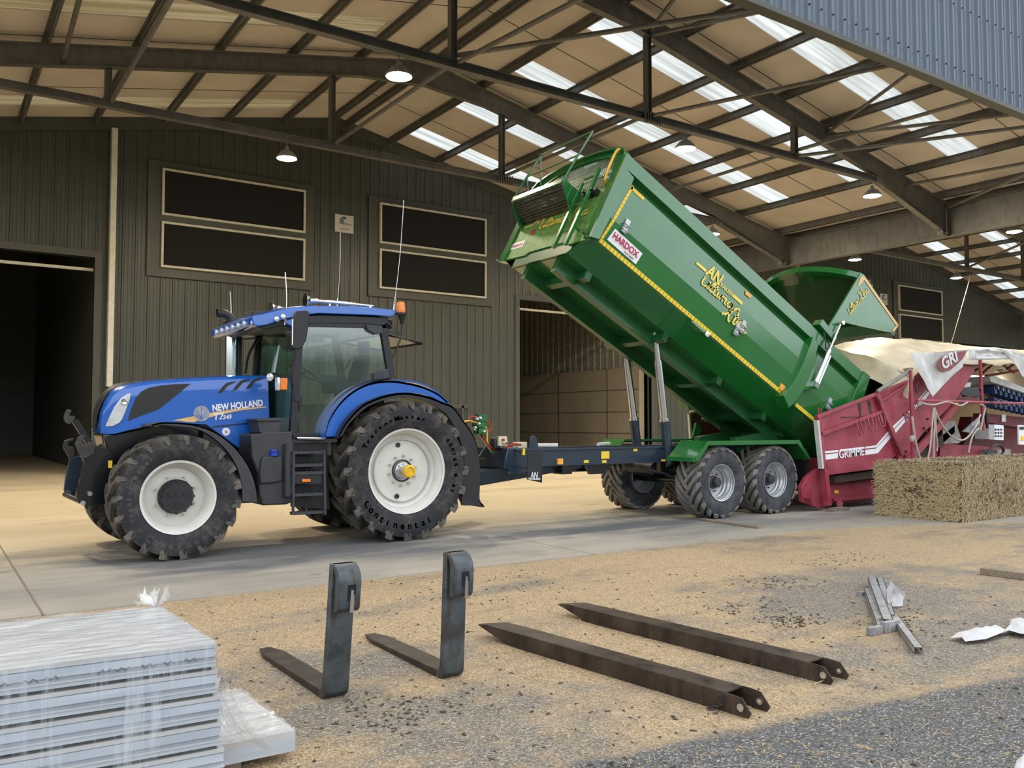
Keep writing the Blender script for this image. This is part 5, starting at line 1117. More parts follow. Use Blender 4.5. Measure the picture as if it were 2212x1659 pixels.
m = MB(); m.box(8.1, 9.6, YC-0.25, YC+0.25, 0.82, 0.95); m.box(8.4, 8.6, YC-0.45, YC-0.2, 0.8, 0.95); m.py([(8.9, 0.95), (9.55, 0.95), (9.3, 0.78), (9.0, 0.78)], YC-0.42, YC-0.36); m.build('spring_pack', 'black_paint', V, ch)
m = MB(); m.py([(7.72, 1.2), (7.76, 1.4), (7.82, 1.43), (7.88, 1.38), (7.92, 1.2)], 10.86, 10.89); m.build('body_guide', 'navy_paint', V, ch, bevel=0.006)
for a, b, w_, h_ in ((1308, 983, 0.17, 0.12), (1267, 997, 0.10, 0.045), (1306, 997, 0.09, 0.045), (1373, 972, 0.09, 0.045), (1434, 995, 0.09, 0.045)):
    p = onY(a, b, 10.825); m = MB(); m.box(p.x-w_/2, p.x+w_/2, 10.828, 10.838, p.z-h_/2, p.z+h_/2); st_ = m.build('warning_sticker', 'sticker_yellow', V, ch)
p = onY(1211, 997, 10.8); m = MB(); m.box(p.x-0.05, p.x+0.05, 10.80, 10.84, p.z-0.045, p.z+0.045); m.build('side_marker', 'sticker_orange', V, ch)
p = onY(1132, 976, 10.8); m = MB(); m.box(p.x-0.02, p.x+0.02, 10.80, 10.84, p.z-0.05, p.z+0.05); m.build('side_marker', 'sticker_yellow', V, ch)
m = MB(); m.cyl((8.35, 10.95, 1.26), (8.05, 11.1, 1.26), 0.035, 10); m.cyl((9.4, 11.2, 1.26), (9.9, 11.5, 1.26), 0.03, 10); m.build('white_tube', 'pipe_white', V, ch)
# stand with coupling head, gauge and hoses
m = MB(); m.bar(onY(1082, 997, 11.2), onY(1030, 925, 11.2), 0.05, 0.07); m.box(7.0, 7.15, 11.15, 11.3, 1.5, 1.75)
for a, b in ((1036, 905), (1034, 917), (1037, 932)): p = onY(a, b, 11.2); m.box(p.x-0.07, p.x+0.07, 11.12, 11.28, p.z-0.04, p.z+0.05)
m.build('hose_stand', 'green_paint', V, ch)
m = MB()
for a, b in ((1037, 903), (1034, 915), (1026, 924), (1045, 932), (1030, 905)): p = onY(a, b, 11.1); m.lathe(p, (0.3, -0.9, 0.2), [(0, 0.02), (0.018, 0.02), (0.026, 0), (0.015, -0.03), (0, -0.03)], 10)
m.build('coupling', 'silver_rim', V, ch)
def hose(name, mt, px, y=11.15, r=0.014, root=None, parent=None, k=5):
    m = MB(); m.tube(arc([onY(a, b, y+(c_[0] if (c_ := px[i][2:]) else 0)) for i, (a, b, *_) in enumerate(px)], k), r, 8); m.build(name, mt, root or V, parent or ch)
hose('air_hose', 'hose_yellow', [(1000,912,-.1),(1012,909),(1025,912),(1034,914)]); hose('air_hose', 'hose_yellow', [(1040,919),(1049,924),(1052,935),(1052,950),(1056,961),(1066,970),(1080,971)])
hose('hydraulic_hose', 'hose_red', [(1013,905),(1018,900),(1030,901),(1036,903)]); hose('hydraulic_hose', 'hose_red', [(1046,909),(1057,914),(1062,922),(1058,930),(1048,933)]); hose('hydraulic_hose', 'hose_red', [(1054,958),(1062,968),(1075,972),(1092,966),(1110,960),(1125,961)], r=0.018)
hose('hydraulic_hose', 'hose_red', [(1040,935),(1046,948),(1055,962)]); hose('hydraulic_hose', 'hose_black', [(1062,965),(1058,960),(1064,958),(1070,966),(1090,966)]); hose('hydraulic_hose', 'hose_black', [(1032,992,-.3),(1042,975),(1052,965)])
p = onY(1085, 953, 11.0); m = MB(); m.box(p.x-0.075, p.x+0.075, 10.98, 11.03, p.z-0.07, p.z+0.075); m.lathe((p.x+0.02, 10.97, p.z), (0, -1, 0), [(0, 0.02), (0.045, 0.02), (0.05, 0)], 16); gb = m.build('control_valve', 'gauge_cream', V, ch)
m = MB(); m.lathe((p.x-0.01, 10.97, p.z+0.02), (0, -1, 0), [(0, 0.03), (0.02, 0.03), (0.022, 0)], 10); m.lathe((p.x+0.03, 10.96, p.z-0.03), (0, -1, 0), [(0, 0.03), (0.015, 0.03), (0.016, 0)], 10); m.build('valve_knob', 'decal_red', V, gb)
p = onY(1071, 958, 11.1); m = MB(); m.box(p.x-0.05, p.x+0.06, 11.05, 11.2, 1.22, p.z+0.09); m.build('filter_unit', 'grey_plastic', V, ch, bevel=0.02)
p = onY(1125, 959, 11.3); m = MB(); m.box(p.x-0.09, p.x+0.09, 11.25, 11.4, 1.215, p.z+0.03); m.build('junction_box', 'gauge_cream', V, ch, bevel=0.01)
m = MB(); p = onY(1052, 992, 11.5); m.box(p.x-0.09, p.x+0.09, 11.4, 11.6, p.z-0.08, p.z+0.02); m.cyl((p.x, 11.5, p.z), (p.x, 11.5, p.z+0.25), 0.025, 10); m.build('brake_actuator', 'brass', V, ch)
# lift rams
for y, bx, tx in ((YC-0.5, onY(1441, 968, YC-0.5), onY(1412, 693, YC-0.5)), (YC+0.5, onY(1376, 958, YC+0.5), onY(1344, 697, YC+0.5))):
    b0 = Vector((bx.x+0.04, y, 0.92)); m = MB(); d_ = (tx-b0); P_ = lambda f: b0+d_*f
    m.cyl(P_(0), P_(0.30), 0.085, 18); ram = m.build('lift_ram', 'navy_paint', V)
    m = MB(); m.cyl(P_(0.295), P_(0.315), 0.088, 18); m.cyl(P_(0.3), P_(0.715), 0.068, 18); m.cyl(P_(0.70), P_(0.725), 0.062, 18); m.cyl(P_(0.71), P_(0.97), 0.052, 16); m.cyl(P_(0.96), P_(1.0), 0.035, 12); m.build('ram_stage', 'steel_rod', V, ram)
m = MB(); m.bar((12.4, YC-0.45, 1.2), (13.7, YC-0.45, 1.35), 0.14, 0.3); m.bar((12.4, YC+0.45, 1.2), (13.7, YC+0.45, 1.35), 0.14, 0.3); m.cyl((13.6, YC-0.6, 1.4), (13.6, YC+0.6, 1.4), 0.06, 14); m.build('body_hinge', 'green_under_shaded', V, ch)
# mudguards
for nm, y0_, y1_ in (('near', 10.03, 10.64), ('far', 12.06, 12.67)):
    pr_ = [(10.47, 1.04), (10.77, 1.32), (13.16, 1.31), (13.47, 0.98)]; low = [(x, z-0.035) for x, z in reversed(pr_)]
    m = MB(); m.py(pr_+low, y0_, y1_); yy = y0_ if nm == 'near' else y1_
    lip = [(10.47, 1.04), (10.77, 1.32), (13.16, 1.31), (13.47, 0.98), (13.40, 0.98), (13.12, 1.24), (10.80, 1.25), (10.56, 1.0), (10.50, 0.99)]
    m.py(lip, yy-0.012, yy+0.012); m.box(10.44, 10.50, y0_, y1_, 0.98, 1.05); m.build('mudguard', 'green_paint', V, ch)
m = MB(); m.box(13.5, 13.56, YC-1.22, YC-0.62, 0.35, 1.15); m.build('rear_flap', 'black_plastic', V, ch); m = MB(); m.box(13.5, 13.56, YC+0.62, YC+1.22, 0.35, 1.15); m.build('rear_flap', 'black_plastic', V, ch)
m = MB(); m.box(13.45, 13.75, YC-0.9, YC+0.9, 0.62, 0.95); m.build('rear_beam', 'black_paint', V, ch)
m = MB(); m.py([(12.8, 1.33), (12.9, 1.62), (13.05, 1.52), (12.97, 1.33)], YC+0.95, YC+1.0); m.build('body_guide', 'green_paint', V, ch)
# axles and wheels
def twheel(c, near=True):
    c = Vector(c); M_ = Matrix.Translation(c) @ (Matrix.Identity(4) if near else Matrix.Rotation(math.pi, 4, 'Z'))
    m = MB(); W = 0.56; r = 0.30; yo = -W/2*0.86
    m.lathe((0, 0, 0), (0, 1, 0), [(r, yo-0.01), (r+0.014, yo-0.014), (r+0.014, yo+0.01), (r-0.012, yo+0.03), (r-0.02, yo+0.07), (r-0.035, yo+0.085), (r-0.042, yo+0.13), (r-0.06, yo+0.145), (r-0.065, yo+0.19), (r-0.10, yo+0.20), (0.13, yo+0.19), (0.10, yo+0.19), (0.10, yo+0.23), (r-0.06, yo+0.24), (r-0.02, W/2), (r, W/2)], 40, True)
    m.v = [M_ @ p for p in m.v]; ro_ = m.build('wheel', 'silver_rim', V, sharp=40)
    t, l = tyre((0, 0, 0), 0.615, r, W, 20, 0.62, 0.105, 0.020, False)
    t.v = [M_ @ p for p in t.v]; l.v = [M_ @ p for p in l.v]
    t.build('tyre', 'trailer_rubber', V, ro_, sharp=60); l.build('tread_lugs', 'trailer_lug', V, ro_, sharp=35)
    m = MB(); m.lathe((0, yo+0.19, 0), (0, -1, 0), [(0, -0.03), (0.115, -0.03), (0.115, 0.03), (0.085, 0.05), (0.08, 0.12), (0.06, 0.145), (0, 0.145)], 20); m.v = [M_ @ p for p in m.v]; m.build('hub', 'grey_plastic', V, ro_)
    m = MB(); bolts(m, (0, 0, 0), yo+0.185, 0.155, 8, 0.012, 0.025, 0.2); m.v = [M_ @ p for p in m.v]; m.build('wheel_nuts', 'dark_steel', V, ro_)
AX = (11.22, 12.62)
for x in AX:
    twheel((x, YC-0.97, 0.605)); twheel((x, YC+0.97, 0.605), False)
m = MB()
for x in AX: m.cyl((x, YC-0.95, 0.605), (x, YC+0.95, 0.605), 0.075, 12)
for y in (YC-0.45, YC+0.45):
    m.tube(arc([(10.55, y, 0.80), (11.2, y, 0.66), (11.9, y, 0.84), (12.6, y, 0.66), (13.3, y, 0.80)]), 0.045, 8); m.box(10.5, 10.62, y-0.05, y+0.05, 0.75, 1.0); m.box(11.8, 12.0, y-0.06, y+0.06, 0.8, 1.0)
m.build('axles', 'black_paint', V, ch)
m = MB(); m.cyl((10.55, YC-0.30, 0.83), (10.55, YC+0.35, 0.83), 0.10, 20); m.build('air_tank', 'grey_plastic', V, ch)
m = MB(); m.tube(arc([(10.1, 10.95, 0.86), (10.6, 10.8, 0.74), (11.0, 10.85, 0.70), (11.3, 10.9, 0.74), (11.8, 10.95, 0.9)]), 0.02, 8); m.build('brake_hose', 'hose_black', V, ch)

# ================= red hopper and elevator =================
G = thing('receiving_hopper', (15.5, 11.6, 0), 'worn red potato hopper with inclined elevator receiving the tipped load', 'farm machine')
GY = 9.85
def gp(name, mt, px, y0=GY, th=0.05, parent=None, bevel=0.0):
    m = MB(); m.py([YP(a, b, y0) for a, b in px], y0, y0+th); return m.build(name, mt, G, parent, bevel=bevel)
side = gp('hopper_side', 'red_paint', [(1767,899),(1893,851),(1945,978),(1933,986),(1909,1010),(1791,1026),(1781,980),(1771,940)])
elev = gp('elevator_side', 'red_paint', [(1893,851),(1964,820),(1966,808),(2040,768),(2092,788),(2106,800),(2062,868),(1990,940),(1950,1000),(1944,998)], GY-0.03)
gp('elevator_flange', 'red_paint', [(1946,1003),(2000,947),(2066,872),(2075,878),(2010,955),(1966,1006)], GY-0.09, 0.06, elev)
m = MB(); m.bar(onY(1892,852,GY-.04), onY(1946,982,GY-.04), 0.10, 0.10, up=(0, 1, 0)); post = m.build('side_post', 'red_paint', G, side, bevel=0.008)
m = MB()
for f in (0.09, 0.13, 0.30, 0.34, 0.42, 0.46, 0.66, 0.72, 0.80, 0.84):
    p = lerp(onY(1892,852,GY-.1), onY(1946,982,GY-.1), f)+Vector((0.03 if int(f*100) % 2 else -0.02, 0, 0)); m.cyl(p, p-Vector((0, 0.012, 0)), 0.022, 8)
for a, b in ((1950,978),(1957,975),(1954,985),(2057,868),(2004,905),(1996,925),(2000,932)): p = onY(a, b, GY-.04); m.cyl(p, p-Vector((0, 0.02, 0)), 0.025, 8)
m.build('bolt_heads', 'dark_steel', G, post)
m = MB(); m.bar(onY(1764,901,GY-.02), onY(1893,851,GY-.02), 0.07, 0.06); m.bar(onY(1893,851,GY-.03), onY(1962,823,GY-.03), 0.06, 0.05); m.bar(onY(1900,868,GY-.05), onY(1960,829,GY-.05), 0.05, 0.05); m.build('top_rail', 'red_paint', G, side, bevel=0.006)
m = MB(); m.bar(onY(1775,937,GY-.05), onY(1905,890,GY-.05), 0.06, 0.07); rail = m.build('hook_rail', 'red_paint', G, side, bevel=0.006)
for a, b in ((1850, 912), (1858, 909), (1874, 903), (1882, 900), (1896, 896), (1901, 894)):
    p = onY(a, b, GY-.09); m = MB(); m.tube(arc([p, p+Vector((0.01, -0.03, -0.14)), p+Vector((0.06, -0.04, -0.24)), p+Vector((0.12, -0.03, -0.2)), p+Vector((0.14, 0, 0.0))]), 0.012, 6); m.build('hanging_hook', 'red_paint', G, rail)
m = MB()
for px_ in ([(1853,868),(1859,872),(1861,898),(1857,899)], [(1874,865),(1880,866),(1884,895),(1877,888)]): m.py([YP(a, b, GY-.004) for a, b in px_], GY-.008, GY-.001)
m.bar(onY(1818,901,GY-.02), onY(1868,900,GY-.02), 0.012); m.build('patch_marks', 'dark_steel', G, side)
def gd(px, y=GY-.004, mt='decal_white', parent=side, name='stripe'): 
    m = MB(); m.py([YP(a, b, y) for a, b in px], y-0.004, y); m.build(name, mt, G, parent)
gd([(1781,982),(1810,979),(1809,990),(1784,993)]); gd([(1781,975),(1811,972),(1811,976.5),(1781,979.5)]); gd([(1814,971),(1867,965),(1867,969),(1813,975)])
gd([(1869,972),(1892,969),(1921,938),(1924,945),(1896,979),(1869,983)]); gd([(1869,965),(1892,962),(1918,932),(1920,936),(1893,966.5),(1869,969)])
p0, p1 = onY(1812.5, 990, GY-.01), onY(1866.5, 983, GY-.01); text_obj('GRIMME', 'maker_lettering', 'decal_white', G, side, p0, p1-p0, (0.05, 0, 1), 0.215, 0.003, fit=(p1-p0).length)
gd([(1928,921),(1953,898),(1954,901),(1931,926)], GY-.034, parent=elev); gd([(1931,929),(1954,903),(1955,911),(1934,936)], GY-.034, parent=elev)
d_ = onY(1985,880,GY-.04)-onY(1957,903,GY-.04); gd([(1953,898),(1969,882),(1971,896),(1956,911)], GY-.034, parent=elev)
text_obj('RH', 'model_lettering', 'tarp_red', G, elev, onY(1956, 909, GY-.045), d_, (-0.4, 0, 1), 0.20, 0.01, fit=0.27); text_obj('24-60', 'model_lettering', 'decal_white', G, elev, onY(1976, 884, GY-.045), d_, (-0.4, 0, 1), 0.11, 0.003, fit=0.26)
gd([(1985,868),(2003,846),(2008,849),(1989,876)], GY-.034, parent=elev); gd([(1983,863),(2000,843),(2001,845),(1984,866)], GY-.034, parent=elev)
# rear and lower parts
m = MB(); m.bar(onY(1766,900,GY), onY(1782,1040,GY), 0.07, 0.10, up=(0, 1, 0)); m.bar(onY(1780,1015,GY), onY(1788,1092,GY), 0.10, 0.12, up=(0, 1, 0)); m.box(13.98, 14.05, GY+0.3, 13.3, 0.35, 0.95); m.build('front_frame', 'red_paint', G, side, bevel=0.008)
m = MB(); m.bar(onY(1763,908,GY-.03), onY(1774,1012,GY-.03), 0.05, 0.09, up=(0, 1, 0)); m.build('rubber_strip', 'pipe_white', G, side)
m = MB(); m.bar(onY(1768,899,GY-.04), onY(1768,880,GY-.04), 0.018); m.bar(onY(1774,897,GY-.04), onY(1774,881,GY-.04), 0.018); m.build('rail_pin', 'red_paint', G, side)
base = gp('base_skirt', 'red_paint', [(1792,1026),(1909,1010),(1930,990),(1940,1000),(1905,1078),(1795,1088)], 10.10, 0.05)
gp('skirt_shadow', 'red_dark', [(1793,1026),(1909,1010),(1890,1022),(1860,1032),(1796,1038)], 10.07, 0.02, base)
m = MB(); m.bar(onY(1800,1080,10.05), onY(1890,1072,10.05), 0.06, 0.05); m.cyl(onY(1814,1088,10.0), onY(1814,1088,10.2), 0.06, 14); m.build('base_tube', 'red_paint', G, base)
gd([(1802,1059),(1811,1059),(1811,1066),(1802,1066)], 10.09, 'sticker_yellow', base, 'warning_sticker')
gp('front_foot', 'red_paint', [(1732,1052),(1745,1030),(1768,1012),(1782,1040),(1788,1094),(1768,1098),(1735,1084)], 10.0, 0.10, bevel=0.01)
gp('foot_slot', 'red_dark', [(1736,1075),(1750,1077),(1753,1090),(1742,1086)], 9.985, 0.01)
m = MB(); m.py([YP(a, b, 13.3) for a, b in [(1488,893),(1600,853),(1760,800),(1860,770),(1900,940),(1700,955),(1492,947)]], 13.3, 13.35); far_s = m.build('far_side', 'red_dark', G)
m = MB(); m.bar(onY(1488,893,13.28), onY(1600,853,13.28), 0.05); m.bar(onY(1488,893,13.28), onY(1492,947,13.28), 0.05); m.build('far_edge', 'pipe_white', G, far_s); m = MB(); m.bar(onY(1487,897,13.28), onY(1486,880,13.28), 0.02); m.build('rail_pin', 'red_paint', G, far_s)
m = MB(); m.pr([(14.1, GY+0.1, 0.5), (16.6, GY+0.1, 0.6), (18.3, GY+0.1, 1.42), (18.3, GY+0.1, 1.57), (16.4, GY+0.1, 0.75), (14.1, GY+0.1, 0.62)], (0, 3.3, 0)); m.build('conveyor_floor', 'mud', G)
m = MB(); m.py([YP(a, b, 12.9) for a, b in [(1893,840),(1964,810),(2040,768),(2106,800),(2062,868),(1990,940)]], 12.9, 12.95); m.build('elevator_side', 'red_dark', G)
def lump(c, r, k, sq=0.7):
    m = MB(); c = Vector(c); rr = random.Random(k); rows = []
    for i in range(6):
        ph = math.pi*i/5; rows.append([c+Vector((math.sin(ph)*math.cos(t)*r, math.sin(ph)*math.sin(t)*r, math.cos(ph)*r*sq))*(1+rr.uniform(-.12, .12)) for t in [2*math.pi*j/9 for j in range(9)]])
    m.loft(rows); return m
rr = random.Random(3); m = MB()
for k in range(230):
    f = rr.random(); x = 15.2+f*3.2; z = 1.75+0.42*max(0, x-15.6)+rr.uniform(-.12, .15); q = lump((x, rr.uniform(10.05, 13.1), z), rr.uniform(.05, .11), k); m.v_off = 0; o = len(m.v); m.v += q.v; m.f += [[o+i for i in f_] for f_ in q.f]; m.mi += q.mi
tag(m.build('potato_load', 'mud', flat=False, sharp=70), 'heap of soil-covered potatoes and earth lying in the red hopper', 'potatoes', kind='stuff')
m = MB(); m.pr([(14.4, GY+0.15, 0.7), (18.2, GY+0.15, 1.6), (18.2, GY+0.15, 2.6), (16.0, GY+0.15, 2.0), (15.0, GY+0.15, 1.7)], (0, 3.1, 0)); tag(m.build('soil_heap', 'mud'), 'dark soil bank filling the elevator behind the red side panel', 'soil', kind='stuff')

# tarpaulin cover on its frame
K = thing('sorting_machine', (19.5, 11.5, 0), 'potato sorting machine with rows of blue motors under the cream cover', 'farm machine')
def kz(x, y):
    z = 3.60-0.62*min(1.4, abs(y-11.8)/2.0)**1.7-0.42*max(0, (18.4-x)/2.2)**1.4+0.03*math.sin(x*5.3+y*2)+0.025*math.sin(y*7-x*1.7)+0.015*math.sin(x*13+y*9)
    return z
rows = []
for i in range(14):
    y = 9.72+i*0.34; rows.append([(x, y, kz(x, y)) for x in [16.35+0.25*k for k in range(34)]])
m = MB(); m.sheet(rows, (0, 0, -0.015))
rows = []
for j in range(6): rows.append([(16.35-0.04*j+0.03*math.sin(y*4+j)+0.02*math.sin(y*11), y, kz(16.35, y)-0.085*j) for y in [9.72+0.2*i for i in range(23)]])
m.sheet(rows, (0.015, 0, 0)); 
rows = [[(24.4, y, kz(24.4, y)) for y in (9.7, 11.8, 14.1)], [(24.4, y, 1.4) for y in (9.7, 11.8, 14.1)]]; m.sheet(rows, (0.02, 0, 0))
rows = [[(x, 14.15, kz(x, 14.1)) for x in (16.5, 18.5, 21, 24.4)], [(x, 14.2, 1.3) for x in (16.5, 18.5, 21, 24.4)]]; m.sheet(rows, (0, 0.02, 0))
tarp = m.build('cream_cover', 'tarpaulin', K, sharp=60)
def flagm(name, mt, px, y, parent, wob=0.05):
    pts = [onY(a, b, y) for a, b in px]; n = len(pts); c = sum(pts, Vector())/n; m = MB(); V_ = []; F = []
    for k in range(5):
        for i in range(n):
            p = c+(pts[i]-c)*(1-k/5); V_.append(Vector((p.x, y+wob*math.sin(p.x*9+p.z*5)*(1 if k else 0.6), p.z)))
    V_.append(Vector((c.x, y+wob*math.sin(c.x*9+c.z*5), c.z)))
    for k in range(4):
        for i in range(n): F.append((k*n+i, k*n+(i+1) % n, (k+1)*n+(i+1) % n, (k+1)*n+i))
    for i in range(n): F.append((4*n+i, 4*n+(i+1) % n, 5*n))
    m.add(V_, F); return m.build(name, mt, K, parent, sharp=70)
fl = flagm('torn_flap', 'tarpaulin_white', [(1968,762),(1990,762),(2020,761),(2055,758),(2091,755),(2087,772),(2079,793),(2060,812),(2035,835),(2012,857),(2003,842),(1994,822),(1985,805),(1976,785)], 9.58, tarp)
m = MB()
lt = [[(2028,777),(2040,768),(2062,762),(2088,757),(2084,768),(2079,776),(2064,790),(2052,800),(2040,803),(2030,798),(2025,788)]]
for px_ in lt: m.pr([onY(a, b, 9.50) for a, b in px_], (0, 0.004, 0))
lm = m.build('flap_emblem', 'tarp_red', K, fl); d_ = onY(2075, 772, 9.49)-onY(2036, 797, 9.49); text_obj('GRI', 'flap_lettering', 'tarpaulin_white', K, lm, onY(2037, 799, 9.49), d_, (-0.1, 0, 1), 0.34, 0.012, fit=0.62)
flagm('torn_flap', 'tarpaulin_white', [(2091,755),(2130,752),(2190,757),(2188,776),(2140,777),(2093,778)], 9.56, tarp); flagm('torn_flap', 'tarpaulin_white', [(2160,752),(2188,758),(2212,766),(2240,775),(2235,820),(2211,813),(2198,790)], 9.50, tarp)
for name, pts, r_ in (('frame_post', [onY(1967,800,9.6), Vector((onY(1967,800,9.6).x+0.02, 9.6, 0))], 0.035), ('frame_post', [onY(2117,775,9.6), onY(2124,930,9.6)], 0.035), ('frame_rail', [onY(1980,865,9.58), onY(2230,872,9.58)], 0.028),
    ('roof_truss', [onY(2093,790,10.2), onY(2212,775,10.2)], 0.03), ('roof_truss', [onY(2093,808,10.6), onY(2150,775,10.6)], 0.03), ('roof_truss', [onY(2120,808,10.6), onY(2155,778,10.6)], 0.03), ('roof_truss', [onY(2150,776,10.6), onY(2190,805,10.6)], 0.03), ('roof_truss', [onY(2130,812,10.6), onY(2200,800,10.6)], 0.03), ('roof_truss', [onY(2175,797,10.4), onY(2200,780,10.4)], 0.03), ('cover_rail', [onY(1970,797,9.65), onY(1860,806,12.2)], 0.03), ('cover_rail', [onY(1967,800,9.65), onY(1895,846,9.8)], 0.04)):
    m = MB(); m.tube(pts, r_, 8); m.build(name, 'red_paint' if name != 'cover_rail' else 'plywood_grey', K)
def kp(name, mt, px, y, th=0.05, parent=None, bevel=0.0): m = MB(); m.py([YP(a, b, y) for a, b in px], y, y+th); return m.build(name, mt, K, parent, bevel=bevel)
rowb = kp('roller_canopy', 'control_grey', [(2138,814),(2148,812),(2240,848),(2240,858),(2140,824)], 10.0, 1.2)
kp('canopy_side', 'hose_black', [(2141,824),(2240,858),(2240,885),(2141,840)], 10.3, 0.5, rowb)
for r2 in range(2):
    for k in range(9):
        a, b = 2146+k*11.2, (839 if r2 == 0 else 868)+k*(3.7 if r2 == 0 else 2.4); p = onY(a, b, 10.15-0.05*r2); m = MB()
        m.box(p.x-0.055, p.x+0.055, p.y-0.06, p.y+0.2, p.z-0.13, p.z+0.09); m.cyl((p.x, p.y-0.06, p.z+0.02), (p.x, p.y-0.10, p.z+0.02), 0.045, 12); mo = m.build('roller_motor', 'motor_blue', K, bevel=0.015)
        m = MB(); m.box(p.x-0.02, p.x+0.02, p.y-0.115, p.y-0.10, p.z-0.03, p.z+0.05); m.build('motor_plate', 'steel_rod', K, mo)
kp('lower_beam', 'red_paint', [(2035,958),(2180,968),(2180,990),(2045,1000),(2035,985)], 10.3, 1.5)
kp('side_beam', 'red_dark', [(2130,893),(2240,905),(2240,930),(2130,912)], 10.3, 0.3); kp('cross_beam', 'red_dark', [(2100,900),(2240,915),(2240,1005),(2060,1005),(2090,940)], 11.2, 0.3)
kp('leg_post', 'red_paint', [(2008,900),(2020,900),(2024,1003),(2010,1003)], 9.9, 0.12); kp('leg_post', 'red_paint', [(2028,930),(2038,930),(2042,1003),(2032,1003)], 10.2, 0.12)
kp('grey_chute', 'plywood_grey', [(2036,908),(2064,910),(2078,952),(2070,958),(2038,958)], 9.95, 0.03); kp('side_sheet', 'zinc', [(2080,932),(2116,900),(2118,915),(2095,935)], 10.1, 0.03); kp('beige_arm', 'tarpaulin_white', [(2034,858),(2060,828),(2098,826),(2096,836),(2064,842),(2042,862)], 10.0, 0.05)
kp('motor_unit', 'black_plastic', [(2078,838),(2118,834),(2118,858),(2076,860)], 9.95, 0.4, bevel=0.03); kp('motor_unit', 'red_dark', [(2065,850),(2112,860),(2112,872),(2060,880)], 9.95, 0.4)
cb = kp('control_cabinet', 'control_grey', [(2136,917),(2148,917),(2149,950),(2136,948)], 9.8, 0.3); cf = kp('control_panel', 'decal_white', [(2148,917),(2168,919),(2168,951),(2148,950)], 9.72, 0.08, cb)
for j in range(3):
    for i in range(3): p = onY(2152+6*i, 928+7*j, 9.70); m = MB(); m.box(p.x-0.022, p.x+0.022, 9.70, 9.73, p.z-0.018, p.z+0.018); m.build('switch', 'black_plastic', K, cf)
nb = kp('notice_board', 'decal_white', [(2200,918),(2240,920),(2240,962),(2201,960)], 9.8, 0.03)
for px_, mt in (([(2203,922),(2212,922),(2212,928),(2203,928)], 'black_plastic'), ([(2206,942),(2212,942),(2212,952),(2205,952)], 'sticker_yellow')): kp('notice_mark', mt, px_, 9.79, 0.01, nb)
kp('warning_sticker', 'tarp_red', [(2119,946),(2126,946),(2126,951),(2119,951)], 10.28, 0.01); kp('warning_sticker', 'sticker_yellow', [(2062,867),(2070,867),(2070,873),(2062,873)], 9.93, 0.01); kp('pink_label', 'tarpaulin_white', [(2164,895),(2173,895),(2173,911),(2164,911)], 10.28, 0.01)
def kc(px, mt='cable_beige', r_=0.018, y=9.5): m = MB(); m.tube(arc([onY(a, b, y) for a, b in px]), r_, 6); m.build('cable', mt, K)
kc([(2018,880),(2028,905),(2040,925),(2055,942),(2075,951),(2092,943),(2108,920),(2118,895)]); kc([(2017,882),(2014,910),(2010,960),(2004,993)]); kc([(2018,882),(2019,920),(2017,960),(2017,992)]); kc([(2021,884),(2022,930),(2025,960),(2024,975)], r_=0.014)
kc([(1986,868),(2000,873),(2020,874),(2043,868),(2060,872),(2075,876),(2090,869)]); kc([(1970,900),(1974,930),(1980,965),(1988,992)], r_=0.022); kc([(2092,978),(2098,950),(2105,935),(2114,925)]); kc([(2118,873),(2128,880),(2124,900),(2118,930)]); kc([(2138,866),(2150,874),(2165,878),(2185,876)], 'hose_black', 0.01)
kc([(1978,812),(1984,825),(1978,838),(1980,850)], 'hose_black', 0.01); kc([(2114,1000),(2130,985),(2145,965),(2160,962),(2168,975),(2160,990),(2170,1000)], 'hose_black', 0.03, 9.6); kc([(2124,850),(2126,870),(2130,900),(2133,925)], 'hose_black', 0.03, 9.6); kc([(2116,840),(2122,850),(2118,860),(2126,862)], 'hose_black', 0.02, 9.6)
p = onY(1970, 947, 9.5); m = MB(); m.lathe(p, (0, 0, 1), [(0, 0.06), (0.04, 0.05), (0.05, 0), (0.03, -0.06), (0, -0.07)], 10); m.build('cable_plug', 'cable_beige', K)
for a, b, c_ in ((2094, 2124, 814), (2149, 2168, 821)):
    m = MB(); m.cyl(onY(a, c_, 12.0), onY(b, c_+2, 12.0), 0.05, 8); m.build('strip_lamp', 'tube_glow', K)
p = onY(2160, 798, 10.8); m = MB(); m.lathe(p, (0, 0, -1), [(0, 0), (0.06, 0), (0.10, 0.05), (0.02, 0.06), (0, 0.09)], 12); m.build('work_lamp', 'lamp_lens', K)
p = onY(2160, 990, 9.9); m = MB(); m.box(p.x-.1, p.x+.5, 9.9, 10.4, 0.9, 1.02); m.build('feed_box', 'plywood_grey', K)

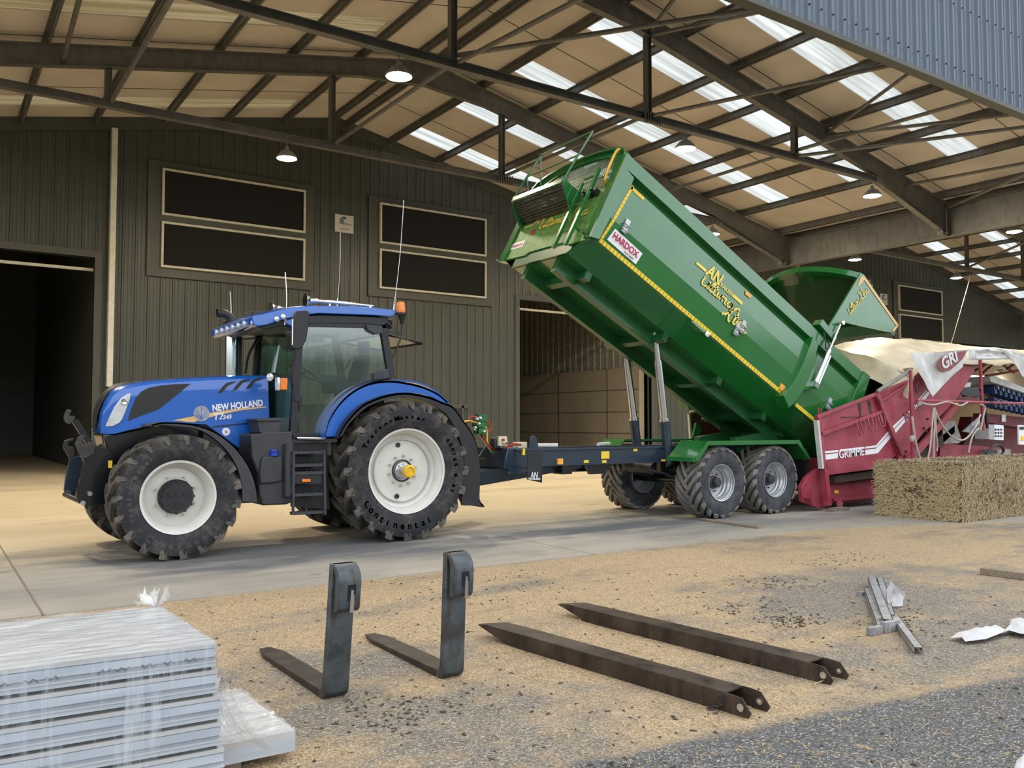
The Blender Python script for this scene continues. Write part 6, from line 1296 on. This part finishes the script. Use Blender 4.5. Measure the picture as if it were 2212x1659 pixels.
# ================= hay bales =================
def bale(x0, x1, y0, y1, z0, z1, lab, seed):
    rr = random.Random(seed); m = MB(); n, k = 22, 12
    def face(f, nu, nv):
        rows = []
        for i in range(nu+1):
            row = []
            for j in range(nv+1):
                u, v = i/nu, j/nv; p, nn = f(u, v); e = (1 if 0 < i < nu and 0 < j < nv else 0.0); b_ = 0.035*math.sin(u*math.pi)*math.sin(v*math.pi); row.append(p+nn*(b_+e*rr.uniform(-.022, .03)))
            rows.append(row)
        m.sheet(rows)
    X, Y_, Z = x1-x0, y1-y0, z1-z0
    face(lambda u, v: (Vector((x0+X*u, y0, z0+Z*v)), Vector((0, -1, 0))), 44, 22); face(lambda u, v: (Vector((x0, y0+Y_*u, z0+Z*v)), Vector((-1, 0, 0))), 34, 22)
    face(lambda u, v: (Vector((x0+X*u, y0+Y_*v, z1)), Vector((0, 0, 1))), 44, 30); face(lambda u, v: (Vector((x1, y0+Y_*u, z0+Z*v)), Vector((1, 0, 0))), 20, 20); face(lambda u, v: (Vector((x0+X*u, y1, z0+Z*v)), Vector((0, 1, 0))), 30, 20)
    o = m.build('hay_bale', 'hay', sharp=180); tag(o, lab, 'hay bale')
    s = MB()
    for q in range(8000):
        f = rr.random(); u, v = rr.random(), rr.random()
        if f < 0.42: p = Vector((x0+X*u, y0-0.03, z0+Z*v)); nn = Vector((0, -1, 0)); t1, t2 = Vector((1, 0, 0)), Vector((0, 0, 1))
        elif f < 0.80: p = Vector((x0-0.03, y0+Y_*u, z0+Z*v)); nn = Vector((-1, 0, 0)); t1, t2 = Vector((0, 1, 0)), Vector((0, 0, 1))
        else: p = Vector((x0+X*u, y0+Y_*v, z1+0.03)); nn = Vector((0, 0, 1)); t1, t2 = Vector((1, 0, 0)), Vector((0, 1, 0))
        a = rr.gauss(0.0, 0.9) if f >= 0.42 else rr.gauss(1.3, 0.6); d = (t1*math.cos(a)+t2*math.sin(a)+nn*rr.uniform(-.25, .45)).normalized(); L_ = rr.uniform(.05, .24); wv = d.cross(nn).normalized()*0.0032
        p = p-d*L_/2; md = p+d*L_*0.5+nn*rr.uniform(0, .015); e_ = p+d*L_; s.add([p-wv, p+wv, md+wv, md-wv, e_+wv, e_-wv], [(0, 1, 2, 3), (3, 2, 4, 5)])
    st_ = s.build('loose_straw', 'hay_strand', loc=o.location, flat=True, recalc=False); st_.parent = o; st_.location = (0, 0, 0); st_['kind'] = 'stuff'
bale(13.93, 16.42, 7.52, 9.0, 0.0, 0.93, 'big square hay bale in front of the red elevator, on the left end', 11)
bale(16.46, 18.9, 7.50, 8.95, 0.0, 0.94, 'big square hay bale at the right edge, beside the first bale', 12)

# ================= things lying on the yard =================
def fork(hx, hy, ang, lab, lean, H=0.80, Lb=1.30, hk=0.27):
    t = thing('pallet_fork', (hx, hy, -0.01), lab, 'pallet fork', 'L-shaped pallet forks standing on the yard')
    Mx = Matrix.Translation((hx, hy, -0.01)) @ Matrix.Rotation(ang, 4, 'Z'); w_ = 0.075
    def fin(m, name, mt, par=None, bevel=0.0):      # the shank leans out away from the blade
        m.v = [Mx @ Vector((p.x, p.y-lean*max(0, p.z-0.06), p.z)) for p in m.v]; return m.build(name, mt, t, par, bevel=bevel)
    m = MB(); m.pr([(-w_, y, z) for y, z in ((0.0, 0.07), (0.005, 0.035), (0.03, 0.008), (0.06, 0.0), (0.10, 0.0), (0.10, 0.046), (0.075, 0.055), (0.058, 0.075), (0.052, 0.11), (0.048, H), (0.0, H))], (2*w_, 0, 0)); b = fin(m, 'fork_shank', 'fork_steel', None, 0.004)
    m = MB(); B0 = Lb*0.86; m.hexa([(-w_, 0.10, 0.0), (w_, 0.10, 0.0), (w_, B0, 0.0), (-w_, B0, 0.0), (-w_, 0.10, 0.046), (w_, 0.10, 0.046), (w_, B0, 0.030), (-w_, B0, 0.030)])
    m.hexa([(-w_, B0, 0.0), (w_, B0, 0.0), (w_*0.5, Lb, 0.01), (-w_*0.5, Lb, 0.01), (-w_, B0, 0.030), (w_, B0, 0.030), (w_*0.5, Lb, 0.022), (-w_*0.5, Lb, 0.022)]); fin(m, 'fork_blade', 'blade_steel', b, 0.003)
    m = MB(); hook = [(0.002, H), (0.048, H), (0.05, H-0.02), (0.0, H-0.03), (-0.02, H-0.05), (-0.035, H-0.09), (-0.035, H-hk+0.0), (-0.075, H-hk), (-0.098, H-hk+0.02), (-0.10, H-0.10), (-0.085, H-0.05), (-0.055, H-0.02)]
    m.pr([(-w_*0.92, y, z) for y, z in hook], (2*w_*0.92, 0, 0)); h = fin(m, 'top_hook', 'fork_steel', b, 0.006)
    m = MB(); m.box(-0.002, 0.022, -0.115, -0.095, H-0.27, H-0.17); m.cyl((0.010, -0.11, H-0.17), (0.010, -0.11, H-0.14), 0.009, 8); fin(m, 'lock_pin', 'steel_rod', h)
    m = MB(); m.box(-0.014, 0.032, -0.106, -0.099, H-0.20, H-0.11); fin(m, 'pin_slot', 'black_plastic', h)
fork(2.045, 4.82, R(0.0), 'rusty L-shaped pallet fork standing nearest the wrapped panels', 0.13, 0.80, 1.30)
fork(2.815, 4.78, R(-1.0), 'L-shaped pallet fork standing beside the two long fork sleeves', 0.05, 0.80, 1.30)
def sleeve(tipx, tipy, ex, ey, lab, chain):
    p, q = Vector((tipx, tipy, 0)), Vector((ex, ey, 0)); Ln = (q-p).length; a = math.atan2(q.y-p.y, q.x-p.x)
    t = thing('fork_extension', ((p+q)/2+Vector((0, 0, -0.01))), lab, 'fork extension', 'long fork extension sleeves on the yard')
    Mx = Matrix.Translation((tipx, tipy, -0.01)) @ Matrix.Rotation(a, 4, 'Z'); m = MB(Mx); W, Hh, tk = 0.09, 0.105, 0.008
    for s_ in (-1, 1):
        y = s_*W; prof = [(0.0, Hh-0.02), (0.30, 0.015), (0.55, 0.0), (Ln, 0.0), (Ln+0.02, 0.03), (Ln-0.04, Hh-0.005), (Ln-0.10, Hh), (0.1, Hh), (0, Hh-0.012)]
        if s_ > 0: prof = [(0.12, Hh-0.02)]+prof[1:-2]+[(0.12, Hh-0.004)]
        m.py(prof, y-tk/2, y+tk/2)
    m.hexa([(0.0, -W*0.8, Hh-0.02), (0.35, -W, Hh-0.01), (0.35, W, Hh-0.01), (0.12, W, Hh-0.016), (0.0, -W*0.8, Hh-0.010), (0.35, -W, Hh), (0.35, W, Hh), (0.12, W, Hh-0.004)]); m.box(0.35, Ln-0.16, -W, W, Hh-0.010, Hh)
    m.v = [v for v in m.v]
    b = m.build('sleeve_channel', 'tine_steel', t, sharp=20)
    m = MB(Mx)
    for s_ in (-1, 1): m.lathe((Ln-0.045, s_*(W+0.001), 0.05), (0, 1, 0), [(0.012, -0.012), (0.022, -0.012), (0.022, 0.012), (0.012, 0.012)], 16, True)
    m.build('pin_bush', 'steel_rod', t, b)
    m = MB(Mx)
    for s_ in (-1, 1): m.cyl((Ln-0.045, s_*(W)-0.006, 0.05), (Ln-0.045, s_*W+0.006, 0.05), 0.013, 12)
    m.build('pin_hole', 'gauge_cream', t, b)
    if chain:
        m = MB(Mx); pt = [(Ln-0.16, -W-0.02, 0.09), (Ln-0.17, -W-0.02, 0.065), (Ln-0.16, -W-0.02, 0.04), (Ln-0.19, -W-0.03, 0.02), (Ln-0.22, -W-0.04, 0.012), (Ln-0.25, -W-0.03, 0.012), (Ln-0.22, -W-0.06, 0.012)]
        for i in range(len(pt)-1):
            a_, b_ = Vector(pt[i]), Vector(pt[i+1]); c = (a_+b_)/2; d = (b_-a_).normalized(); o_ = d.cross(Vector((0, 1, 0) if i % 2 else (0.3, 0.2, 1))).normalized(); ln = (b_-a_).length*0.75
            m.tube([c+d*math.cos(t_)*ln+o_*math.sin(t_)*0.010 for t_ in [2*math.pi*k/8 for k in range(8)]], 0.003, 5, closed=True)
        m.build('pin_chain', 'dark_steel', t, b)
sleeve(3.61, 5.62, 3.86, 3.24, 'long rusty fork sleeve in front, small chain at its open end', True)
sleeve(4.56, 5.86, 4.76, 3.36, 'long rusty fork sleeve lying behind the other one', False)

# wrapped panel stack
PA = thing('panel_stack', (0.6, 3.8, 0), 'tall stack of white insulated panels wrapped in clear film, bottom left corner', 'panel stack')
c0 = onZ(465, 1392, 0.0); yawp = R(-4)
zt = 0.66; k_ = (zt-EYE)/ray(466, 1390).z; CP = Vector((ray(466, 1390).x*k_, ray(466, 1390).y*k_, 0))   # near right corner of the stack
u_ = Vector((-1, 0.06, 0)).normalized(); v_ = Vector((-0.03, 1, 0)).normalized()
def S(a, b, z): p = CP+u_*a+v_*b; return (p.x, p.y, z)
LN = 2.3; kk = (zt-EYE)/ray(342, 1311).z; DP = (Vector((ray(342, 1311).x*kk, ray(342, 1311).y*kk, 0))-CP).length
m = MB(); m.box(CP.x-2.0, CP.x-0.2, CP.y+0.1, CP.y+0.25, 0, 0.09)
z = 0.09; n = 0
m = MB()
for yo in (0.12, 0.85, DP-0.2): m.hexa([S(0.05, yo, 0), S(LN, yo, 0), S(LN, yo+0.1, 0), S(0.05, yo+0.1, 0), S(0.05, yo, 0.1), S(LN, yo, 0.1), S(LN, yo+0.1, 0.1), S(0.05, yo+0.1, 0.1)])
m.build('timber_bearer', 'old_wood', PA)
z = 0.10
while z < zt-0.01:
    th = (zt-0.10)/5; off = 0.005*math.sin(n*2.3)-(4-n)*0.010
    m = MB(); e = 0.004
    def slab(z0, z1, o, k): m.k = k; m.hexa([S(off-o, -o, z0), S(LN, -o, z0), S(LN, DP+o, z0), S(off-o, DP+o, z0), S(off-o, -o, z1), S(LN, -o, z1), S(LN, DP+o, z1), S(off-o, DP+o, z1)])
    slab(z, z+0.016, -0.012, 2); slab(z+0.016, z+0.034, 0.0, 1); slab(z+0.034, z+0.040, 0.004, 0); slab(z+0.040, z+0.058, -0.005, 3); slab(z+0.058, z+th-0.020, 0.0, 1); slab(z+th-0.020, z+th-0.016, -0.004, 3); slab(z+th-0.016, z+th, 0.002, 0)
    m.build('wrapped_panel', ['panel_white', 'panel_edge', 'panel_core', 'panel_grey'], PA); z += th; n += 1
# film over the top and down the sides
rr = random.Random(5); rows = []
NX, NY = 70, 40
for j in range(NY+1):
    row = []
    for i in range(NX+1):
        a, b = -0.006+(LN+0.01)*i/NX, -0.008+(DP+0.016)*j/NY; e_ = min(1, a*9+0.1, b*9+0.1)
        s_ = a*0.55+b
        zz = zt+0.005+0.006*max(0, math.sin(s_*26+3*math.sin(a*2.1)))*e_+0.004*max(0, math.sin(s_*47+a*3+3*math.sin(b*2.3)))*e_+rr.uniform(0, .0008)*e_; row.append(S(a, b, zz))
    rows.append(row)
m = MB(); m.sheet(rows); m.build('top_film', 'wrap_film', PA, sharp=180)
rows = []
for j in range(10):
    zz = zt+0.004-j*(zt-0.06)/9; rows.append([S(LN*(1-i/60.0)-0.010*(1), -0.014-0.006*math.sin(i*2.1+j*.4)-0.003*math.sin(i*5), zz) for i in range(61)]+[S(-0.016-0.01*math.sin(i*1.7+j*.5)+(6-6)*0, DP*i/20, zz) for i in range(21)])
m = MB(); m.sheet(rows); m.build('side_film', 'wrap_side', PA, sharp=180)
def tuft(c, r, seed, name, parent, root, n=9):
    rr = random.Random(seed); m = MB(); c = Vector(c)
    for k in range(n):
        a = rr.uniform(0, 6.28); d = Vector((math.cos(a), math.sin(a), rr.uniform(.2, 1.1))).normalized(); s_ = d.orthogonal().normalized()
        pts = [[c+d*r*f*(0.9+0.3*rr.random())+s_*r*0.35*f*g*(1+rr.uniform(-.3, .3))+Vector((0, 0, 0.01*math.sin(f*9+g*4))) for g in (-1, -.4, .3, 1)] for f in (0.05, 0.4, 0.75, 1.0)]; m.sheet(pts)
    return m.build(name, 'wrap_film', root, parent, sharp=180)
tuft(S(0.02, DP, zt), 0.10, 3, 'film_tuft', None, PA)
# handwriting on the panel edge
m = MB(); rr = random.Random(9)
for k in range(26):
    a = 0.12+k*0.085+rr.uniform(0, .02)
    if k % 6 == 5: continue
    pts = [Vector(S(a-i*0.010, -0.004, zt-0.055+0.010*math.sin(i*2.1+k))) for i in range(6)]; m.tube(pts, 0.0012, 4)
m.build('pencil_marks', 'mesh_black', PA)
# lower wrapped board sticking out to the right
PB = thing('panel_offcut', (2.3, 3.9, 0), 'single white wrapped board sticking out from under the tall panel stack', 'panel')
zb = 0.13; g_ = lambda px, py, z: (lambda r_: Vector((r_.x*(z-EYE)/r_.z, r_.y*(z-EYE)/r_.z, z)))(ray(px, py))
q0 = g_(638, 1578, zb); q1 = g_(520, 1492, zb); uu = Vector((-1, 0.02, 0)).normalized(); vv = (q1-q0); vv.z = 0; WD = vv.length; vv.normalize()
def S2(a, b, z): p = Vector((q0.x, q0.y, 0))+uu*a+vv*b; return (p.x, p.y, z)
lw_ = (q0.x-CP.x)-0.02
m = MB(); m.k = 0
for z0, z1, k in ((0.035, 0.10, 1), (0.10, zb, 0)): m.k = k; m.hexa([S2(0, 0, z0), S2(lw_, 0, z0), S2(lw_, WD, z0), S2(0, WD, z0), S2(0, 0, z1), S2(lw_, 0, z1), S2(lw_, WD, z1), S2(0, WD, z1)])
m.build('board', ['panel_white', 'panel_edge'], PB)
m = MB(); m.hexa([S2(0.25, 0.02, -0.01), S2(0.33, 0.02, -0.01), S2(0.33, WD-.02, -0.01), S2(0.25, WD-.02, -0.01), S2(0.25, 0.02, 0.035), S2(0.33, 0.02, 0.035), S2(0.33, WD-.02, 0.035), S2(0.25, WD-.02, 0.035)]); m.build('timber_bearer', 'old_wood', PB)
rows = []
for j in range(21): rows.append([S2(-0.004+lw_*i/24, -0.004+(WD+0.008)*j/20, zb+0.005+0.007*max(0, math.sin(i*.9+j*0.8+1.5*math.sin(j)))+0.012*(j/20)*abs(math.sin(i*1.7+j))) for i in range(25)])
m = MB(); m.sheet(rows); m.build('board_film', 'wrap_film', PB, sharp=180); tuft(S2(0.12, WD, zb), 0.10, 8, 'film_tuft', None, PB, 12)
rows = []      # film drawn down from the tall stack to the board
for j in range(9):
    f = j/8; rows.append([tuple(Vector(S(-0.012, 0.02+0.55*i/10, zt*0.93-0.30*f*0)).lerp(Vector(S(-0.05-0.22*(1-i/14), 0.05+0.5*i/10, zb+0.01)), f**1.0)+Vector((-0.02*math.sin(f*3.1)+0.012*math.sin(i*2.0+f*2), 0, -0.05*math.sin(f*3.1)))) for i in range(11)])
m = MB(); m.sheet(rows); m.build('draped_film', 'wrap_film', PA, sharp=180)

# galvanised channels with white sheet scraps
def chan(p, q, lab, w_=0.07, h_=0.035, z=0.0):
    p, q = Vector((p.x, p.y, z)), Vector((q.x, q.y, z)); d = (q-p).normalized(); s_ = Vector((-d.y, d.x, 0)); m = MB(); t_ = 0.004
    for a, b, z0, z1 in ((-w_/2, w_/2, h_-t_, h_), (-w_/2, -w_/2+t_, 0, h_), (w_/2-t_, w_/2, 0, h_)):
        m.hexa([p+s_*a+Vector((0, 0, z0)), q+s_*a+Vector((0, 0, z0)), q+s_*b+Vector((0, 0, z0)), p+s_*b+Vector((0, 0, z0)), p+s_*a+Vector((0, 0, z1)), q+s_*a+Vector((0, 0, z1)), q+s_*b+Vector((0, 0, z1)), p+s_*b+Vector((0, 0, z1))])
    tag(m.build('steel_channel', 'zinc', flat=True), lab, 'metal channel', 'galvanised channels lying on the yard')
chan(onZ(1874, 1280), onZ(1904, 1362), 'short zinc channel, leftmost of the pile on the yard', 0.06, 0.04); chan(onZ(1883, 1262), onZ(1918, 1358), 'zinc channel in the middle of the pile, lying highest', 0.075, 0.075, -0.0)
chan(onZ(1901, 1258), onZ(1925, 1340), 'zinc channel beside the upright scrap of white sheet', 0.06, 0.05); chan(onZ(1931, 1338), onZ(1984, 1410), 'zinc channel pointing away from the pile towards the camera', 0.06, 0.04)
p = onZ(1922, 1360); m = MB(); m.box(p.x-0.10, p.x+0.10, p.y-0.03, p.y+0.02, -0.01, 0.07); m.box(p.x+0.06, p.x+0.12, p.y, p.y+0.16, 0.06, 0.065); m.box(p.x-0.28, p.x-0.12, p.y-0.02, p.y+0.02, -0.01, 0.05); tag(m.build('steel_bracket', 'zinc', bevel=0.003), 'folded zinc bracket across the near end of the channels', 'bracket')
p = onZ(1864, 1282); m = MB(); m.box(p.x-0.06, p.x+0.09, p.y-0.03, p.y+0.03, -0.01, 0.02); tag(m.build('steel_bracket', 'zinc'), 'small flat zinc plate at the far left of the channels', 'bracket')
def scrap(name, px, depth_y, lab, z=0.0, lie=False):
    if lie: pts = [onZ(a, b, 0.01) for a, b in px]
    else: pts = [onY(a, b, depth_y) for a, b in px]
    c = sum(pts, Vector())/len(pts); n = len(pts); m = MB(); V_ = []; F = []
    for k in range(4):
        for i in range(n):
            q = c+(pts[i]-c)*(1-k/4); wv = 0.02*math.sin(i*2.3+k*1.9); V_.append(q+(Vector((0, 0, abs(wv)*1.2+0.012*k)) if lie else Vector((0, wv+0.01*k, 0))))
    V_.append(c+(Vector((0, 0, 0.05)) if lie else Vector((0, 0.03, 0))))
    for k in range(3):
        for i in range(n): F.append((k*n+i, k*n+(i+1) % n, (k+1)*n+(i+1) % n, (k+1)*n+i))
    for i in range(n): F.append((3*n+i, 3*n+(i+1) % n, 4*n))
    m.add(V_, F); tag(m.build(name, 'sheet_white', sharp=180), lab, 'plastic sheet')
tw = NT('sheet_white'); tw.base(tw.ramp(tw.noise(6, 4), [(0.3, (0.50, 0.51, 0.52)), (0.7, (0.64, 0.64, 0.64))]), 0.5)
yy = onZ(1932, 1312).y
scrap('sheet_scrap', [(1925,1254),(1935,1264),(1948,1275),(1960,1284),(1952,1296),(1946,1308),(1932,1311),(1918,1306),(1914,1295),(1919,1275)], yy, 'upright crumpled scrap of white sheet beside the zinc channels')
scrap('sheet_scrap', [(2052,1378),(2080,1371),(2110,1368),(2150,1358),(2160,1355),(2172,1366),(2168,1372),(2130,1383),(2085,1389),(2078,1383)], 0, 'long flat strip of white sheet lying near the right edge', lie=True)
scrap('sheet_scrap', [(2178,1356),(2185,1342),(2205,1340),(2235,1352),(2240,1372),(2205,1375),(2180,1368),(2164,1370)], 0, 'crumpled white sheet at the right edge of the yard', lie=True)
scrap('sheet_scrap', [(2190,1659),(2212,1640),(2240,1640),(2240,1680),(2190,1680)], 0, 'corner of white sheet at the bottom right corner', lie=True)
def timber(p, q, w_, h_, lab, z=0.0, name='timber'):
    m = MB(); m.bar(Vector((p.x, p.y, z+h_/2)), Vector((q.x, q.y, z+h_/2)), w_, h_); tag(m.build(name, 'old_wood', bevel=0.004), lab, 'timber')
timber(onZ(2120, 1238), onZ(2260, 1256), 0.08, 0.07, 'weathered timber batten lying at the right edge of the yard', -0.01)
timber(onZ(1516, 1124), onZ(1642, 1142), 0.11, 0.035, 'grey wooden plank on the concrete in front of the trailer wheels')
timber(onZ(1600, 1109), onZ(1650, 1118), 0.1, 0.03, 'thin plank lying beside the trailer rear wheel') if False else None
p = onZ(1822, 1104); m = MB(); m.box(p.x-0.18, p.x+0.22, p.y+0.02, p.y+0.2, 0, 0.06); m.box(p.x-0.32, p.x+0.0, p.y+0.0, p.y+0.16, 0, 0.045); tag(m.build('wooden_block', 'old_wood', bevel=0.004), 'wooden block under the foot of the red hopper', 'wooden block')
# hanging wire beside the far bay
m = MB(); m.tube([onY(2095, 592, 23.4), onY(2093, 608, 23.4), onY(2056, 738, 23.0), onY(1955, 1010, 22.2)], 0.015, 6); tag(m.build('hanging_cable', 'cable_beige'), 'slack pale cable hanging from the right bay roof', 'cable')

# ---- scattered husk, straw and clods: one loose covering each
def scatter(name, mt, n, fx, lab, cat, seed, L_=(0.008, 0.03), w_=(0.0015, 0.004), hz=0.006):
    rr = random.Random(seed); m = MB(); V_, F = [], []
    for k in range(n):
        q = fx(rr)
        if q is None: continue
        x, y, z = q; a = rr.uniform(0, 6.283); ln = rr.uniform(*L_)/2; wd = rr.uniform(*w_)/2; dz = rr.uniform(-.4, .6)*ln; h = rr.uniform(0.3, 1)*hz
        cx, sy = math.cos(a), math.sin(a); o = len(V_)
        V_ += [(x-cx*ln-sy*wd, y-sy*ln+cx*wd, z+0.001), (x-cx*ln+sy*wd, y-sy*ln-cx*wd, z+0.001), (x+cx*ln+sy*wd, y+sy*ln-cx*wd, z+0.001+abs(dz)), (x+cx*ln-sy*wd, y+sy*ln+cx*wd, z+0.001+abs(dz)), (x, y, z+h)]
        F += [(o, o+1, o+4), (o+1, o+2, o+4), (o+2, o+3, o+4), (o+3, o, o+4), (o, o+3, o+2, o+1)]
    m.v = [Vector(v) for v in V_]; m.f = F; m.mi = [0]*len(F)
    tag(m.build(name, mt, loc=(4, 5, -0.012), flat=True, recalc=False), lab, cat, kind='stuff')
def pt(rr):      # denser near the camera
    r_ = 3.0+6.5*rr.random()**1.1; t_ = rr.uniform(-0.62, 0.62); a = math.pi/2-YAW-t_ ; x, y = r_*math.cos(a)*1.05, r_*math.sin(a)
    if y > 8.2 or (x < CP.x+0.02 and y < CP.y+DP and y > CP.y-0.05): return None
    return (x, y, -0.012)
scatter('wood_chips', 'chip', 26000, pt, 'loose pale husk and wood chips scattered over the yard', 'wood chips', 1)
scatter('straw', 'hay_strand', 2300, pt, 'thin loose straw stalks scattered over the yard', 'straw', 2, (0.03, 0.11), (0.0015, 0.0035), 0.004)
def pd(rr):
    cl = [(2.55, 3.05, .28), (5.9, 4.6, .3), (6.0, 5.1, .5), (7.2, 5.8, .5), (2.3, 4.4, .5), (9.0, 6.4, .8), (6.6, 4.0, .6), (4.6, 7.2, 1.2)]; c = cl[int(rr.random()**1.3*len(cl))]
    if rr.random() < 0.5: return pt(rr)
    return (c[0]+rr.gauss(0, c[2]*.5), c[1]+rr.gauss(0, c[2]*.35), -0.012)
scatter('soil_crumbs', 'debris', 1500, pd, 'dark soil crumbs and bark scattered in patches on the yard', 'soil', 4, (0.006, 0.045), (0.004, 0.018), 0.014)
